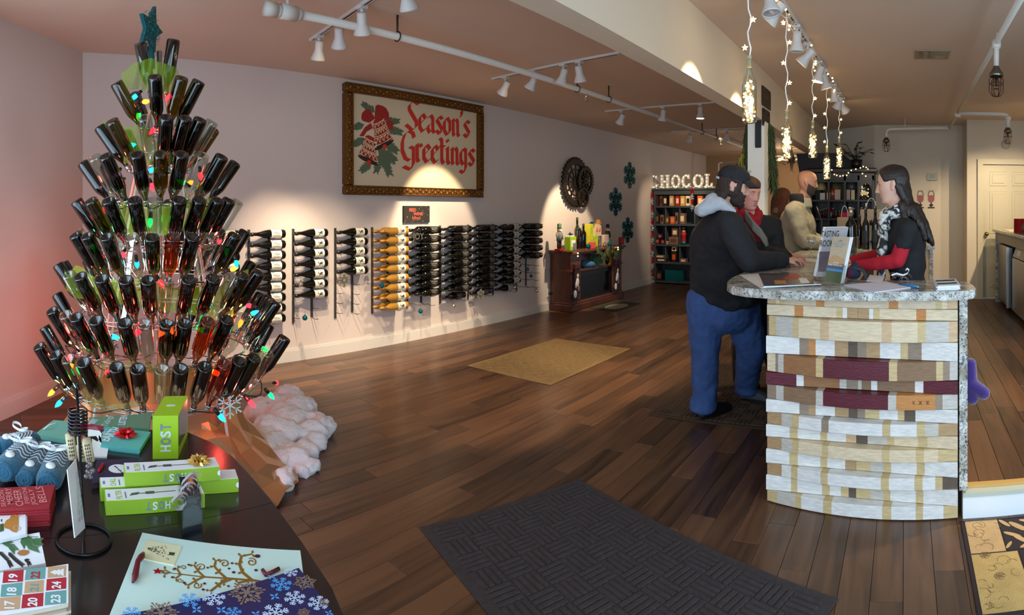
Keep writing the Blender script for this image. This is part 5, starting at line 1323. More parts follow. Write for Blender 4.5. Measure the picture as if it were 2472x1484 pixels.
F = frame(mg[0]+n_*.001, mg[1]-mg[0], mg[3]-mg[0]); W, H = (mg[1]-mg[0]).length, (mg[3]-mg[0]).length
mb = MB(); words(mb, 'TASTING', F, W*.12, H*.79, w=W*.8, h=H*.13); words(mb, 'ROOM', F, W*.1, H*.6, w=W*.6, h=H*.13); mb.build('lettering', mat('print_dark', (40, 40, 44), .5), bs, world=True)
mb = MB(); flat(mb, [[(W*.1, H*.1), (W*.6, H*.1), (W*.6, H*.5), (W*.1, H*.5)]], F, .0004); mb.build('cover_print', M_mag, bs, world=True)
mp = [at(1990, 680, 2.99), at(2029, 684.5, 2.96), at(2052, 572.5, 3.04), at(2010.6, 571, 3.07)]
for i in range(3): sheet([c+Vector((.008, .006, 0))*i for c in mp], .003, 'map', M_page, bs)
o_, n_ = sheet(mp, .0005, 'map_cover', mat('map_sky', (226, 206, 176), .35), bs)
F = frame(mp[0]+n_*.0012, mp[1]-mp[0], mp[3]-mp[0]); W, H = (mp[1]-mp[0]).length, (mp[3]-mp[0]).length
rects = [([(0, .46), (.2, .58), (.45, .6), (.7, .56), (1, .52), (1, .2), (0, .2)], (176, 140, 100)), ([(0, .36), (1, .42), (1, .26), (0, .26)], (96, 88, 104)), ([(0, .0), (1, .0), (1, .26), (0, .26)], (86, 92, 52)), ([(0, .25), (1, .24), (1, .29), (0, .30)], (70, 150, 214))]
for i, (pp, c) in enumerate(rects): mb = MB(); flat(mb, [[(a*W, b*H) for a, b in pp]], F, .0004+i*.0003); mb.build('map_print', mat('map_%d' % i, c, .4), o_, world=True)
mb = MB(); words(mb, 'LAKE CHELAN', F, W*.14, H*.82, w=W*.74, h=H*.05, z=.0018); mb.build('lettering', mat('print_skyblue', (110, 168, 200), .4), o_, world=True)
mb = MB(); words(mb, 'WINE VALLEY', F, W*.28, H*.775, w=W*.45, h=H*.02, z=.0018); flat(mb, pen([(W*.4, H*.9), (W*.52, H*.935), (W*.66, H*.9)], .002)+pen([(W*.5, H*.9), (W*.56, H*.915), (W*.62, H*.9)], .0015), F, .0018); mb.build('lettering', mat('print_rust', (150, 90, 60), .4), o_, world=True)
mb = MB(); words(mb, 'WINE TOURING MAP', F, W*.05, H*.36, w=W*.9, h=H*.035, z=.0018, bold=.03); words(mb, '2015-2016', F, W*.36, H*.42, w=W*.3, h=H*.025, z=.0018); mb.build('lettering', M_page, o_, world=True)
M_acr = thin_glass('acrylic', (238, 242, 242), .05, .04)
sheet([at(1985, 686, 2.95), at(2034, 690, 2.93), at(2040, 640, 2.95), at(1992, 637, 2.97)], .002, 'acrylic_front', M_acr, bs)
sheet([at(1966, 672, 3.12), at(2030, 672, 3.08), at(2040, 622, 3.12), at(1972, 622, 3.15)], .002, 'acrylic_back', M_acr, bs)
sheet([at(2034, 690, 2.93), at(2062, 676, 3.1), at(2052, 640, 3.1), at(2040, 640, 2.95)], .002, 'acrylic_side', M_acr, bs)
# wine glass
p = on(1958, 620.5); t = thing('wine_glass', 'empty stemmed wine glass standing on the counter by the hands', 'glass', p)
MB().lathe([(.034, 0), (.034, .002), (.006, .006), (.0035, .02), (.0035, .07), (.008, .078), (.03, .092), (.043, .118), (.041, .14), (.034, .165)], 20, caps=False).build('glass', thin_glass('glass_stem', (240, 244, 244), .22), t)
# papers and small goods
def lay(name, pts, th_, m, label, cat, h0=0.0003):
    return tag(quadslab([on(*p) for p in pts], ZC+h0, ZC+h0+th_).build(name, m), label, cat)
lay('paper_sheet', [(1903, 627), (1972, 633), (1978, 626), (1925, 621)], .0012, M_w, 'white tasting sheet in front of the wine glass', 'paper')
lay('paper_stack', [(2036, 689), (2111, 707), (2198.7, 695), (2138, 680.5)], .004, mat('paper_lilac', (216, 216, 232), .6), 'loose stack of white paper sheets on the near counter', 'papers')
lay('paper_sheet', [(2092, 678), (2130, 681), (2136, 668), (2100, 664)], .003, M_w, 'small white papers behind the stack of sheets on the counter', 'paper')
tp = thing('brochure_stack', 'stack of folded dark-banded brochures at the right end of the counter', 'brochures', on(2285, 690))
pts = [on(2262, 702), on(2317, 700), on(2305, 683), on(2254.6, 685)]
rj = random.Random(1)
for i in range(6):
    j = Vector((rj.uniform(-.006, .006), rj.uniform(-.006, .006), 0)); quadslab([p+j for p in pts], ZC+.0004+i*.004, ZC+.0036+i*.004).build('brochure', M_w, tp, world=True)
zz = ZC+.0242
for f0, f1 in ((.2, .42), (.62, .86)):
    mb = MB(); Q = lambda f, g: (pts[0]*(1-g)+pts[1]*g)*(1-f)+(pts[3]*(1-g)+pts[2]*g)*f; flat(mb, [[(Q(f, g).x, Q(f, g).y) for f, g in ((f0, .05), (f0+.04, .95), (f1, .95), (f1-.04, .05))]], FT, zz); mb.build('dark_band', mat('print_ink_blue', (40, 42, 62), .5), tp, world=True)
a, b = O(1780, 640, .008), O(1955, 668, .008)
t = thing('pen', 'blue pen lying across the white paper sheets', 'pen', a); mb = MB(); mb.tube([a, b], .006, 8); mb.build('barrel', mat('pen_blue', (40, 130, 190), .35), t, world=True); mb = MB(); mb.cyl(b, b+(b-a)*.08, .004, .001, 8); mb.build('tip', M_w, t, world=True)
t = thing('ribbon_bundle', 'bundle of white curling ribbons on the counter beside the pen', 'ribbon', on(2172, 686)); rb2 = random.Random(5)
for i in range(9):
    c = on(2150+5*i, 686-2*(i % 3)); r = rb2.uniform(.02, .045); a0 = rb2.uniform(0, 3); tilt = rb2.uniform(-.6, .6); rows = [[], []]
    for k in range(16):
        g = a0+pi*1.1*k/15; q_ = c+Vector((r*cos(g)*cos(tilt), r*cos(g)*sin(tilt), .004+abs(r*sin(g))*1.2)); rows[0].append(q_-Vector((0, .005, 0))); rows[1].append(q_+Vector((0, .005, 0)))
    mb = MB(); mb.strip(rows); mb.build('ribbon_loop', M_white, t, world=True)
P = [at(u, v, 2.98) for u, v in ((2152, 664), (2165, 660), (2180, 664), (2190, 660), (2195, 652), (2190, 648), (2186, 652))]; mb = MB(); mb.strip([[p+Vector((0, .004, .004)) for p in P], [p-Vector((0, .004, .004)) for p in P]]); mb.build('ribbon_curl', M_white, t, world=True)
# black strap arch and navy cloth behind the map stand
t = thing('black_carrier', 'black arched carrier handle with navy cloth behind the map stand', 'carrier', at(2070, 672, 3.25))
P = [at(u, v, 3.22) for u, v in ((2056, 640), (2072, 644), (2086, 648), (2093, 658), (2094, 682))]; mb = MB(); rows = [[p-Vector((0, .03, 0)) for p in P], [p+Vector((0, .03, 0)) for p in P], [p+Vector((-.012, .03, -.012)) for p in P], [p+Vector((-.012, -.03, -.012)) for p in P], [p-Vector((0, .03, 0)) for p in P]]; mb.strip(rows, smooth=False); mb.build('arch', mat('rubber_black', (24, 24, 27), .5), t, world=True, fixn=True)
blob('navy_cloth', [[(at(2052, 660, 3.2), .03), (at(2064, 640, 3.22), .02), (at(2068, 662, 3.22), .025)]], mat('cloth_navy', (34, 36, 62), .9), t, .008, 2, world=True)
# purple plush sock at the end panel
blob('plush_stocking', [[((.335, 2.98, .70), .035), ((.335, 2.98, .60), .04)], [((.335, 2.97, .60), .04), ((.40, 2.93, .565), .034)], [((.335, 2.97, .58), .038), ((.345, 2.96, .53), .033)]], mat('plush_purple', (52, 26, 110), .95, sheen=.6, bump=.5, bscale=150), None, .008, 3, loc=(.34, 2.97, .6))
tag(bpy.data.objects['plush_stocking'], 'purple plush stocking hanging behind the granite end panel', 'stocking')
# bar goods further along the counter
def bottle(name, p, h, r, glass, label, foil=M_foil_black, lab=None, cat='bottle', group=None):
    t = thing(name, label, cat, p, 0, group); L = h
    MB().lathe([(0, 0), (r*.95, 0), (r, .01), (r, L*.58), (r*.9, L*.64), (r*.5, L*.72), (r*.36, L*.78), (r*.35, L)], 18).build('glass', glass, t)
    MB().lathe([(r*.39, L*.8), (r*.38, L*1.005), (.001, L*1.005)], 12).build('capsule', foil, t)
    if lab: MB().lathe([(r+.001, L*.18), (r+.001, L*.46)], 18, caps=False).build('label', lab, t)
    return t
def sit(u, v0, v1, z, r_px):
    """stand a thing of pixel rows v0 (top) to v1 (foot) on the level z"""
    p = onz(u, v1, z); d = hypot(p.x, p.y); return p, (v1-v0)/1400*d, r_px/1400*d
for u, v0, v1, lab in ((2090, 503, 594, 'tall dark wine bottle with pourer on the bar, left of a pair'), (2113, 500, 594, 'tall dark wine bottle with silver pourer, right of a pair')):
    p, h, r = sit(u, v0, v1, ZC, 7.6); p.y = 5.6; p.x = p.y*math.tan(th(u)); p.z = ZC; d = hypot(p.x, p.y); h = EYE-d*(v0-505.7)/1400-ZC
    t = bottle('wine_bottle', p, h, 8.6/1400*d, M_black_glass, lab, lab=M_dark_label, group='open bottles on the bar'); MB().cyl((0, 0, h), (.004, 0, h+.05), .009, .006, 8).build('pourer', M_orn_s, t)
for u, v0, lab, m in ((2075, 520, 'slim dark bottle standing at left of the tall bar bottles', M_black_glass), (2102, 530, 'short clear bottle between the two tall bar bottles', thin_glass('glass_clear', (226, 232, 226), .14)), (2128, 515, 'gold-labelled bottle beside the scarf of the woman serving', KIND['y'][1])):
    y = 5.75; x = y*math.tan(th(u)); d = hypot(x, y); h = EYE-d*(v0-505.7)/1400-ZC; bottle('wine_bottle', (x, y, ZC), max(.2, h), .036, m, lab, group='open bottles on the bar', lab=M_gilt if u > 2120 else None)
y = 4.9; x = y*math.tan(th(2054)); d = hypot(x, y)
t = thing('ice_bucket', 'clear glass ice bucket holding a big silver-necked bottle on the bar', 'ice bucket', (x, y, ZC)); MB().lathe([(.05, 0), (.055, .01), (.07, .15), (.072, .155), (.066, .15), (.05, .012)], 20, caps=False).build('bucket', thin_glass('glass_stem', (240, 244, 244), .22), t)
t = bottle('wine_bottle', (x, y, ZC+.02), EYE-d*(500-505.7)/1400-ZC-.02, .05, M_black_glass, 'big dark bottle with silver neck in the glass ice bucket', M_orn_s)
for (u, y, v0, v1, wd, lab) in ((2040, 6.6, 524, 600, .17, 'kraft paper bag with red tissue beside the big silver-necked bottle'), (2104, 6.8, 505, 580, .26, 'wide kraft paper bag behind the two tall bar bottles')):
    x = y*math.tan(th(u)); d = hypot(x, y); z1 = EYE-d*(v0-505.7)/1400; z0 = EYE-d*(v1-505.7)/1400; t = thing('paper_bag', lab, 'bag', (x, y, z0), 0, 'kraft paper bags')
    mb = MB().b2((-wd/2, -.05, 0), (wd/2, .05, z1-z0)); mb.build('bag', mat('kraft', (196, 168, 138), .7), t)
    mb = MB()
    for s in (-.05,): mb.tube([(wd*.22*cos(pi*k/10), s, (z1-z0)+.13*sin(pi*k/10)) for k in range(11)], .004, 6)
    mb.build('handle', M_w, t)
    if u < 2050: blob('tissue', [[((.02, 0, z1-z0), .04), ((.05, 0, z1-z0+.07), .02)], [((-.03, 0, z1-z0), .03), ((-.02, .01, z1-z0+.05), .015)]], mat('tissue_red', (170, 20, 60), .7), t, .01, 2)
# the level these bags stand on: back bar behind the counter
t = thing('back_bar', 'pale back-bar cabinet with granite top behind the woman serving', 'cabinet', (-.2, 7.0, .14))
MB().b2((-.95, 6.45, .14), (.27, 7.0, 1.06)).build('body', mat('cabinet_maple', (188, 158, 116), .5, var=.1, vscale=6, stretch=(8, 8, 1)), t, world=True)
MB().b2((-1.0, 6.4, 1.06), (.33, 7.02, 1.1)).build('granite_top', GRANITE, t, world=True)
MB().b2((.27, 6.42, .14), (.31, 7.0, 1.06)).build('granite_end', GRANITE, t, world=True)
# ================================================================ mats
M_matd = mat('mat_charcoal', (64, 56, 56), .95, bump=.7, bscale=300, var=.15, vscale=30)
M_matb = mat('mat_umber', (84, 66, 50), .95, bump=.7, bscale=300, var=.15, vscale=30)
M_matt = mat('mat_khaki', (140, 114, 74), .95, bump=.7, bscale=300, var=.15, vscale=30)
def mat_rug(A, ux, W, H, m, label, cell=.118, ribs=4, rib=True):
    uy = Vector((-ux.y, ux.x, 0)); F = frame(A, ux, uy); t = thing('floor_mat', label, 'mat', A, 0, 'ribbed floor mats')
    MB().b2((0, 0, .0005), (W, H, .006), M=F, bev=.003).build('base', m, t, world=True)
    mb = MB(); e = .045
    nx, ny = int((W-2*e)/cell), int((H-2*e)/cell); cx_, cy_ = (W-2*e)/nx, (H-2*e)/ny
    for i in range(nx):
        for j in range(ny):
            x0, y0 = e+i*cx_, e+j*cy_
            for k in range(ribs):
                a, b = (k+.13)/ribs, (k+.87)/ribs
                lo, hi = ((x0+.02*cx_, y0+a*cy_), (x0+.98*cx_, y0+b*cy_)) if (i+j) % 2 else ((x0+a*cx_, y0+.02*cy_), (x0+b*cx_, y0+.98*cy_))
                z = .0115
                mb.add([(lo[0], lo[1], .0055), (hi[0], lo[1], .0055), (hi[0], hi[1], .0055), (lo[0], hi[1], .0055), (lo[0]+.003, lo[1]+.003, z), (hi[0]-.003, lo[1]+.003, z), (hi[0]-.003, hi[1]-.003, z), (lo[0]+.003, hi[1]-.003, z)], [(4, 5, 6, 7), (0, 1, 5, 4), (1, 2, 6, 5), (2, 3, 7, 6), (3, 0, 4, 7)], 0, False, F)
    if rib: tag(mb.build('ribs', m, t, world=True), kind='stuff')
    return t
A, B, C = Vector((-2.03, 1.83, 0)), Vector((-1.73, 2.73, 0)), Vector((-.27, 2.22, 0))
ux = (C-B).normalized(); mat_rug(A, ux, 1.55, .95, M_matd, 'dark charcoal ribbed mat at the front, turned askew before the counter')
mat_rug(Vector((-1.82, 3.83, 0)), Vector((1, 0, 0)), 1.1, 1.55, M_matb, 'brown ribbed mat under the man in the cap', cell=.1, ribs=3)
mat_rug(Vector((-3.82, 4.05, 0)), Vector((1, 0, 0)), .98, 1.5, M_matt, 'khaki mat lying on the open floor before the wine racks', cell=.07, ribs=3)
t = thing('hearth_mat', 'small mat with pale oval before the fireplace cabinet', 'mat', (-4.3, 7.9, 0))
MB().b2((-4.55, 7.5, .0005), (-4.08, 8.32, .008), bev=.003).build('base', mat('mat_olive', (52, 54, 44), .9), t, world=True)
MB().prism(disc(-4.27, 7.86, .15, .27, 20), .008, .0095).build('oval', mat('mat_grey', (150, 150, 140), .9), t, world=True)
# patchwork rug at the step
t = thing('patchwork_rug', 'patchwork rug of tan and dark flowered squares beside the white step', 'rug', (.7, 2.45, 0))
M_rt, M_rt2, M_rdk = mat('rug_tan', (196, 160, 110), .9, bump=.4, bscale=200, var=.12, vscale=12), mat('rug_gold', (190, 158, 96), .9, bump=.4, bscale=200, var=.14, vscale=10), mat('rug_brown', (46, 32, 32), .9, bump=.4, bscale=200)
MB().b2((.265, 2.1, .0005), (1.35, 2.77, .007), bev=.003).build('border', M_rdk, t, world=True)
for lo, hi, m in (((.285, 2.5), (.44, 2.76), M_rt), ((.285, 2.12), (.488, 2.49), M_rt2), ((.447, 2.5), (.75, 2.76), M_rdk), ((.495, 2.12), (.8, 2.49), M_rdk), ((.757, 2.5), (1.05, 2.76), M_rt2), ((.807, 2.12), (1.1, 2.49), M_rt)): MB().b2((*lo, .007), (*hi, .0085)).build('patch', m, t, world=True)
rg = random.Random(4); P = []
for i in range(26):
    x, y = (rg.uniform(.3, .43), rg.uniform(2.52, 2.74)) if i < 11 else (rg.uniform(.3, .47), rg.uniform(2.14, 2.47)); r = rg.uniform(.012, .03); a0 = rg.uniform(0, 360)
    P += pen(arc(x, y, r, a0, a0+rg.uniform(120, 300), 8), .002)
for x, y in ((.385, 2.33), (.345, 2.48)):
    for k in range(6): P += pen(arc(x+.013*cos(k), y+.013*sin(k), .01, 0, 320, 8), .003)
mb = MB(); flat(mb, P, FT, .009); tag(mb.build('vine_pattern', mat('rug_line', (122, 96, 62), .9), t, world=True), kind='stuff')
mb = MB(); P = []
for (x, y, r, a) in ((.47, 2.72, .04, -1), (.49, 2.62, .045, -.6), (.53, 2.68, .06, -.9), (.52, 2.58, .05, 2.2), (.55, 2.53, .05, .4), (.46, 2.54, .03, 1), (.58, 2.72, .04, -.4), (.60, 2.6, .05, .9)): P.append(disc(x, y, r, r*.28, 12, a)); 
flat(mb, P, FT, .009); tag(mb.build('leaf_pattern', M_rt, t, world=True), kind='stuff')

# ================================================================ ceiling things
M_head = mat('lamp_white', (212, 208, 204), .45)
M_lens = glow('lamp_lit', (255, 226, 170), 30)
M_lens_dim = glow('lamp_dim', (255, 214, 150), 6)
WARM = (1, .78, .52)
def track(name, a, b, heads, label, group):
    a, b = Vector(a), Vector(b); t = thing(name, label, 'track light', (a+b)/2, 0, group)
    d_ = (b-a).normalized(); s = Vector((-d_.y, d_.x, 0))
    mb = MB(); F = frame(a, d_, s); L = (b-a).length
    mb.b2((0, -.018, -.02), (L, .018, 0), M=F); mb.build('rail', M_head, t, world=True)
    mb = MB(); mb.b2((.03, -.005, -.0215), (L-.03, .005, -.0195), M=F); mb.build('slot', M_black_glass, t, world=True)
    for f, tgt, lit, *sz in heads:
        p = a+(b-a)*f; tg = Vector(tgt); h = p+Vector((0, 0, -.12)); ax = (tg-h).normalized()
        mb = MB(); mb.b2((p.x-.03, p.y-.03, p.z-.035), (p.x+.03, p.y+.03, p.z-.015)); mb.cyl(p+Vector((0, 0, -.03)), p+Vector((0, 0, -.075)), .012); mb.cyl(p+Vector((0, 0, -.07)), h, .008)
        T = Matrix.Translation(h) @ ax.to_track_quat('Z', 'Y').to_matrix().to_4x4()
        mb.lathe([(0, -.06), (.032, -.06), (.034, -.052), (.034, .015), (.04, .03), (.058, .075), (.06, .085), (.054, .085), (.036, .04), (0, .035)], 18, T)
        o = mb.build('lamp_head', M_head, t, world=True)
        mb = MB(); mb.lathe([(0, .074), (.05, .074), (.05, .078), (0, .078)], 16, T); mb.build('lens', M_lens if lit > 1 else M_lens_dim if lit else M_silvb, o, world=True)
        if lit:
            q = h+ax*.10; light('track_spot', 'SPOT', q, SPOT*lit, WARM, target=tg, spot_size=radians(sz[0] if sz else 54), spot_blend=.35 if sz else .65, shadow_soft_size=.03)
SPOT = 42
track('track_light', (-3.98, 2.42, CEIL), (-2.4, 2.18, CEIL), [(.1, (-4.9, 2.75, .3), 5), (.33, (-4.9, 3.3, .2), 6), (.55, (-4.2, 3.2, 0), 0), (.9, (-3.2, 3.6, .2), 2)], 'white track light above the left end of the wine racks', 'track lights of the left room')
track('track_light', (-3.95, 4.58, CEIL), (-2.38, 4.44, CEIL), [(.12, (-4.95, 4.74, 1.25), 7, 46), (.36, (-4.9, 4.3, .2), 5), (.6, (-4.0, 4.5, 0), 0), (.72, (-3.0, 5.5, 0), 3)], 'white track light before the framed picture', 'track lights of the left room')
track('track_light', (-3.98, 7.0, CEIL), (-2.38, 6.98, CEIL), [(.16, (-4.97, 7.62, .95), 7, 46), (.55, (-3.6, 7.2, 0), 0), (.88, (-2.6, 6.9, 0), 2.5)], 'white track light before the fireplace cabinet', 'track lights of the left room')
track('track_light', (-3.98, 9.35, CEIL), (-2.3, 9.33, CEIL), [(.2, (-4.6, 10.8, 1.4), 2.5), (.6, (-3.6, 10.6, 1.7), 2), (.9, (-2.4, 12.6, 1.5), 2)], 'white track light farthest back in the left room', 'track lights of the left room')
rt_heads = [(.02, (-.5, 3.2, 1), 0), (.07, (-1.5, 3.62, 2.0), 4, 50), (.24, (-.9, 4.4, .6), 0), (.36, (-1.5, 4.66, 2.0), 4, 50), (.52, (-1.2, 5.2, 1.0), 2), (.60, (-.3, 5.9, .8), 2), (.78, (-.7, 6.6, .9), 0), (.90, (-1.5, 7.4, 1.2), 2), (.985, (.2, 8.8, 1.2), 2)]
track('track_light', (-.805, 3.3, CEIL), (-.757, 7.05, CEIL), rt_heads, 'long white track light over the counter hung with bottles', 'track lights over the counter')
track('track_light', (1.9, 3.0, CEIL), (1.9, 8.2, CEIL), [(.12, (.75, 3.5, 0), 6), (.35, (.7, 5.0, 0), 3), (.6, (1.5, 8.7, 1.2), 7), (.8, (.4, 9.3, 1.0), 1.5), (.95, (1.6, 8.0, .9), 1)], 'unseen white track light added beyond the frame edge to brighten the right room', 'track lights over the counter')  # unseen track with spots, added to brighten the door and the right-hand floor
# fairy lights wound on that track
t = thing('fairy_light_string', 'warm fairy lights wound along the track over the counter', 'string lights', (-.78, 5.5, CEIL-.03)); rf2 = random.Random(14)
M_fairy = glow('fairy_warm', (255, 208, 130), 9)
pts = []; mb = MB(); mbb = MB()
for i in range(120):
    f = i/119; p = Vector((-.795+.04*f, 3.5+3.5*f, CEIL-.03))+Vector((.03*cos(i*1.1), 0, .03*sin(i*1.1)-.03)); pts.append(p)
    if i % 5 == 0: q = p+Vector((rf2.uniform(-.03, .03), 0, rf2.uniform(-.05, .0))); mbb.ball(q, .009, 6, 4)
mb.tube(pts, .003, 4); mb.build('cord', M_white, t, world=True); tag(mbb.build('bulbs', M_fairy, t, world=True), kind='stuff')
# lit bottles hung from the track
M_clear = KIND['c'][1]
def hang(u, v0, v1, label):
    x = -.79; y = x/math.tan(th(u)); d = hypot(x, y); z1 = EYE-d*(v1-505.7)/1400; z0 = EYE-d*(v0-505.7)/1400; L = (z0-z1)
    t = thing('hanging_bottle', label, 'bottle light', (x, y, z1), 0, 'lit bottles hung over the counter'); r = .0385; Lb = L*.96
    MB().lathe([(0, .02), (r*.8, 0), (r, .012), (r, Lb*.6), (r*.9, Lb*.66), (r*.5, Lb*.76), (r*.37, Lb*.84), (r*.35, Lb)], 18, caps=False).build('glass', M_clear, t)
    MB().cyl((0, 0, Lb*.86), (0, 0, L), r*.33, n=10).build('cork', M_cork, t)
    rh = random.Random(int(u)); mb = MB(); wr = MB(); prev = None; pts = []
    for i in range(46):
        a = rh.uniform(0, 6.28); q = r*.78*sqrt(rh.random()); p = Vector((q*cos(a), q*sin(a), .012+Lb*.62*i/46)); pts.append(p); mb.ball(p, .0062, 6, 4)
    wr.tube(pts, .0016, 4); wr.build('wire', mat('wire_copper', (196, 150, 96), .3, .7), t); tag(mb.build('fairy_bulbs', M_fairy, t), kind='stuff')
    pts = [(0, 0, L-.01)]; n = 14; top = CEIL-.02-z1
    for i in range(n+1): f = i/n; pts.append((.008*sin(i*1.7), .008*cos(i*1.3), L+(top-L)*f))
    mb = MB(); mb.tube(pts, .0045, 5); mb.build('cord', M_white, t)
    n = max(3, int((top-L)/.13))
    for i in range(n):
        f = (i+.3)/n; z = L+(top-L)*f; s = rh.choice((-1, 1))*.022
        mb = MB(); F = frame((s, -.004, z), (1, 0, 0), (0, 0, 1)); mb.prism([((.017 if k % 2 == 0 else .007)*cos(k*pi/5+.3), (.017 if k % 2 == 0 else .007)*sin(k*pi/5+.3)) for k in range(10)], 0, .006, F); mb.build('star_bulb', M_fairy, t)
    light('bottle_glow', 'POINT', (x, y, z1+.13), 2.2, (1, .72, .4), shadow_soft_size=.03)
for a in ((1809, 135, 297, 'lit clear bottle hung nearest over the counter'), (1899, 264, 383, 'second lit bottle hung along the track from the lens'), (1962, 292, 381, 'third lit bottle hung along the track from the lens'), (1996, 352, 433, 'lit bottle hung lowest, beside the bald man\'s head'), (2026, 330, 404, 'lit bottle hung farthest along the track')): hang(*a)
# sprinkler pipes
def cage(t, p, h=.36, world=True, m=None):
    mb = MB(); mb.lathe([(.022, 0), (.024, -.01), (.05, -.05), (.056, -.075), (.05, -.078), (.03, -.03)], 14, Matrix.Translation(p)); mb.build('escutcheon', mat('chrome_dark', (120, 118, 110), .25, .9), t, world=True)
    mb = MB(); c = Vector(p)+Vector((0, 0, -.08)); mb.cyl(c, c+Vector((0, 0, -.07)), .014, .006, 8); mb.lathe([(0, 0), (.022, 0), (.022, -.004), (0, -.004)], 10, Matrix.Translation(c+Vector((0, 0, -.085))))
    for k in range(6):
        a = pi/3*k; mb.tube([c+Vector((.03*cos(a), .03*sin(a), 0)), c+Vector((.052*cos(a), .052*sin(a), -.015)), c+Vector((.052*cos(a), .052*sin(a), -.11)), c+Vector((.03*cos(a), .03*sin(a), -.14)), c+Vector((0, 0, -.145))], .0035, 5)
    mb.tube([c+Vector((.052*cos(k*pi/8), .052*sin(k*pi/8), -.05)) for k in range(16)], .003, 5, closed=True)
    mb.build('cage', mat('cage_rust', (78, 48, 34), .5, .6), t, world=True)
t = thing('sprinkler_pipe', 'white sprinkler pipe under the ceiling over the wine rack room', 'pipe', (-3.14, 5, 2.72))
mb = MB(); mb.cyl((-3.14, 1.62, 2.72), (-3.14, 13.5, 2.72), .026, n=14)
mb.build('pipe', M_pipe, t, world=True)
mb = MB()
for y0_, y1_, r in ((1.58, 1.66, .045), (1.66, 1.69, .038), (1.69, 1.80, .048), (1.80, 1.83, .04)): mb.cyl((-3.14, y0_, 2.72), (-3.14, y1_, 2.72), r, n=14)
mb.cyl((-3.14, 1.74, 2.74), (-3.14, 1.74, 2.87), .012); mb.build('coupling', M_pipe, t, world=True)
for y in (2.62, 4.95, 5.6, 8.6, 9.3):
    mb = MB(); mb.cyl((-3.14, y, 2.73), (-3.14, y, 2.87), .008); mb.tube([(-3.14+.034*cos(k*pi/8), y, 2.72+.034*sin(k*pi/8)) for k in range(16)], .005, 5, closed=True); mb.build('hanger', mat('hanger_steel', (70, 62, 56), .5, .6), t, world=True)
for y in (5.0, 9.4): mb = MB(); mb.cyl((-3.14, y+.12, 2.72), (-3.14, y+.12, 2.64), .012); mb.lathe([(0, 0), (.03, 0), (.03, -.005), (0, -.005)], 12, Matrix.Translation((-3.14, y+.12, 2.63))); mb.build('sprinkler_head', M_orn_s, t, world=True)
mb = MB(); mb.tube([(-3.14, 12.9, 2.72), (-3.0, 12.9, 2.72), (-2.2, 12.9, 2.72)], .022, 8); mb.tube([(-4.2, 12.9, 2.6), (-4.28, 12.9, 2.6), (-4.3, 12.9, 2.57), (-4.3, 12.9, 2.2)], .02, 8); mb.tube([(-4.2, 12.9, 2.6), (-1.6, 12.9, 2.66)], .02, 8); mb.build('branch', M_pipe, t, world=True)
t = thing('sprinkler_pipe', 'white sprinkler pipe with caged heads over the room on the right', 'pipe', (.672, 6, 2.73))
mb = MB(); mb.cyl((.672, 2.4, 2.735), (.672, 8.75, 2.735), .022, n=12); mb.build('pipe', M_pipe, t, world=True)
mb = MB(); mb.cyl((.672, 4.21, 2.735), (.672, 4.21, 2.80), .006); mb.cyl((.672, 4.24, 2.745), (.672, 4.24, 2.555), .022, .02, 12); mb.lathe([(.03, 0), (.036, .02), (.036, .05), (.03, .07)], 12, Matrix.Translation((.672, 4.24, 2.69))); mb.build('drop', M_pipe, t, world=True)
cage(t, (.672, 4.24, 2.56))
mb = MB(); mb.tube([(.672, 7.4, 2.735), (1.25, 7.4, 2.735), (1.31, 7.4, 2.72), (1.325, 7.4, 2.67), (1.325, 7.4, 2.56)], .027, 10); mb.lathe([(.04, -.02), (.045, 0), (.04, .03)], 12, Matrix.Translation((1.325, 7.4, 2.68))); mb.lathe([(.0, -.05), (.04, -.05), (.04, .03), (0, .03)], 12, Matrix.Translation((.672, 7.4, 2.735))); mb.build('branch', M_pipe, t, world=True)
cage(t, (1.325, 7.4, 2.575))
mb = MB(); mb.tube([(.672, 8.75, 2.735), (.6, 8.78, 2.74), (-.22, 8.78, 2.72), (-.27, 8.78, 2.70), (-.285, 8.78, 2.65), (-.285, 8.78, 2.58)], .024, 10); mb.cyl((.0, 8.78, 2.73), (.0, 8.78, 2.87), .006); mb.build('branch', M_pipe, t, world=True)
cage(t, (-.285, 8.78, 2.6))
p = onz(2250, 130, CEIL); t = thing('ceiling_vent', 'beige metal air vent set in the ceiling of the right room', 'vent', (p.x, p.y, CEIL))
MB().b2((-.15, -.14, -.012), (.15, .14, 0), bev=.004).build('frame', mat('vent_beige', (150, 136, 112), .6), t)
for x0, y0_ in ((-.115, .01), (.01, .01), (-.115, -.115)):
    for k in range(7): MB().b2((x0+k*.0155, y0_, -.0135), (x0+k*.0155+.008, y0_+.1, -.0115)).build('slot', M_black_glass, t)
# ================================================================ post dressing
def garland(name, pts, r, label, m, n=900):
    rg = random.Random(len(label)); t = thing(name, label, 'garland', pts[0], 0, 'evergreen garlands on the post'); pts = [Vector(p) for p in pts]; mb = MB()
    for i in range(n):
        f = rg.random()*(len(pts)-1); k = int(f); c = pts[k].lerp(pts[k+1], f-k)
        a = rg.uniform(0, 6.28); l = rg.uniform(.05, .12); o_ = Vector((cos(a), sin(a), 0)); b = c+o_*rg.uniform(0, r*.5); e = b+o_*rg.uniform(.2, .8)*r+Vector((0, 0, -l)); s = Vector((-sin(a), cos(a), 0))*.006
        mb.add([b-s, b+s, e+s*.3, e-s*.3], [(0, 1, 2, 3)])
    tag(mb.build('needles', m, t, world=True), kind='stuff'); mb = MB(); mb.tube(pts, .008, 6); mb.build('stem', mat('stem_brown', (58, 46, 30), .8), t, world=True)
    return t
M_ndl = mat('needles_green', (62, 78, 40), .7)
gl = lambda u, v, y: ony(u, v, y)
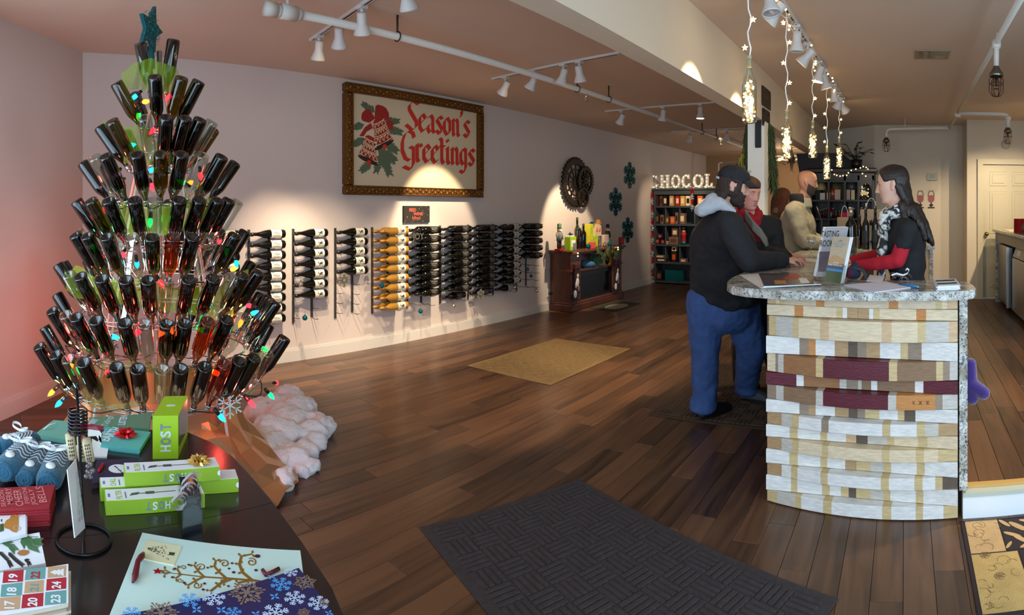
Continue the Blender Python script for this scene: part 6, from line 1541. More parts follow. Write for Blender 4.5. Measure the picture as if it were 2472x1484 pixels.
garland('garland', [gl(1856, 297, 5.75), gl(1861, 340, 5.76), gl(1866, 400, 5.76), gl(1868, 450, 5.75)], .07, 'evergreen garland hanging right of the white post', M_ndl)
garland('garland', [gl(1806, 298, 5.6), gl(1803, 330, 5.6), gl(1803, 370, 5.6), gl(1808, 410, 5.58), gl(1813, 440, 5.56)], .05, 'evergreen garland hanging left of the white post', M_ndl, 600)
t = garland('garland', [gl(1800, 345, 5.6), gl(1793, 368, 5.6), gl(1784, 385, 5.58)], .03, 'yellow-green sprig sticking out left of the post garland', mat('needles_yellow', (150, 140, 44), .7), 120)
MB().b2((-1.465, 5.535, 2.11), (-1.405, 5.55, 2.40), bev=.012).build('x', M_dark).name = 'post_speaker'
tag(bpy.data.objects['post_speaker'], 'black slim speaker panel at the top of the white post', 'speaker')
for (y0_, y1_, z0, z1, nm, lab, txt) in ((5.47, 5.84, 2.52, 2.715, 'beam_sign', 'upper black metal sign on the side of the beam', 'bar bar'), (5.49, 5.80, 2.325, 2.5, 'beam_sign', 'lower black metal plate with bolts on the beam', None)):
    t = thing(nm, lab, 'sign', (-1.385, (y0_+y1_)/2, (z0+z1)/2), 0, 'black plates on the beam'); F = frame((-1.384, y0_, z0), (0, 1, 0), (0, 0, 1)); W, H = y1_-y0_, z1-z0; r = .025
    poly = arc(W-r, r, r, -90, 0, 4)+arc(W-r, H-r, r, 0, 90, 4)+arc(r, H-r, r, 90, 180, 4)+arc(r, r, r, 180, 270, 4)
    MB().prism(poly, 0, .008, F).build('plate', mat('plate_bronze', (52, 46, 38), .5, .4), t, world=True)
    mb = MB()
    if txt:
        for k in range(5): flat(mb, [[(W*(.2+.13*k), H*.42), (W*(.27+.13*k), H*.42), (W*(.27+.13*k), H*.58), (W*(.2+.13*k), H*.58)]], F, .0085)
    else:
        for x, y in ((.15, .2), (.85, .2), (.15, .8), (.85, .8)): mb.prism(disc(W*x, H*y, .012), .008, .014, F)
    mb.build('relief', M_black_glass, t, world=True)
# ================================================================ fireplace cabinet
M_mah = wood('mahogany', (40, 20, 15), (104, 56, 40), (9, 9, 1.2), .4, .2)
t = thing('fireplace_cabinet', 'dark mahogany electric fireplace cabinet against the rack wall', 'fireplace', (-4.8, 7.9, 0)); X0, X1 = XW+.02, -4.62; Y0, Y1 = 7.1, 8.68
MB().b2((X0, Y0+.02, .1), (X1-.1, Y1-.02, .85)).build('carcass', M_mah, t, world=True)
mb = MB().b2((X0, Y0-.05, .86), (X1+.06, Y1+.05, .895), bev=.006).b2((X0, Y0-.02, .83), (X1+.03, Y1+.02, .86), bev=.008); mb.build('mantel_shelf', M_mah, t, world=True)
for a, b in ((Y0, Y0+.28), (Y1-.28, Y1)):
    mb = MB().b2((X0, a, .1), (X1, b, .83)).b2((X1, a+.04, .16), (X1+.012, b-.04, .6), bev=.006).b2((X0, a-.012, .58), (X1+.014, b+.012, .61), bev=.004); mb.build('pilaster', M_mah, t, world=True)
mb = MB().b2((X0, Y0-.03, 0), (X1+.03, Y1+.03, .10), bev=.01).b2((X0, Y0-.015, .1), (X1+.015, Y1+.015, .13), bev=.006); mb.build('plinth', M_mah, t, world=True)
MB().b2((X1-.3, Y0+.28, .575), (X1-.01, Y1-.28, .6)).build('niche_shelf', M_mah, t, world=True)
MB().b2((X1-.098, Y0+.28, .13), (X1-.05, Y1-.28, .57)).build('firebox', mat('firebox_black', (12, 11, 12), .25), t, world=True)
mb = MB().b2((X1-.05, Y0+.28, .5), (X1-.03, Y1-.28, .575)).b2((X1-.05, Y0+.28, .13), (X1-.03, Y0+.33, .5)).b2((X1-.05, Y1-.33, .13), (X1-.03, Y1-.28, .5)).b2((X1-.05, Y0+.28, .13), (X1-.03, Y1-.28, .17)); mb.build('firebox_frame', M_foil_black, t, world=True)
MB().b2((X1-.3, Y0+.28, .6), (X1-.28, Y1-.28, .83)).build('niche_back', M_black_glass, t, world=True)
ZM = .896
def crate(name, p, size, m, label, cat, rot=0, group=None, deco=None):
    t = thing(name, label, cat, p, rot, group); MB().b2((-size[0]/2, -size[1]/2, 0), (size[0]/2, size[1]/2, size[2]), bev=.003).build('carton', m, t)
    if deco: MB().b2((size[0]/2, -size[1]*.32, size[2]*.25), (size[0]/2+.001, size[1]*.32, size[2]*.75)).build('panel_print', deco, t)
    return t
def my(u): return -(-4.78)/math.tan(-th(u)) if False else 4.78/math.tan(-th(u))
def nutcracker(u, label, hat, coat, legs, h=.36, base=M_redb):
    y = my(u); t = thing('nutcracker', label, 'figurine', (-4.78, y, ZM), 0, 'nutcrackers on the mantel'); s = h/.36
    MB().b2((-.04*s, -.05*s, 0), (.04*s, .05*s, .025*s), bev=.003).build('base', base, t)
    for k in (-1, 1): MB().lathe([(.016*s, .025*s), (.02*s, .06*s), (.018*s, .14*s)], 10, Matrix.Translation((0, .02*s*k, 0))).build('leg', legs, t)
    MB().lathe([(.04*s, .13*s), (.036*s, .18*s), (.046*s, .23*s), (.03*s, .245*s)], 14).build('torso', coat, t)
    for k in (-1, 1): mb = MB(); mb.tube([(0, .045*s*k, .235*s), (.006, .062*s*k, .2*s), (.02*s, .055*s*k, .15*s)], [.014*s, .014*s, .011*s], 8); mb.build('arm', coat, t)
    hd = MB().lathe([(.026*s, .243*s), (.03*s, .27*s), (.028*s, .30*s)], 14).build('head', mat('paint_skin', (214, 160, 128), .5), t)
    MB().ball((.03*s, 0, .262*s), (.012*s, .02*s, .018*s), 8, 6).build('beard', M_white, t)
    MB().lathe([(.034*s, .298*s), (.036*s, .30*s), (.026*s, .31*s), (.03*s, .35*s), (.012*s, .36*s)], 14).build('hat', hat, t)
M_g1, M_g2, M_bk2 = mat('paint_green', (40, 96, 52), .4), mat('paint_lime', (110, 150, 50), .4), mat('paint_black', (24, 22, 22), .35)
nutcracker(1350, 'nutcracker in green hat and white vest at the left of the mantel', M_g1, mat('paint_grey', (120, 124, 120), .5), M_bk2, .40, M_redb)
nutcracker(1467, 'nutcracker in black coat and lime trousers at right of the mantel', M_bk2, M_bk2, M_g2, .36, M_bk2)
M_ly = mat('box_yellow', (206, 200, 40), .4)
crate('gift_box', (-4.72, my(1369), ZM), (.1, .17, .2), M_lg, 'lime wine gadget box beside the green nutcracker', 'box', 0, 'boxes on the mantel', M_w)
crate('gift_box', (-4.85, my(1386), ZM), (.08, .12, .21), M_w, 'white box behind the lime box on the mantel', 'box', 0, 'boxes on the mantel')
crate('gift_box', (-4.66, my(1370), ZM), (.05, .05, .11), mat('tin_silver', (150, 150, 160), .3, .6), 'small silver tin before the lime box on the mantel', 'tin')
bow('gift_bow', Vector((-4.78, my(1377), ZM+.212)), .06, mat('bow_purple', (70, 50, 130), .3, .4), 'purple bow on top of the mantel boxes')
crate('gift_box', (-4.82, my(1427), ZM), (.1, .1, .17), M_ly, 'left lower yellow box in the stack on the mantel', 'box', 0, 'boxes on the mantel', M_lg)
crate('gift_box', (-4.82, my(1438.5), ZM), (.1, .11, .17), M_lg, 'right lower lime box in the stack on the mantel', 'box', 0, 'boxes on the mantel', M_ly)
crate('gift_box', (-4.82, my(1427), ZM+.171), (.1, .1, .2), M_ly, 'upper yellow box in the stack on the mantel', 'box', 0, 'boxes on the mantel', M_lg)
t = crate('gift_box', (-4.82, my(1443), ZM+.171), (.1, .2, .2), mat('box_tan', (214, 196, 150), .5), 'gift set box with two pink glasses on the mantel stack', 'box', 0, 'boxes on the mantel')
for k in (-1, 1): MB().ball((.051, .045*k, .11), (.006, .038, .045), 10, 6).build('glass_print', mat('print_pink', (224, 130, 120), .4), t)
bow('gift_bow', Vector((-4.8, my(1432), ZM+.374)), .06, M_orn_t, 'teal bow on top of the yellow boxes')
tt = thing('straw_hat', 'small brown hat on top of the gift set box', 'hat', (-4.82, my(1449), ZM+.373)); MB().lathe([(0, .07), (.035, .065), (.045, .03), (.05, .012), (.075, .004), (.075, 0), (0, 0)], 16).build('hat', mat('straw', (140, 96, 44), .7), tt)
crate('gift_box', (-4.74, my(1456), ZM), (.06, .14, .19), mat('box_blush', (196, 170, 160), .5), 'pale pink carton right of the lime boxes', 'box', 0, 'boxes on the mantel')
for (u, h, r, m, lab) in ((1396, .48, .046, KIND['y'][1], 'tall green-yellow bottle on the mantel'), (1404.5, .31, .03, M_black_glass, 'short dark bottle between two taller ones on the mantel'), (1411, .38, .046, M_black_glass, 'dark bottle with silver crescent stopper on the mantel')):
    tb = bottle('mantel_bottle', (-4.80, my(u), ZM), h, r, m, lab, group='bottles on the mantel', lab=None)
MB().ball((0, 0, 0), .028, 10, 8).build('ball_ornament', M_orn_t).location = (-4.74, my(1391.5), ZM+.31); tag(bpy.data.objects['ball_ornament.009'] if 'ball_ornament.009' in bpy.data.objects else bpy.data.objects['ball_ornament'], 'teal ball hung on the tall mantel bottle', 'ornament')
crate('candle_block', (-4.64, my(1411), ZM), (.07, .1, .1), mat('candle_pink', (220, 84, 84), .5), 'pink square candle before the mantel bottles', 'candle')
for u, m, lab in ((1399, M_orn_t, 'teal ball lying on the mantel before the bottles'), (1439, M_orn_s, 'silver ball lying at the middle of the mantel edge'), (1451, M_orn_t, 'teal ball lying beside the silver one on the mantel')):
    o = MB().ball((0, 0, 0), .04, 12, 8).build('ball_ornament', m); o.location = (-4.62, my(u), ZM+.04); tag(o, lab, 'ornament', 'balls on the mantel')
crate('photo_box', (-4.7, my(1490), ZM), (.04, .13, .13), M_dred, 'dark red picture box at the far end of the mantel', 'box', 0, None, M_red)
g = garland('garland', [(-4.56, my(u)+.0, ZM+.02-.12*(k % 2 == 1)) for k, u in enumerate((1412, 1428, 1442, 1458, 1470))], .07, 'evergreen garland draped over the mantel edge', M_ndl, 350)
# toys in the niche
tn = thing('toy_tractor_box', 'green and yellow toy tractor box in the fireplace niche', 'toy', (-4.72, 8.1, .6)); MB().b2((-.06, -.28, 0), (.06, .02, .17)).build('carton', M_g1, tn); MB().b2((-.06, .02, 0), (.06, .3, .21)).build('tractor_body', mat('paint_yellow', (206, 170, 30), .4), tn); MB().lathe([(0, -.01), (.07, -.01), (.075, 0), (.03, .012), (0, .012)], 16, Matrix.Translation((.064, .16, .08)) @ Matrix.Rotation(pi/2, 4, 'Y')).build('wheel', M_bk2, tn)
blob('blue_plush', [[((-4.70, 7.62, .66), .06), ((-4.68, 7.72, .65), .07)], [((-4.66, 7.78, .64), .05)]], mat('plush_blue', (60, 110, 150), .9), None, .012, 2, loc=(-4.7, 7.7, .6)); tag(bpy.data.objects['blue_plush'], 'blue plush bundle at the left of the fireplace niche', 'toy')
for (u, v0, v1, lab, who, sx) in ((1392, 640, 722, 'dark Christmas stocking with snowman hung on the left pilaster', 'snowman', 1), (1489, 630, 702, 'dark Christmas stocking with white-bearded figure hung on the right pilaster', 'santa', 1)):
    y = -(-4.58)/math.tan(-th(u)) if False else 4.58/math.tan(-th(u)); d = hypot(4.58, y); z1, z0 = EYE-d*(v0-505.7)/1400, EYE-d*(v1-505.7)/1400; h = z1-z0
    ts_ = thing('stocking', lab, 'stocking', (-4.59, y, z0), 0, 'stockings on the fireplace'); F = frame((-.0, 0, 0), (0, 1, 0), (0, 0, 1))
    poly = [(-.05, h), (.06, h), (.06, h*.4), (.05, h*.2), (-.02, 0), (-.1, .02), (-.11, h*.14), (-.06, h*.3)]
    poly = [(a*1.25, b) for a, b in poly]
    MB().prism(poly, 0, .025, F).build('sock', mat('felt_dark', (38, 26, 40), .9), ts_); MB().prism([(-.07, h*.9), (.08, h*.9), (.08, h*1.02), (-.07, h*1.02)], 0, .03, F).build('cuff', mat('felt_plum', (66, 30, 34), .9), ts_)
    for (x, z, rx, rz, m) in ((0, .5, .045, .07, M_white), (.01, .68, .03, .038, mat('felt_cream', (214, 190, 170), .9)), (-.06, .16, .045, .06, M_white), (.03, .3, .03, .05, mat('felt_grey', (120, 110, 106), .9)), (-.04, .42, .02, .05, M_white)):
        MB().ball((.027, x, z*h), (.006, rx, rz), 10, 6).build('felt_figure', m, ts_)
t = thing('mantel_lights', 'little white lights trailing down the mantel ends', 'string lights', (-4.55, 7.5, .85))
for (u, v) in ((1395, 611), (1395, 618), (1492, 597), (1492, 602)): p = onx(u, v, -4.54); mb = MB(); mb.ball(p, .011, 8, 5); mb.build('bulb', M_fairy, t, world=True)

# ================================================================ chocolate bookcase
M_slate = mat('paint_slate', (60, 68, 72), .55, var=.1, vscale=10)
BX0, BX1, BY, BD = -4.95, -3.3, 10.7, .36
t = thing('bookcase', 'slate grey bookcase of chocolates under marquee letters', 'bookcase', (-4.1, BY+.2, 0))
MB().b2((BX0, BY, 0), (BX0+.04, BY+BD, 1.92)).build('side', M_slate, t, world=True); MB().b2((BX1-.04, BY, 0), (BX1, BY+BD, 1.92)).build('side', M_slate, t, world=True)
MB().b2((BX0, BY+BD-.02, 0), (BX1, BY+BD, 1.92)).build('back', M_slate, t, world=True)
SHZ = [.06, .443, .80, 1.21, 1.574]
for z in SHZ: MB().b2((BX0+.04, BY, z-.035), (BX1-.04, BY+BD-.02, z)).build('shelf', M_slate, t, world=True)
mb = MB().b2((BX0-.03, BY-.03, 1.885), (BX1+.03, BY+BD, 1.925), bev=.008).b2((BX0, BY-.005, 1.80), (BX1, BY+.02, 1.885)); mb.build('cornice', M_slate, t, world=True)
for u in (1605.7, 1640, 1676):
    x = BY*math.tan(th(u))
    for a, b in zip(SHZ[1:4], SHZ[2:]): MB().b2((x-.012, BY+.02, a), (x+.012, BY+BD-.02, b-.035)).build('divider', M_slate, t, world=True)
def bxu(u): return (BY+.06)*math.tan(th(u))
BC2 = {'k': mat('choc_black', (42, 24, 22), .4), 'p': mat('choc_plum', (70, 30, 50), .4), 'o': mat('choc_orange', (206, 90, 40), .4), 'r': mat('choc_red', (170, 30, 34), .4), 't': mat('choc_tan', (190, 150, 100), .5), 'w': mat('choc_ivory', (226, 206, 170), .5), 'b': mat('choc_brown', (96, 60, 40), .5), 's': mat('choc_amber', (206, 150, 70), .4), 'e': mat('foil_teal', (20, 110, 120), .25, .5), 'c': mat('choc_cocoa', (120, 92, 72), .5)}
NM = {'k': 'black', 'p': 'plum', 'o': 'orange', 'r': 'red', 't': 'tan', 'w': 'ivory', 'b': 'brown', 's': 'amber', 'e': 'teal', 'c': 'cocoa'}
SHN = {1.574: 'top shelf', 1.21: 'second shelf', .80: 'third shelf', .443: 'fourth shelf', .06: 'bottom shelf'}
goods = [(1.574, [(1585, 12, 26, 'p', 'k'), (1597, 8, 24, 'b', 'k'), (1607, 11, 24, 'k', 'w'), (1622, 11, 25, 't', 'w'), (1636.5, 11, 24, 'r', 'w'), (1649, 12, 24, 's', 'w'), (1662, 12, 24, 'w', 'k'), (1691, 14, 24, 'o', 'w')]),
         (1.21, [(1586, 16, 24, 'k', 'c'), (1599, 9, 22, 'c', 'k'), (1611, 12, 18, 'b', 's'), (1624.5, 12, 18, 'o', 't'), (1634.5, 7, 28, 'c', 'k'), (1648, 15, 26, 'c', 'w')]),
         (.80, [(1588, 12, 13, 'p', 'o'), (1601, 10, 11, 'p', 'o'), (1627, 26, 18, 'c', 'b'), (1611.5, 4, 7, 'w', 'k')]),
         (.443, [(1597, 31, 8, 'k', 'w'), (1628, 14, 25, 'k', 'o'), (1650, 18, 9, 'c', 'w')]),
         (.06, [(1592, 16, 22, 'k', 'c'), (1628, 50, 26, 'e', 'e')])]
for z, row in goods:
    for i, (u, wp, hp, k, dk) in enumerate(row):
        s_ = BY/cos(th(u))/1400; crate('chocolate_box', (bxu(u), BY+.08, z+.001), (.1, wp*s_*.93, hp*s_), BC2[k], '%s chocolate box, %s from the left on the %s of the bookcase' % (NM[k], ORD[i], SHN[z]), 'chocolate', -pi/2, 'chocolates on the bookcase', BC2[dk])
for (u, z0, wp, hp, k, dk, lab) in ((1594, .80+.115, 11, 11, 'p', 'o', 'orange-banded plum box on top of two others on the third shelf'), (1630, .80+.158, 16, 20, 'b', 'w', 'brown candy boxes standing on the cocoa box on the third shelf'), (1628, .443+.22, 11, 11, 'w', 'k', 'ivory carton on the tall stack on the fourth shelf'), (1594, .443+.075, 28, 7, 'c', 'w', 'flat cocoa box on top of another on the fourth shelf')):
    s_ = BY/cos(th(u))/1400; crate('chocolate_box', (bxu(u), BY+.08, z0), (.09, wp*s_, hp*s_), BC2[k], lab, 'chocolate', -pi/2, 'chocolates on the bookcase', BC2[dk])
tn = thing('nutcracker_doll', 'red soldier figure standing on the third shelf of the bookcase', 'figurine', (bxu(1650), BY+.07, .801), -pi/2)
MB().lathe([(.05, 0), (.05, .05), (.045, .16), (.06, .2), (.05, .24)], 14).build('body', BC2['r'], tn); MB().ball((0, 0, .27), .04, 12, 8).build('head', MATS['paint_skin'], tn); MB().lathe([(.045, .29), (.05, .34), (0, .36)], 14).build('hat', BC2['k'], tn); MB().lathe([(.052, 0), (.052, .06)], 14).build('trousers', BC2['e'], tn)
# marquee letters
M_marq = mat('marquee_white', (206, 204, 198), .45, emit=(255, 220, 170), estr=.0)
M_mb = glow('marquee_bulb', (255, 226, 176), 2.2)
SL = {'C': [[(.78, .66), (.78, 1), (.64, .95), (.5, 1), (.2, .9), (.03, .6), (.03, .4), (.2, .1), (.5, 0), (.8, .12), (.9, .34), (.7, .34), (.6, .2), (.5, .17), (.34, .24), (.25, .42), (.25, .58), (.34, .78), (.5, .84), (.6, .76), (.66, .66)]],
      'H': [[(0, 0), (.4, 0), (.4, .13), (.32, .13), (.32, .42), (.62, .42), (.62, .13), (.54, .13), (.54, 0), (.94, 0), (.94, .13), (.86, .13), (.86, .87), (.94, .87), (.94, 1), (.54, 1), (.54, .87), (.62, .87), (.62, .58), (.32, .58), (.32, .87), (.4, .87), (.4, 1), (0, 1), (0, .87), (.08, .87), (.08, .13), (0, .13)]],
      'L': [[(.05, 0), (.88, 0), (.88, .36), (.74, .36), (.68, .15), (.45, .15), (.45, .87), (.56, .87), (.56, 1), (.08, 1), (.08, .87), (.2, .87), (.2, .15), (.05, .15)]]}
for i, (ch, u0, u1) in enumerate((('C', 1569, 1593.5), ('H', 1595, 1619.5), ('O', 1622, 1644.5), ('C', 1646.5, 1671), ('O', 1674, 1700), ('L', 1700.5, 1724))):
    y = BY+.05; x0, x1 = y*math.tan(th(u0)), y*math.tan(th(u1)); W = x1-x0; z0 = 1.926; H = .275; names = ['first letter, C', 'second letter, H', 'third letter, first O', 'fourth letter, second C', 'fifth letter, second O', 'sixth letter, L']
    t = thing('marquee_letter', 'white marquee bulb letter on the bookcase, the %s' % names[i], 'letter', (x0, y, z0), 0, 'marquee letters on the bookcase'); F = frame((0, 0, 0), (1, 0, 0), (0, 0, 1)); mb = MB()
    if ch == 'O':
        n = 24
        for k in range(n):
            a, b = 2*pi*k/n, 2*pi*(k+1)/n; o_ = lambda g, q: (W*(.5+(.48 if q else .26)*cos(g)), H*(.5+(.5 if q else .33)*sin(g)))
            mb.prism([o_(a, 0), o_(a, 1), o_(b, 1), o_(b, 0)], -.0, .05, F)
        bp = [(W*(.5+.37*cos(k*pi/4+.3)), H*(.5+.42*sin(k*pi/4+.3))) for k in range(8)]
    else:
        mb.prism([(a*W, b*H) for a, b in SL[ch][0]], 0, .05, F)
        bp = [(a*W, b*H) for a, b in {'C': [(.7, .85), (.45, .92), (.2, .78), (.14, .5), (.2, .22), (.46, .08), (.74, .2)], 'H': [(.2, .92), (.74, .92), (.2, .7), (.74, .7), (.2, .28), (.74, .28), (.2, .08), (.74, .08), (.47, .5)], 'L': [(.32, .92), (.32, .7), (.32, .45), (.32, .2), (.2, .07), (.55, .07), (.8, .2)]}[ch]]
    mb.build('letter', M_marq, t, fixn=True); mb = MB()
    for a, b in bp: mb.ball((a, -.055, b), .012, 8, 5)
    o = MB()
    for a, b in bp: q = MB(); q.ball((a, -.054, b), .0125, 8, 5); q.build('bulb', M_mb, t)
t = thing('tinsel_garland', 'sparkling fairy-light garland along the top of the bookcase', 'garland', (-4.2, BY-.03, 1.93)); rg = random.Random(3); mb = MB(); pts = []
for k in range(60): f = k/59; p = (BX0+1.6*f, BY-.035+.012*sin(k*2), 1.935+.012*sin(k*1.3)); pts.append(p)
mb.tube(pts, .006, 5); mb.build('cord', M_silvb, t, world=True); mb = MB()
for k in range(0, 60, 3): mb.ball(Vector(pts[k])+Vector((0, -.012, .008)), .008, 6, 4)
tag(mb.build('bulbs', M_mb, t, world=True), kind='stuff')
def tinsel(name, a, b, label, r=.035):
    a, b = Vector(a), Vector(b); t = thing(name, label, 'tinsel', a, 0, 'red and silver tinsel on the bookcase'); rg = random.Random(9); L = (b-a).length; n = int(L/.28)+1
    for k in range(n*2):
        f0, f1 = k/(n*2), (k+1)/(n*2); mb = MB()
        for i in range(60): c = a.lerp(b, rg.uniform(f0, f1)); d_ = Vector((rg.uniform(-1, 1), rg.uniform(-1, 1), rg.uniform(-.6, .6))).normalized()*r; s = d_.orthogonal().normalized()*.005; mb.add([c-s, c+s, c+d_+s*.5, c+d_-s*.5], [(0, 1, 2, 3)])
        tag(mb.build('tinsel_tuft', M_redb if k % 2 == 0 else M_silvb, t, world=True), kind='stuff')
tinsel('tinsel_garland', (BX0-.01, BY-.05, 1.85), (BX0-.0, BY-.06, .02), 'red and silver tinsel down the left side of the bookcase')
tinsel('tinsel_garland', (bxu(1676), BY-.05, 1.9), (bxu(1676), BY-.05, 1.5), 'short red and silver tinsel hanging before the top shelf', .04)
# chandelier far back
t = thing('chandelier', 'small dark chandelier with lit bulbs in the far room', 'chandelier', (-2.55, 12.6, 2.2))
c = Vector((12.6*math.tan(th(1911)), 12.6, 1.5+12.85*122/1400)); mb = MB(); mb.cyl(c+Vector((0, 0, .0)), (c.x, c.y, CEIL), .012); mb.lathe([(.0, -.32), (.02, -.3), (.04, -.1), (.09, 0), (.05, .08), (.02, .2)], 12, Matrix.Translation(c)); mb.build('stem', M_gear, t, world=True)
for k in range(5):
    a = k*2*pi/5+.4; e = c+Vector((.3*cos(a), .3*sin(a), -.05)); mb = MB(); mb.tube([c, c+Vector((.15*cos(a), .15*sin(a), -.12)), e], .01, 6); o = mb.build('arm', M_gear, t, world=True); mb = MB(); mb.ball(e+Vector((0, 0, .05)), .035, 8, 6); mb.build('bulb', M_lens_dim, o, world=True)
light('chandelier_glow', 'POINT', c+Vector((0, 0, -.45)), 30, WARM, shadow_soft_size=.2)
t = tag(MB().b2((12*math.tan(th(1866)), 12.9, 1.55), (12*math.tan(th(1893)), 13.0, 1.75)).build('wall_cabinet_panel', mat('wood_red', (120, 66, 40), .5)), 'reddish wood panel on the tan far wall', 'panel')

# ================================================================ dark hutch and the back of the right room
M_ebony = mat('wood_ebony', (17, 10, 10), .4, var=.2, vscale=8)
HY = 8.5; hx = lambda u, y=HY: y*math.tan(th(u)); hz = lambda v, y=HY: EYE-y*(v-505.7)/1400
t = thing('display_hutch', 'dark wood display hutch full of gifts behind the counter', 'hutch', (-.9, HY+.2, .14)); X0, X1 = hx(1955), hx(2110)
for x in (X0, hx(1998), hx(2037), hx(2070), X1-.03): MB().b2((x, HY, .14), (x+.03, HY+.42, 2.0)).build('upright', M_ebony, t, world=True)
for v in (436, 483, 528, 575): MB().b2((X0, HY+.01, hz(v)-.02), (X1, HY+.42, hz(v)+.008)).build('shelf', M_ebony, t, world=True)
MB().b2((X0, HY+.4, .14), (X1, HY+.43, 2.0)).build('back', M_ebony, t, world=True)
MB().b2((X0, HY-.02, .14), (X1, HY+.4, .62)).build('cupboard', M_ebony, t, world=True)
mb = MB().b2((X0-.04, HY-.05, 2.04), (X1+.04, HY+.45, 2.11), bev=.015).b2((X0, HY, 1.93), (X1, HY+.42, 2.05)); mb.build('cornice', M_ebony, t, world=True)
F = frame((0, HY-.002, 0), (1, 0, 0), (0, 0, 1)); xa, xb = hx(2075), hx(2106); mb = MB(); z0, z1 = hz(460), 1.95; n = 10; xc = (xa+xb)/2
for k in range(n):
    a, b = pi*k/n, pi*(k+1)/n; q = lambda g: (xc+(xb-xa)*.42*cos(g), z0+(z1-z0)*.62*sin(g)); o_ = lambda g: (xc+(xb-xa)*.52*max(-1, min(1, 1.5*cos(g))), z1)
    mb.prism([q(a), o_(a), o_(b), q(b)], 0, .02, F)
mb.build('arch_trim', M_ebony, t, world=True)
def hthing(name, u, v1, label, cat, builder, group='gifts in the dark hutch', y=HY+.14): t = thing(name, label, cat, (hx(u, y), y, hz(v1)+.0085), 0, group); builder(t); return t
px = HY/1400
def card(w, h, m): return lambda t: MB().b2((-w*px/2, -.01, 0), (w*px/2, .01, h*px)).build('card', m, t)
M_blush, M_ivory = mat('card_blush', (206, 170, 160), .5), mat('card_ivory', (206, 200, 190), .5)
hthing('gift_card_box', 1986, 483, 'white box with small print at left in the hutch', 'box', card(13, 17, M_ivory))
hthing('gift_card_box', 2000, 483, 'narrow white box beside the hutch upright', 'box', card(8, 17, M_ivory), y=HY+.02)
hthing('gift_card_box', 2022, 483, 'tall pale pink card with flower in the hutch', 'card', card(14, 25, M_blush))
hthing('gift_card_box', 2046, 483, 'broad pale pink box right of the hutch middle', 'box', card(13, 25, M_blush))
hthing('gift_card_box', 2059, 483, 'gold-flecked box beside the broad pink one in the hutch', 'box', card(9, 24, MATS['box_tan']))
hthing('figurine', 2008, 483, 'orange glass bauble dish in the hutch', 'ornament', lambda t: (MB().ball((0, 0, .09), (.1, .06, .09), 14, 8).build('bowl', mat('glass_orange', (170, 74, 40), .15), t), MB().lathe([(.05, 0), (.02, .03), (.02, .05)], 12).build('foot', M_gilt, t)), y=HY+.22)
hthing('glass_dome', 2018, 483, 'round glass plate standing at the back of the hutch', 'plate', lambda t: MB().lathe([(0, 0), (.12, .01), (.13, .02)], 20, Matrix.Translation((0, .05, .13)) @ Matrix.Rotation(pi/2, 4, 'X')).build('plate', mat('plate_glass', (170, 160, 110), .1), t), y=HY+.3)
hthing('globe', 2056, 483, 'grey ball-shaped vase at the back of the hutch', 'vase', lambda t: (MB().lathe([(.06, 0), (.05, .1)], 12).build('stand', M_ebony, t), MB().ball((0, 0, .2), .11, 16, 10).build('ball', mat('vase_grey', (84, 82, 78), .35), t)), y=HY+.3)
hthing('small_lamp', 1983, 483, 'little lamp with cream dome shade in the hutch', 'lamp', lambda t: (MB().lathe([(.05, 0), (.02, .02), (.015, .15)], 12).build('base', M_ebony, t), MB().lathe([(.09, .15), (.085, .2), (.05, .26), (0, .28)], 16).build('shade', mat('shade_cream', (200, 180, 120), .6), t)), y=HY+.3)
hthing('glass_cloche', 2086, 483, 'glass cloche with lights inside under the hutch arch', 'cloche', lambda t: (MB().lathe([(.09, 0), (.09, .16), (.06, .24), (0, .27)], 18).build('dome', thin_glass('glass_stem', (240, 244, 244), .22), t), [MB().ball((.06*cos(k*2.1), .05*sin(k*2.1), .05+.018*k), .007, 6, 4).build('light', M_fairy, t) for k in range(9)], MB().b2((-.045, -.1, .07), (.045, -.095, .12)).build('tag', MATS['box_tan'], t)))
hthing('santa_figure', 2003, 527, 'small red-hatted snowman figure on the middle hutch shelf', 'figurine', lambda t: (MB().ball((0, 0, .05), (.035, .03, .055), 12, 8).build('body', M_ivory, t), MB().lathe([(.04, .09), (.03, .15), (0, .2)], 12).build('hat', M_redb, t)))
rg = random.Random(21)
for i, u in enumerate((1982, 1989, 1995, 2011, 2018, 2027, 2046, 2053, 2061, 2080, 2090, 2099)):
    m = rg.choice((M_orn_s, M_black_glass, M_orn_t, BC2['p'], M_gilt)); hh = rg.uniform(14, 26)
    hthing('jar', u, 527, 'small gift jar, %s from left on the middle hutch shelf' % ORD[i], 'jar', lambda t: (MB().lathe([(0, 0), (.022, 0), (.024, hh*px*.6), (.012, hh*px*.75), (.012, hh*px*.9)], 12).build('body', m, t), MB().lathe([(.015, hh*px*.9), (.015, hh*px), (0, hh*px)], 10).build('lid', M_silvb, t)), 'jars on the middle hutch shelf')
t = thing('hutch_lights', 'swag of little white lights on the hutch cornice', 'string lights', (-.9, HY-.06, 2.0))
for (u, v) in ((2008, 410), (2014, 421), (2020, 423), (2028, 425), (2035, 424), (2044, 423), (2048, 417), (2055, 411), (2066, 408), (2077, 405), (2084, 402), (2091, 404), (2095, 408), (2082, 419), (2090, 425)): p = ony(u, v, HY-.06); mb = MB(); mb.ball(p, .009, 6, 4); mb.build('bulb', M_fairy, t, world=True)
pp = ony(2068, 400, HY+.2); t = thing('potted_plant', 'dark leafy potted plant on top of the hutch', 'plant', (pp.x, HY+.2, 2.11)); MB().lathe([(0, 0), (.07, 0), (.09, .14), (.08, .14), (.0, .12)], 14).build('pot', M_ebony, t); rg = random.Random(8)
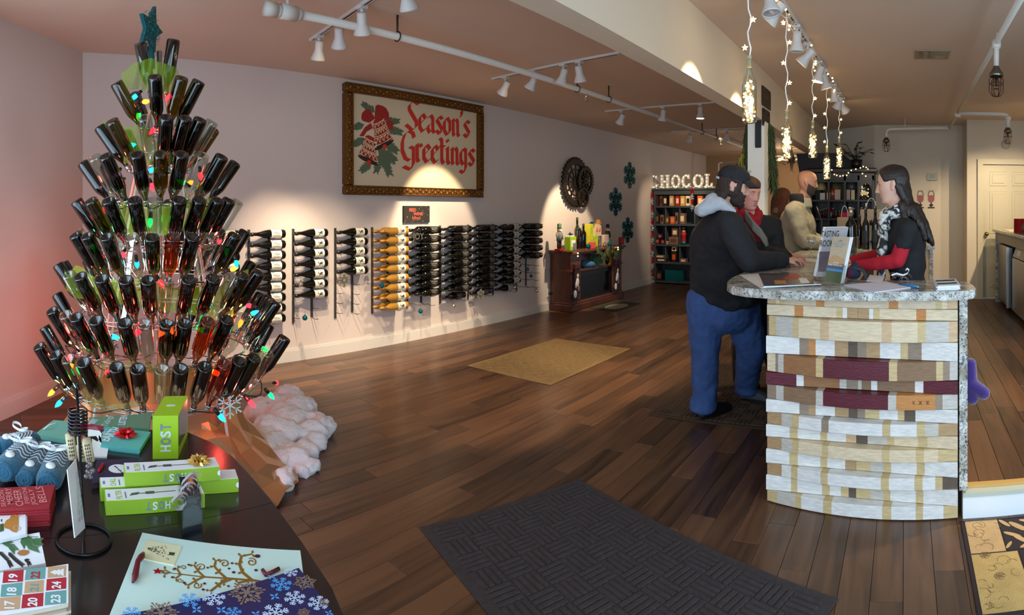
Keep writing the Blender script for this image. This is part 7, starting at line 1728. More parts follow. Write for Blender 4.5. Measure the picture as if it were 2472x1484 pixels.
for i in range(34):
    a = rg.uniform(0, 6.28); r = rg.uniform(.08, .26); e = Vector((r*cos(a)-.06, r*sin(a)*.6, .16+rg.uniform(0, .22))); d_ = Vector((cos(a), sin(a)*.6, rg.uniform(-.5, .5))).normalized(); s = Vector((-sin(a), cos(a), 0)); L = rg.uniform(.07, .12)
    mb = MB(); mb.tube([(0, 0, .12), Vector((e.x*.4, e.y*.4, .2)), e], .004, 4); mb.add([e, e+d_*L*.5+s*L*.32, e+d_*L, e+d_*L*.5-s*L*.32, e+d_*L*.5+Vector((0, 0, .01))], [(0, 1, 4), (1, 2, 4), (2, 3, 4), (3, 0, 4)]); mb.build('leaf', mat('leaf_dark', (24, 40, 26), .5), t)
# back wall things
p = ony(2250, 427, 9.4); t = thing('thermostat', 'pale thermostat box on the back wall', 'thermostat', p); MB().b2((-.08, -.03, -.058), (.08, 0, .058), bev=.008).build('case', mat('plastic_grey', (166, 164, 148), .5), t); MB().b2((-.045, -.032, -.03), (.045, -.029, .04)).build('screen', mat('lcd', (130, 140, 124), .3), t)
for u, lab in ((2248, 'right one of two red wine-glass cutouts on the back wall'), (2222, 'left wine-glass cutout, partly behind the serving woman\'s hair')):
    p = ony(u, 480, 9.395); t = thing('wine_glass_plaque', lab, 'wall art', p, 0, 'wine-glass cutouts on the back wall'); F = frame((0, 0, 0), (1, 0, 0), (0, 0, 1))
    MB().prism([(-.05, .06)]+[(.055*cos(a), .02+.075*sin(a)) for a in [pi+.5+k*(pi-1)/8 for k in range(9)]]+[(.05, .06)], 0, .012, F).build('wine', mat('wine_rose', (140, 70, 66), .5), t)
    mb = MB(); P = pen([(-.05, .06), (-.03, .13), (.03, .13), (.05, .06)], .006); [mb.prism(q, 0, .01, F) for q in P]; mb.build('rim', M_gear, t)
    mb = MB(); [mb.prism(q, 0, .012, F) for q in pen([(0, -.06), (0, -.13)], .012)+pen([(-.05, -.14), (.05, -.14)], .016)]; mb.prism(disc(.0, -.1, .03, .02), 0, .016, F); mb.build('stem', M_gear, t)
p = ony(2428, 349, 8.78); t = thing('door_chime', 'round pale disc on the wall above the door', 'detector', p); MB().lathe([(0, -.03), (.06, -.03), (.072, -.015), (.072, 0)], 20, Matrix.Rotation(-pi/2, 4, 'X')).build('disc', MATS['plastic_grey'], t)
# right-hand counter with fridge and dishwasher
t = thing('back_counter', 'granite-topped service counter at far right beside the door', 'counter', (1.75, 7.4, .14))
MB().b2((1.30, 5.6, 1.17), (2.3, 8.55, 1.21), bev=.006).build('granite_top', GRANITE, t, world=True); MB().b2((1.33, 8.45, .14), (1.95, 8.5, 1.17)).build('granite_end', GRANITE, t, world=True)
MB().b2((1.36, 5.6, 1.03), (1.38, 8.45, 1.17)).build('apron', mat('cabinet_white', (190, 180, 160), .5), t, world=True); MB().b2((1.9, 5.6, .14), (1.95, 8.45, 1.17)).build('back_panel', MATS['cabinet_white'], t, world=True)
M_ss = mat('stainless', (150, 146, 138), .3, .8)
t = thing('under_counter_fridge', 'stainless under-counter fridge with silver-edged door beside the end panel', 'fridge', (1.6, 7.95, .14)); MB().b2((1.42, 7.5, .16), (1.88, 8.4, 1.0)).build('body', M_bk2, t, world=True); MB().b2((1.36, 7.52, .2), (1.41, 8.38, 1.0), bev=.006).build('door', M_ss, t, world=True); MB().b2((1.33, 7.52, .2), (1.36, 7.57, 1.0)).build('handle', mat('steel_bright', (196, 200, 206), .25, .6), t, world=True)
t = thing('dishwasher', 'stainless dishwasher with dark control screen under the right counter', 'dishwasher', (1.6, 6.95, .14)); MB().b2((1.42, 6.55, .16), (1.88, 7.38, 1.0)).build('body', M_bk2, t, world=True); MB().b2((1.375, 6.55, .2), (1.42, 7.36, .88), bev=.006).build('door', M_ss, t, world=True)
F = Matrix.Translation((1.39, 6.955, .89)) @ Matrix.Rotation(.35, 4, 'Y'); MB().b2((-.01, -.405, 0), (.02, .405, .13), M=F).build('control_panel', mat('panel_beige', (176, 166, 140), .4, .3), t, world=True); MB().b2((-.012, .0, .03), (-.008, .2, .1), M=F).build('screen', M_black_glass, t, world=True)
t = thing('waste_bin', 'tall pale bin at the right edge under the service counter', 'bin', (1.55, 6.2, .14)); MB().b2((1.37, 5.95, .14), (1.75, 6.45, 1.0), bev=.03).build('body', MATS['cabinet_white'], t, world=True); MB().b2((1.36, 5.94, 1.0), (1.76, 6.46, 1.03), bev=.01).build('lid', MATS['cabinet_white'], t, world=True)
q = at(2462, 550, 7.3); t = thing('red_tin', 'red ribbed tin on the service counter', 'tin', (q.x, q.y, 1.21)); MB().lathe([(0, 0), (.075, 0), (.077, .005), (.077, .17), (.079, .175), (.07, .175), (.07, .02), (0, .02)], 24).build('tin', mat('enamel_red', (176, 24, 26), .3), t)
t = thing('laptop', 'silver laptop stand edge on the service counter', 'laptop', (1.52, 6.7, 1.21), .3); MB().b2((-.12, -.15, 0), (.12, .15, .015)).build('base', M_ss, t); MB().b2((-.12, -.15, 0), (-.105, .15, .2), M=Matrix.Rotation(.5, 4, 'Y')).build('screen', M_ss, t)
tag(quadslab([Vector((1.36, 7.5, 0)), Vector((1.6, 7.5, 0)), Vector((1.62, 8.2, 0)), Vector((1.38, 8.2, 0))], 1.2103, 1.216).build('paper_pile', MATS['box_tan']), 'cream papers lying on the service counter', 'papers')
# ================================================================ people
def headM(c, f, roll=0):
    f = Vector(f).normalized(); r = f.cross(Vector((0, 0, 1))).normalized(); u = r.cross(f)
    M = Matrix((r, f, u)).transposed().to_4x4(); M.translation = Vector(c); return M @ Matrix.Rotation(roll, 4, 'Y')
def H(M, c, r): return ((M @ Vector(c)), r)
def ellip(M, c, r, n=1):
    """an ellipsoid of the head's frame as a hull of small balls"""
    out = []; s = min(r)*.35
    for k in range(7):
        a = pi*k/6
        for i in range(8 if 0 < k < 6 else 1):
            b = 2*pi*i/8; out.append((M @ Vector((c[0]+(r[0]-s)*sin(a)*cos(b), c[1]+(r[1]-s)*sin(a)*sin(b), c[2]+(r[2]-s)*cos(a))), s))
    return out
PROF = [(-.116, .048, .012, .014), (-.108, .066, -.004, .032), (-.094, .076, -.028, .045), (-.07, .081, -.055, .056), (-.045, .084, -.075, .064), (-.02, .086, -.09, .070), (.01, .088, -.10, .0745), (.04, .089, -.105, .075), (.07, .084, -.102, .071), (.095, .070, -.092, .060), (.112, .048, -.073, .044), (.121, .02, -.045, .022), (.1235, -.012, -.012, .001)]
def prof(z):
    for p, q in zip(PROF, PROF[1:]):
        if z <= q[0]:
            f = (z-p[0])/(q[0]-p[0]); return [p[k]+(q[k]-p[k])*f for k in (1, 2, 3)]
    return PROF[-1][1:]
def gs(x, z, cx, cz, sx, sz): return math.exp(-((x-cx)/sx)**2-((z-cz)/sz)**2)
def head_point(a, z, nose=1.0, jaw=1.0):
    """point of a head's skin at angle a from the nose and height z (metres from the middle of the head)"""
    zz = sum(prof(z+d)[0] for d in (-.006, 0, .006))/3; yb = sum(prof(z+d)[1] for d in (-.006, 0, .006))/3; w_ = sum(prof(z+d)[2] for d in (-.006, 0, .006))/3
    if z < -.03: w_ *= 1+(jaw-1)*min(1, (-.03-z)/.04)
    yc = -.008 if z > -.04 else -.008+(zz+yb+.016)/2*min(1, (-.04-z)/.05)
    e = 2/2.25; sa, ca = sin(a), cos(a)
    x = w_*math.copysign(abs(sa)**e, sa); y = yc+((zz-yc) if ca > 0 else (yc-yb))*math.copysign(abs(ca)**e, ca)
    if ca > 0:
        t = min(1, ca*2.2); ax = abs(x); dy = 0
        if z < .026:
            g = min(1, max(0, (.026-z)/.05)); fall = 1 if z > -.029 else max(0, 1-(-.029-z)/.010)
            dy += nose*(.005+.021*g)*fall*math.exp(-(x/(.0075+.0055*g))**2)
        dy += .007*nose*gs(ax, z, .0125, -.028, .0065, .007)
        dy += .0055*gs(ax, z, .028, .036, .018, .008)-.0085*gs(ax, z, .031, .014, .014, .010)+.0045*gs(ax, z, .031, .012, .010, .0055)+.004*gs(ax, z, .045, -.016, .018, .018)
        dy += .0065*gs(x, z, 0, -.0505, .018, .0048)+.0075*gs(x, z, 0, -.0635, .0155, .0055)-.0035*gs(x, z, 0, -.0568, .021, .0022)-.004*gs(x, z, 0, -.077, .02, .006)+.009*gs(x, z, 0, -.097, .018, .013)-.002*gs(x, z, 0, -.040, .005, .006)
        y += dy*t
    return Vector((x, y, z))
NZ, NA = 76, 84
def head_mesh(M, nose, jaw, s):
    vs = []; fs = []
    zs = [-.116+.2395*k/NZ for k in range(NZ+1)]
    for z in zs:
        for j in range(NA): vs.append(M @ (head_point(2*pi*j/NA, z, nose, jaw)*s))
    for k in range(NZ):
        for j in range(NA): l = (j+1) % NA; fs.append((k*NA+j, k*NA+l, (k+1)*NA+l, (k+1)*NA+j))
    fs.append(tuple(reversed(range(NA)))); fs.append(tuple(range(NZ*NA, NZ*NA+NA)))
    return vs, fs
def head_shell(name, t, M, mask, thick, m, nose=1.0, jaw=1.0, s=1.0, rough=0, nz=NZ, na=NA, seed=1):
    """a skin laid over the head where mask(x, y, z) > 0: hair, beard, lips, brows"""
    rg = random.Random(seed); mb = MB(); P = {}; keep = {}
    for k in range(nz+1):
        z = -.116+.2395*k/nz
        for j in range(na):
            a = 2*pi*j/na; p = head_point(a, z, nose, jaw); q = mask(p.x, p.y, p.z); keep[k, j] = q
            n = Vector((p.x, p.y+.008, (p.z-.01)*.6)).normalized(); g = max(0, min(1, q)); P[k, j] = M @ ((p+n*(thick*g**.6-.002+rg.uniform(-1, 1)*rough*g))*s)
    idx = {}; vs = []; fs = []
    def vid(k, j):
        if (k, j) not in idx: idx[k, j] = len(vs); vs.append(P[k, j])
        return idx[k, j]
    for k in range(nz):
        for j in range(na):
            l = (j+1) % na; c = ((k, j), (k, l), (k+1, l), (k+1, j))
            if max(keep[q] for q in c) > 0: fs.append([vid(*q) for q in c])
    mb.add(vs, fs, 0, True); return mb.build(name, m, t, world=True)
def head_hulls(M, neck, nose=1.0, jaw=1.0, s=1.0):
    h = lambda *a: [H(M, [k*s for k in c], r*s) for c, r in a]
    L = [('mesh', head_mesh(M, nose, jaw, s))]
    for k in (1, -1): L += [h(((.071*k, -.008, .016), .010), ((.080*k, -.022, .024), .008), ((.081*k, -.026, .006), .009), ((.072*k, -.008, -.024), .009))]
    L.append(h(((0, -.025, -.05), .046), ((0, .005, -.075), .036))+[(Vector(neck), .06)])
    return L
def hand_hulls(w, f, up, side, curl=.5, s=1.0):
    """wrist w, finger direction f, back-of-hand normal up, thumb on side (+1: towards f x up)"""
    f = Vector(f).normalized(); up = (Vector(up)-f*Vector(up).dot(f)).normalized(); x = f.cross(up)*side; w = Vector(w); L = []
    P_ = lambda a, b, c: w+x*a*s+f*b*s+up*c*s
    L.append([(P_(.0, 0, 0), .024*s), (P_(.026, .075, .0), .0125*s), (P_(-.028, .072, -.002), .0115*s), (P_(.026, .03, -.003), .016*s), (P_(-.022, .02, -.003), .015*s)])
    for a, l, r in ((.03, .072, .0085), (.010, .08, .0088), (-.011, .074, .0084), (-.030, .058, .0075)):
        p = P_(a, .078, .002); ang = .25*curl; d_ = f
        for k, q in enumerate((.45, .32, .26)):
            dirn = (f*cos(ang)-up*sin(ang)); e = p+dirn*l*q*s; L.append([(p, r*s*(1-.07*k)), (e, r*s*(1-.07*(k+1)))]); p = e; ang += .55*curl+.1
    p = P_(.026, .02, -.004); e1 = P_(.05, .052, -.016); e2 = P_(.047, .08, -.024-.012*curl); L += [[(p, .013*s), (e1, .0105*s)], [(e1, .0105*s), (e2, .009*s)]]
    return L
def arm(sh, el, wr, r=(.052, .042, .03)): return [[(Vector(sh), r[0]), (Vector(el), r[1])], [(Vector(el), r[1]), (Vector(wr), r[2])]]
def leg(hp, kn, an, r=(.085, .06, .042)): return [[(Vector(hp), r[0]), (Vector(kn), r[1])], [(Vector(kn), r[1]), (Vector(an), r[2])]]
def eyes(t, M, s=1.0, iris=(70, 50, 36), brow=(50, 34, 26), lips=(166, 84, 76), closed=False, nose=1.0, jaw=1.0):
    mi = mat('iris_%d' % iris[0], iris, .15); mbw = mat('brow_%d' % brow[0], brow, .8); ml = mat('lips_%d' % lips[0], lips, .45); lid = mat('lid_dark', (70, 44, 38), .7)
    for k in (1, -1):
        if not closed:
            MB().ball((.031*k*s, .0660*s, .0125*s), (.0125*s, .0118*s, .0072*s), 12, 8, M=M).build('eye', mat('eye_white', (212, 204, 198), .2), t, world=True)
            MB().ball((.0315*k*s, .0752*s, .0125*s), (.0052*s, .0032*s, .0056*s), 10, 6, M=M).build('iris', mi, t, world=True)
        for zz, zm, w_ in (((.0165, .0205, .0018), (-1, 0, 0), 1),) if not closed else (((.010, .0075, .0018), (0, 0, 0), 1),):
            pts = []
            for q in (.0175, .024, .031, .038, .0445):
                f = (q-.031)/.0135; z = zz[1]-(zz[1]-zz[0])*f*f*1.6; pts.append(M @ ((head_point(math.asin(min(1, q/.075))*.985, z, nose, jaw)+Vector((0, .0015, 0)))*s) if False else M @ (Vector((q*k, head_point(math.asin(q/.0748), z, nose, jaw).y+.0012, z))*s))
            mb = MB(); mb.tube(pts, [.0008*s, .0016*s, .0018*s, .0016*s, .0008*s], 5); mb.build('eyelid', lid, t, world=True)
    head_shell('eyebrow', t, M, lambda x, y, z: 1-abs(abs(x)-.032)/.019-abs(z-(.038-.010*((abs(x)-.034)/.018)**2))/.005 if y > 0 else -1, .0035, mbw, nose, jaw, s, .0006, 150, 150)
    head_shell('lips', t, M, lambda x, y, z: (1.0-(x/.021)**2-((z+.0572)/(.0095*(1-.3*abs(x)/.02)))**2) if y > 0 else -1, .0026, ml, nose, jaw, s, 0, 130, 130)
def noisy(col, name, **k): return mat(name, col, **k)
M_sk1 = mat('skin_fair', (214, 160, 136), .55, bump=.05, bscale=200); M_sk2 = mat('skin_rosy', (218, 150, 132), .55, bump=.05, bscale=200); M_sk3 = mat('skin_tan', (196, 138, 106), .5, bump=.05, bscale=200); M_sk4 = mat('skin_light', (224, 176, 154), .5, bump=.05, bscale=200)
M_softblack = mat('softshell_black', (25, 26, 30), .85, bump=.25, bscale=24); M_jean = mat('denim', (54, 82, 134), .85, bump=.35, bscale=22, var=.18, vscale=9)
M_grey = mat('fleece_grey', (176, 180, 186), .95, bump=.4, bscale=60, sheen=.3); M_cap = mat('cap_black', (24, 25, 32), .8, bump=.2, bscale=150)
V = Vector
def shoe(t, heel, toe, m, h=.09, name='shoe'):
    h0, t0 = V(heel), V(toe); d_ = (t0-h0).normalized()
    o = blob(name, [[(h0+d_*.04+V((0, 0, .04)), .042), (h0+d_*.04+V((0, 0, h)), .04), (t0-d_*.05+V((0, 0, .034)), (.046, .046, .034))], [(h0+d_*.04+V((0, 0, .03)), .045), (t0-d_*.045+V((0, 0, .03)), (.05, .05, .03))]], m, t, .009, 2, world=True)
    n = V((-d_.y, d_.x, 0)); mb = MB(); c = (h0+t0)/2; L = (t0-h0).length; poly = [(-L*.5+.0, 0)]+[(L*.5*cos(a), .052*(1 if cos(a) < .6 else 1)*sin(a)) for a in [k*pi/6 for k in range(-5, 6)]]+[(-L*.48, .03), (-L*.5, .0)]
    F = frame((c.x, c.y, 0), d_, n); mb.prism([(L*.52*cos(k*pi/9), .053*sin(k*pi/9)) for k in range(18)], 0.010, .03, F); mb.build('sole', M_bk2, o, world=True)
    if name == 'shoe':
        for k in range(3): q = c+d_*(L*(.02+.1*k))+V((0, 0, .092-.014*k)); mb = MB(); mb.tube([q-n*.024, q+V((0, 0, .006)), q+n*.024], .004, 5); mb.build('lace', M_grey, o, world=True)

# ---- man in the black cap, leaning on the counter
t = thing('person', 'man in black cap, grey hood, black jacket and jeans leaning on the counter', 'person', (-1.3, 4.0, 0))
hc = V((-1.095, 3.60, 1.645)); hf = V((.93, .34, -.22)); M = headM(hc, hf); nk = V((-1.16, 3.63, 1.50))
shR, elR, wrR = V((-1.08, 3.46, 1.40)), V((-.95, 3.45, 1.175)), V((-.80, 3.76, 1.165)); shL, elL, wrL = V((-1.30, 3.94, 1.40)), V((-1.06, 4.06, 1.20)), V((-.83, 3.98, 1.16))
hpR, knR, anR = V((-1.37, 3.83, .88)), V((-1.395, 3.88, .48)), V((-1.415, 3.95, .09)); hpL, knL, anL = V((-1.17, 3.99, .88)), V((-1.125, 4.14, .48)), V((-1.225, 4.40, .09))
body = head_hulls(M, nk)+arm(shR, elR, wrR)+arm(shL, elL, wrL)+hand_hulls(wrR, (.55, .75, -.05), (0, 0, 1), 1, .7)+hand_hulls(wrL, (.9, .1, -.1), (0, 0, 1), 1, .6)+leg(hpR, knR, anR)+leg(hpL, knL, anL)+[[(V((-1.2, 3.7, 1.35)), .13), (V((-1.27, 3.9, .95)), .13)]]
blob('body', body, M_sk1, t, .0045, 2, world=True)
eyes(t, M)
torso = [[(shR, .082), (shL, .085), (nk+V((-.04, .02, -.05)), .085), (V((-1.25, 3.72, 1.28)), .19), (V((-1.14, 3.70, 1.25)), .17)], [(V((-1.25, 3.72, 1.28)), .19), (V((-1.14, 3.70, 1.25)), .17), (V((-1.31, 3.86, .98)), .185), (V((-1.20, 3.88, .95)), .185)], [(V((-1.31, 3.86, .98)), .185), (V((-1.20, 3.88, .95)), .19), (V((-1.30, 3.87, .865)), (.18, .17, .03)), (V((-1.19, 3.90, .855)), (.19, .18, .03))]]
jk = torso+arm(shR, elR, wrR-(wrR-elR).normalized()*.03, (.092, .072, .056))+arm(shL, elL, wrL, (.092, .075, .056))
blob('jacket', jk, M_softblack, t, .014, 3, world=True, noise=((.03, .12), (.008, .04)))
jeans = [[(V((-1.30, 3.87, .90)), .165), (V((-1.20, 3.90, .90)), .17), (V((-1.29, 3.88, .78)), .16), (V((-1.2, 3.95, .78)), .16)], [(hpR+V((0, 0, -.02)), .145), (knR, .105)], [(hpL+V((0, 0, -.02)), .15), (knL, .115)], [(knR, .105), (anR+V((0, -.02, .05)), .092)], [(knL, .115), (anL+V((0, -.03, .05)), .095)], [(anR+V((0, -.02, .05)), .095), (anR+V((-.01, -.03, -.02)), (.105, .1, .03))], [(anL+V((0, -.03, .05)), .095), (anL+V((0, -.03, -.01)), (.1, .1, .03))]]
blob('jeans', jeans, M_jean, t, .013, 3, world=True, noise=((.02, .09), (.008, .03)))
shoe(t, (-1.44, 3.86, .009), (-1.29, 4.14, .009), M_bk2); shoe(t, (-1.29, 4.40, .009), (-1.02, 4.36, .009), mat('shoe_grey', (62, 66, 72), .6))
hood = [[(M @ V((-.085, -.06, -.125)), .04), (M @ V((-.05, -.125, -.12)), .04), (M @ V((.045, -.13, -.12)), .042), (M @ V((.0, -.10, -.10)), .04)], [(M @ V((.045, -.13, -.12)), .042), (M @ V((.088, -.06, -.125)), .036), (M @ V((.05, -.165, -.19)), .042)], [(M @ V((-.05, -.125, -.12)), .04), (M @ V((-.02, -.175, -.19)), .045), (M @ V((.05, -.165, -.19)), .042)], [(M @ V((.088, -.06, -.125)), .036), (M @ V((.075, .03, -.155)), .022)], [(M @ V((-.085, -.06, -.125)), .04), (M @ V((-.07, .03, -.155)), .022)]]
blob('hood', hood, M_grey, t, .011, 3, world=True, noise=((.02, .05),))
M_hair1 = mat('hair_brown', (50, 33, 25), .6, bump=.9, bscale=26, stretch=(7, 7, 1), var=.3, vscale=20)
head_shell('hair', t, M, lambda x, y, z: min(1, (.075-y*1.6)*22, (z+.07+.3*min(0, y+.02))*40) if z < .045 and not (y > -.03 and y < .012 and abs(z+.0) < .03) else -1, .016, M_hair1, rough=.0016)
blob('back_hair', [[H(M, (.055, -.045, -.02), .026), H(M, (-.055, -.045, -.02), .026), H(M, (0, -.085, -.01), .03), H(M, (.05, -.065, -.105), .024), H(M, (-.05, -.065, -.105), .024), H(M, (0, -.095, -.10), .026)]], M_hair1, t, .008, 2, world=True, noise=((.014, .02),))
head_shell('beard', t, M, lambda x, y, z: (min(1, (-.030-z+.9*max(0, abs(x)-.045)+.45*max(0, .03-y))*38, (y+.012)*30) if not (abs(x) < .021 and -.068 < z < -.047) else -1) if z < .015 and y > -.012 and not (abs(x) < .045 and z > -.036) else -1, .010, M_hair1, rough=.0014)
blob('chin_beard', [[H(M, (0, .076, -.102), .018), H(M, (.028, .058, -.096), .017), H(M, (-.028, .058, -.096), .017), H(M, (0, .066, -.124), .014)]], M_hair1, t, .007, 1, world=True, noise=((.01, .015),))
cap = blob('cap', [ellip(M, (0, -.012, .062), (.09, .112, .084)), [H(M, (.082, -.02, .05), .012), H(M, (-.082, -.02, .05), .012), H(M, (0, -.1, .045), .014), H(M, (0, .08, .055), .014)]], M_cap, t, .008, 3, world=True)
mb = MB(); rows = []
for j in range(5):
    g = j/4; row = []
    for i in range(13): a = -1.15+2.3*i/12; row.append(M @ V((.078*sin(a)*(1+.05*g), .078*cos(a)+.095*g*max(.15, cos(a))**.6, .052-.03*g*(1)+.018*cos(a)-.01*g*abs(sin(a)))))
    rows.append(row)
mb.strip(rows); mb.strip([[p-V((0, 0, .006)) for p in r] for r in reversed(rows)]); mb.build('cap_brim', M_cap, t, world=True)
MB().ball((0, -.012, .148), (.01, .01, .005), 8, 5, M=M).build('cap_button', M_cap, t, world=True)
mb = MB(); mb.tube([M @ V((.045, -.108, .035)), M @ V((.02, -.121, .038)), M @ V((-.02, -.121, .038))], .008, 6); mb.build('cap_strap', M_grey, t, world=True)

# ---- woman with the red scarf
t = thing('person', 'woman with red scarf and grey bag strap standing close behind the capped man', 'person', (-1.14, 4.25, 0))
hc = V((-1.135, 4.10, 1.612)); M = headM(hc, (.80, -.52, -.2)); nk = V((-1.15, 4.14, 1.46))
shL, elL, wrL = V((-1.0, 4.27, 1.385)), V((-.945, 4.26, 1.17)), V((-.862, 4.24, 1.16)); shR, elR, wrR = V((-1.30, 4.06, 1.385)), V((-1.22, 4.0, 1.2)), V((-1.02, 4.12, 1.2))
hpL, knL, anL = V((-1.08, 4.32, .85)), V((-1.06, 4.50, .46)), V((-1.08, 4.74, .09)); hpR, knR, anR = V((-1.22, 4.28, .85)), V((-1.28, 4.46, .46)), V((-1.37, 4.68, .09))
body = head_hulls(M, nk, .85, 1.1)+arm(shL, elL, wrL)+arm(shR, elR, wrR)+hand_hulls(wrL, (.95, .2, -.12), (0, 0, 1), -1, .8, .95)+hand_hulls(wrR, (.9, .3, -.1), (0, 0, 1), 1, .6, .95)+leg(hpL, knL, anL)+leg(hpR, knR, anR)+[[(V((-1.15, 4.2, 1.3)), .12), (V((-1.15, 4.26, .9)), .13)]]
blob('body', body, M_sk2, t, .0045, 2, world=True); eyes(t, M, closed=True, nose=.85, jaw=1.1, brow=(120, 86, 66), lips=(180, 96, 92))
M_blk2 = mat('coat_black', (24, 23, 25), .8, bump=.3, bscale=20)
blob('coat', [[(shL, .075), (shR, .08), (nk+V((0, .02, -.06)), .075), (V((-1.15, 4.2, 1.25)), .165)], [(V((-1.15, 4.2, 1.25)), .165), (V((-1.15, 4.25, .95)), .18), (V((-1.15, 4.27, .80)), (.19, .18, .04))]]+arm(shL, elL, wrL-V((.03, 0, 0)), (.078, .06, .048))+arm(shR, elR, wrR, (.08, .062, .05)), M_blk2, t, .014, 3, world=True, noise=((.025, .09),))
blob('trousers', [[(hpL, .12), (knL, .085)], [(knL, .085), (anL, .06)], [(hpR, .12), (knR, .085)], [(knR, .085), (anR, .065)]], mat('trousers_dark', (28, 28, 36), .85, bump=.2, bscale=20), t, .015, 2, world=True)
M_boot = mat('boot_brown', (52, 34, 30), .5)
for an in (anL, anR): shoe(t, an+V((-.05, .02, -.081)), an+V((.18, -.04, -.081)), M_boot, .16, 'boot'); blob('boot_shaft', [[(an, .062), (an+V((0, 0, .26)), .078)]], M_boot, t, .012, 2, world=True)
M_scarf = mat('scarf_red', (156, 16, 34), .9, bump=.6, bscale=50, var=.25, vscale=26)
blob('scarf', [[(nk+M.to_3x3() @ V((-.07, .03, -.0)), .045), (nk+M.to_3x3() @ V((0, .08, -.03)), .045)], [(nk+M.to_3x3() @ V((.08, .02, .0)), .045), (nk+M.to_3x3() @ V((0, .09, -.03)), .045)], [(nk+M.to_3x3() @ V((.09, -.03, .03)), .04), (nk+M.to_3x3() @ V((-.09, -.03, .03)), .04), (nk+M.to_3x3() @ V((0, -.08, .03)), .04)], [(nk+M.to_3x3() @ V((.05, .09, -.05)), .04), (nk+M.to_3x3() @ V((.02, .14, -.14)), .055)], [(nk+M.to_3x3() @ V((-.02, .15, -.16)), .04), (nk+M.to_3x3() @ V((-.0, .165, -.34)), .04)]], M_scarf, t, .011, 2, world=True, noise=((.03, .04),))
blob('hair', [ellip(M, (0, -.03, .045), (.085, .088, .088)), [H(M, (.065, -.04, 0), .028), H(M, (.06, -.06, -.08), .028), H(M, (-.06, -.06, -.08), .028)]], mat('hair_auburn', (96, 58, 40), .6, bump=.5, bscale=30), t, .009, 2, world=True, noise=((.015, .02),))
head_shell('front_hair', t, M, lambda x, y, z: min(1, (z-.062+max(0, .05-y)*2.0)*26) if not (y > -.03 and z < .03) else -1, .014, MATS['hair_auburn'], .85, 1.1, rough=.001)
R3 = M.to_3x3(); P = [at(u, v, d_) for u, v, d_ in ((1800, 520, 4.16), (1818, 545, 4.10), (1836, 563, 4.09), (1850, 585, 4.12), (1856, 612, 4.2))]; up = V((0, 0, .03))
blob('bag_strap', [[(P[k]+up, .008), (P[k]-up, .008), (P[k+1]+up, .008), (P[k+1]-up, .008)] for k in range(4)], mat('strap_grey', (120, 116, 106), .8), t, .007, 1, world=True)
P = [nk+R3 @ V(q) for q in ((.09, -.02, .03), (.11, .05, -.06), (.07, .12, -.16))]; mb = MB(); mb.tube(P, [.02, .024, .012], 8); mb.build('collar_lining', M_redb if False else mat('lining_red', (190, 24, 40), .8), t, world=True)

# ---- bald man in the khaki coat
t = thing('person', 'bald bearded man in khaki coat standing at the far end of the counter', 'person', (-1.08, 5.66, 0))
hc = V((-.965, 5.68, 1.762)); M = headM(hc, (.97, .2, -.12)); nk = V((-1.02, 5.68, 1.60))
shR, elR, wrR = V((-1.07, 5.49, 1.475)), V((-.955, 5.43, 1.20)), V((-.72, 5.50, 1.17)); shL, elL, wrL = V((-1.10, 5.88, 1.475)), V((-.98, 5.95, 1.20)), V((-.76, 5.85, 1.17))
hpR, knR, anR = V((-1.10, 5.57, .92)), V((-1.08, 5.57, .5)), V((-1.12, 5.57, .09)); hpL, knL, anL = V((-1.10, 5.76, .92)), V((-1.08, 5.78, .5)), V((-1.12, 5.8, .09))
body = head_hulls(M, nk, 1.0, 1.05)+arm(shR, elR, wrR)+arm(shL, elL, wrL)+hand_hulls(wrR, (.95, .2, -.1), (0, 0, 1), 1, .6)+hand_hulls(wrL, (.95, -.2, -.1), (0, 0, 1), -1, .6)+leg(hpR, knR, anR)+leg(hpL, knL, anL)+[[(V((-1.08, 5.68, 1.4)), .13), (V((-1.10, 5.67, .95)), .13)]]
blob('body', body, M_sk3, t, .0055, 2, world=True); eyes(t, M, jaw=1.05, brow=(60, 44, 36), lips=(150, 90, 76))
M_khaki = mat('coat_khaki', (140, 134, 112), .85, bump=.25, bscale=24, var=.06, vscale=8)
blob('coat', [[(shR, .095), (shL, .095), (nk+V((-.02, 0, -.07)), .09), (V((-1.07, 5.68, 1.30)), .20)], [(V((-1.07, 5.68, 1.30)), .20), (V((-1.09, 5.67, 1.0)), .20), (V((-1.09, 5.67, .82)), (.21, .21, .04))]]+arm(shR, elR, wrR-V((.06, 0, 0)), (.10, .08, .06))+arm(shL, elL, wrL-V((.06, 0, 0)), (.10, .08, .06)), M_khaki, t, .015, 3, world=True, noise=((.03, .1), (.012, .04)))
def ring_collar(name, m, c, ax_f, r0, r1, z0, z1, th_, a0, a1, n=12):
    f = Vector(ax_f); f.z = 0; f.normalize(); x = Vector((f.y, -f.x, 0)); hs_ = []
    for k in range(n):
        q = []
        for a in (a0+(a1-a0)*k/n, a0+(a1-a0)*(k+1)/n):
            a = radians(a); d_ = f*cos(a)+x*sin(a)
            q += [(c+d_*r0+V((0, 0, z0)), th_), (c+d_*r1+V((0, 0, z1)), th_*.8)]
        hs_.append(q)
    return blob(name, hs_, m, t, .009, 2, world=True)
ring_collar('coat_collar', M_khaki, nk, (.97, .2, 0), .108, .098, -.07, .005, .013, 35, 325)
ring_collar('hood', M_softblack, nk, (.97, .2, 0), .10, .105, -.03, .035, .03, 95, 265, 10)
mb = MB(); mb.tube([M @ V((.045, .115, -.22)), M @ V((.05, .185, -.36)), M @ V((.06, .2, -.55)), M @ V((.06, .19, -.75))], .008, 6); mb.build('zip_placket', M_bk2, t, world=True)
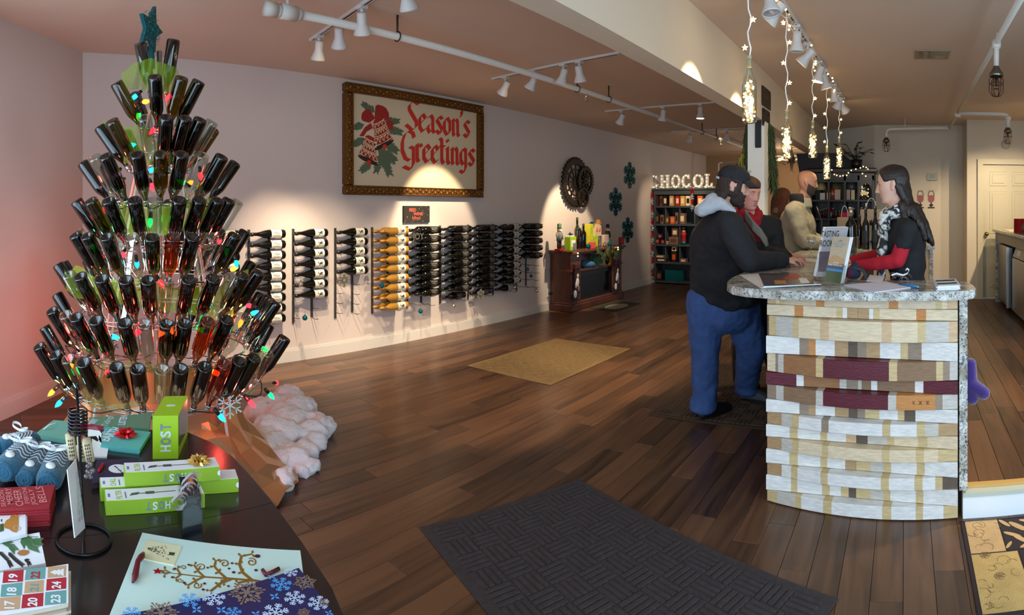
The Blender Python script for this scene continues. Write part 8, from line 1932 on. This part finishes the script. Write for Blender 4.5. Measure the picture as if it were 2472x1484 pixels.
head_shell('beard', t, M, lambda x, y, z: (min(1, (-.034-z+.9*max(0, abs(x)-.045)+.4*max(0, .03-y))*40, (y+.005)*30) if not (abs(x) < .021 and -.068 < z < -.047) else -1) if z < .0 and y > -.005 else -1, .007, mat('beard_dark', (62, 46, 38), .7, bump=.5, bscale=90), jaw=1.05, rough=.001)
blob('trousers', [[(hpR, .125), (knR, .09)], [(knR, .09), (anR, .075)], [(hpL, .125), (knL, .09)], [(knL, .09), (anL, .075)]], M_jean, t, .016, 2, world=True)
for an in (anR, anL): shoe(t, an+V((-.09, 0, -.081)), an+V((.18, 0, -.081)), M_bk2)

# ---- woman in the white quilted jacket, back turned
t = thing('person', 'auburn-haired woman in white quilted jacket half hidden behind the khaki coat', 'person', (-1.36, 6.2, 0))
hc = V((-1.30, 6.18, 1.60)); M = headM(hc, (.55, .8, -.15)); nk = V((-1.34, 6.16, 1.45))
shR, elR, wrR = V((-1.20, 6.08, 1.36)), V((-1.14, 6.12, 1.1)), V((-1.0, 6.3, 1.14)); shL, elL, wrL = V((-1.50, 6.22, 1.36)), V((-1.50, 6.35, 1.1)), V((-1.3, 6.5, 1.1))
hpR, knR, anR = V((-1.28, 6.18, .84)), V((-1.28, 6.2, .46)), V((-1.28, 6.2, .09)); hpL, knL, anL = V((-1.44, 6.22, .84)), V((-1.44, 6.24, .46)), V((-1.44, 6.24, .09))
body = head_hulls(M, nk)+arm(shR, elR, wrR)+arm(shL, elL, wrL)+hand_hulls(wrR, (.8, .5, -.1), (0, 0, 1), 1, .6, .9)+hand_hulls(wrL, (.7, .6, -.1), (0, 0, 1), -1, .6, .9)+leg(hpR, knR, anR)+leg(hpL, knL, anL)+[[(V((-1.35, 6.17, 1.3)), .12), (V((-1.36, 6.2, .9)), .12)]]
blob('body', body, M_sk1, t, .009, 2, world=True); eyes(t, M)
M_quilt = mat('quilt_white', (196, 192, 188), .5, bump=.3, bscale=18)
blob('jacket', [[(shR, .085), (shL, .085), (nk+V((0, 0, -.06)), .08), (V((-1.36, 6.17, 1.25)), .18)], [(V((-1.36, 6.17, 1.25)), .18), (V((-1.36, 6.2, .9)), .19)]]+arm(shR, elR, wrR, (.085, .07, .05))+arm(shL, elL, wrL, (.085, .07, .05)), M_quilt, t, .015, 2, world=True, noise=((.045, .07),))
blob('fur_collar', [[(M @ V((.08, .0, -.13)), .045), (M @ V((0, -.09, -.14)), .055), (M @ V((-.08, 0, -.13)), .045)]], mat('fur_taupe', (140, 122, 104), .95, bump=.8, bscale=60), t, .011, 1, world=True, noise=((.03, .02),))
blob('hair', [ellip(M, (0, -.025, .035), (.09, .1, .098)), [H(M, (.06, -.06, 0), .045), H(M, (.065, -.07, -.16), .04), H(M, (-.06, -.06, 0), .045), H(M, (-.06, -.07, -.16), .04), H(M, (0, -.1, -.17), .04)]], mat('hair_copper', (104, 56, 36), .6, bump=.5, bscale=30, stretch=(6, 6, 1)), t, .01, 2, world=True, noise=((.018, .025),))
blob('trousers', [[(hpR, .11), (knR, .08)], [(knR, .08), (anR, .06)], [(hpL, .11), (knL, .08)], [(knL, .08), (anL, .06)]], MATS['trousers_dark'], t, .016, 2, world=True)
for an in (anR, anL): shoe(t, an+V((-.05, -.07, -.081)), an+V((.07, .15, -.081)), M_boot)
F = frame((0, 9.0, 0), (1, 0, 0), (0, 0, 1)); cx = 9.0*math.tan(th(1890)); MB().prism([(cx-.19, .05)]+[(cx+.19*cos(a), 1.55+.3*sin(a)) for a in [pi-k*pi/12 for k in range(13)]]+[(cx+.19, .05)], 0, .05, F).build('arched_panel', M_dark); tag(bpy.data.objects['arched_panel'], 'black arched board standing beyond the white-jacket woman', 'board')

# ---- woman serving
t = thing('person', 'long-haired woman with red sleeves and patterned scarf serving behind the counter', 'person', (0, 3.5, .14))
hc = V((-.078, 3.5, 1.642)); M = headM(hc, (-.985, .1, -.14)); nk = V((-.035, 3.51, 1.475))
shL, elL, wrL = V((.015, 3.33, 1.385)), V((-.045, 3.34, 1.205)), V((-.285, 3.43, 1.165)); shR, elR, wrR = V((.0, 3.70, 1.385)), V((-.11, 3.80, 1.215)), V((-.34, 3.78, 1.165))
hpL, knL, anL = V((.02, 3.43, .95)), V((.0, 3.43, .58)), V((.03, 3.43, .23)); hpR, knR, anR = V((.02, 3.60, .95)), V((.0, 3.61, .58)), V((.03, 3.61, .23))
ra = (.043, .036, .026)
body = head_hulls(M, nk, 1.4, .85, .92)+arm(shL, elL, wrL, ra)+arm(shR, elR, wrR, ra)+hand_hulls(wrL, (-.95, .2, -.1), (0, 0, 1), 1, .7, .92)+hand_hulls(wrR, (-.95, .1, -.1), (0, 0, 1), -1, .7, .92)+leg(hpL, knL, anL, (.08, .055, .04))+leg(hpR, knR, anR, (.08, .055, .04))+[[(V((.0, 3.51, 1.3)), .09), (V((.02, 3.51, 1.0)), .09)]]
blob('body', body, M_sk4, t, .0045, 2, world=True); eyes(t, M, .92, nose=1.4, jaw=.85, brow=(44, 30, 26), lips=(170, 84, 84))
M_tee = mat('tee_black', (22, 22, 26), .85, bump=.2, bscale=26)
blob('tee_shirt', [[(shL, .058), (shR, .058), (nk+V((0, 0, -.055)), .055), (V((-.045, 3.51, 1.28)), (.09, .13, .09)), (V((.04, 3.51, 1.28)), (.09, .14, .09))], [(V((-.045, 3.51, 1.28)), (.09, .13, .09)), (V((.04, 3.51, 1.28)), (.09, .14, .09)), (V((.015, 3.51, 1.10)), (.105, .13, .08))], [(V((.015, 3.51, 1.10)), (.105, .13, .08)), (V((.035, 3.51, .92)), (.12, .15, .05))]]+[[(shL, .062), (shL.lerp(elL, .42), .056)], [(shR, .062), (shR.lerp(elR, .42), .056)]], M_tee, t, .011, 3, world=True, noise=((.02, .08),))
M_slv = mat('sleeve_red', (178, 18, 40), .85, bump=.25, bscale=40)
blob('red_sleeve', [[(shL.lerp(elL, .3), .05), (elL, .046)], [(elL, .046), (wrL+V((.0, 0, 0)), .034)]], M_slv, t, .009, 2, world=True, noise=((.01, .05),)); blob('red_sleeve', [[(shR.lerp(elR, .3), .05), (elR, .046)], [(elR, .046), (wrR, .034)]], M_slv, t, .009, 2, world=True, noise=((.01, .05),))
blob('jeans', [[(V((.03, 3.51, .95)), (.11, .15, .05)), (hpL, .09), (hpR, .09)], [(hpL, .095), (knL, .07)], [(knL, .07), (anL, .055)], [(hpR, .095), (knR, .07)], [(knR, .07), (anR, .055)]], MATS['trousers_dark'], t, .014, 2, world=True)
for an in (anL, anR): shoe(t, an+V((.06, 0, -.081)), an+V((-.17, 0, -.081)), M_bk2, name='flat_shoe')
# scarf of white and charcoal
def patterned():
    m = mat('scarf_print', (214, 212, 206), .9, bump=.5, bscale=40); nt = m.node_tree; b = nt.nodes['Principled BSDF']
    tc = nt.nodes.new('ShaderNodeTexCoord'); n = nt.nodes.new('ShaderNodeTexNoise'); n.inputs['Scale'].default_value = 16; n.inputs['Detail'].default_value = 3; n.inputs['Distortion'].default_value = 2
    r = nt.nodes.new('ShaderNodeValToRGB'); e = r.color_ramp.elements; e[0].position = .44; e[0].color = lin((44, 46, 50)); e[1].position = .56; e[1].color = lin((222, 220, 212)); k = e.new(.5); k.color = lin((120, 122, 120))
    nt.links.new(tc.outputs['Object'], n.inputs['Vector']); nt.links.new(n.outputs[0], r.inputs[0]); nt.links.new(r.outputs[0], b.inputs['Base Color']); return m
M_sp = patterned(); R3 = M.to_3x3()
blob('scarf', [[(nk+V((-.06, -.05, 0)), .042), (nk+V((-.08, .05, -.01)), .042)], [(nk+V((.0, -.075, .02)), .04), (nk+V((-.06, -.05, 0)), .042)], [(nk+V((.0, .075, .02)), .04), (nk+V((-.08, .05, -.01)), .042)], [(nk+V((.05, 0, .03)), .035), (nk+V((0, -.075, .02)), .035), (nk+V((0, .075, .02)), .035)],
               [(nk+V((-.085, -.045, -.02)), .04), (V((-.135, 3.44, 1.24)), (.03, .055, .06))], [(V((-.135, 3.44, 1.24)), (.03, .055, .06)), (V((-.145, 3.45, 1.02)), (.022, .055, .05)), ], [(V((-.145, 3.45, 1.02)), (.022, .055, .05)), (V((-.125, 3.45, .86)), (.02, .06, .03))], [(nk+V((-.085, .05, -.02)), .04), (V((-.13, 3.57, 1.2)), (.028, .045, .06))]], M_sp, t, .010, 2, world=True, noise=((.03, .05),))
M_hair5 = mat('hair_dark_brown', (36, 24, 20), .42, bump=.6, bscale=22, stretch=(7, 7, .8), var=.35, vscale=16)
s_ = .92; Hh = lambda c, r: H(M, [k*s_ for k in c], r*s_)
head_shell('hair_crown', t, M, lambda x, y, z: min(1, (z-.088+max(0, .066-y)*2.3)*26, (z+.075)*30) if not (y > .012 and z < .03) and not (-.032 < y < .013 and z < .034) else -1, .019, M_hair5, 1.4, .85, s_, .0008)
hair = [[Hh((.06, -.045, .0), .03), Hh((-.06, -.045, .0), .03), Hh((0, -.085, .0), .036), Hh((.05, -.095, -.16), .032), Hh((-.05, -.095, -.16), .032)], [Hh((.066, -.035, .02), .018), Hh((.07, -.03, -.07), .022), Hh((.06, -.06, -.16), .03)]]
def tress(a, b, c, r): return [[(M @ V(a), r), (M @ V(b), r*.9)], [(M @ V(b), r*.9), (M @ V(c), r*.5)]]
for a, b, c, r in (((.06, -.10, -.14), (.075, -.135, -.26), (.07, -.165, -.36), .032), ((.03, -.12, -.15), (.05, -.16, -.27), (.05, -.19, -.38), .034), ((-.03, -.12, -.15), (-.03, -.16, -.27), (-.03, -.19, -.36), .034), ((-.06, -.1, -.15), (-.08, -.14, -.25), (-.07, -.16, -.34), .032), ((.07, -.06, -.12), (.10, -.08, -.22), (.10, -.10, -.33), .028), ((.09, -.03, -.10), (.10, -.02, -.19), (.095, .0, -.27), .02), ((-.08, -.05, -.12), (-.1, -.06, -.22), (-.1, -.07, -.3), .026)): hair += tress(a, b, c, r)
blob('hair', hair, M_hair5, t, .008, 3, world=True, noise=((.007, .03),))
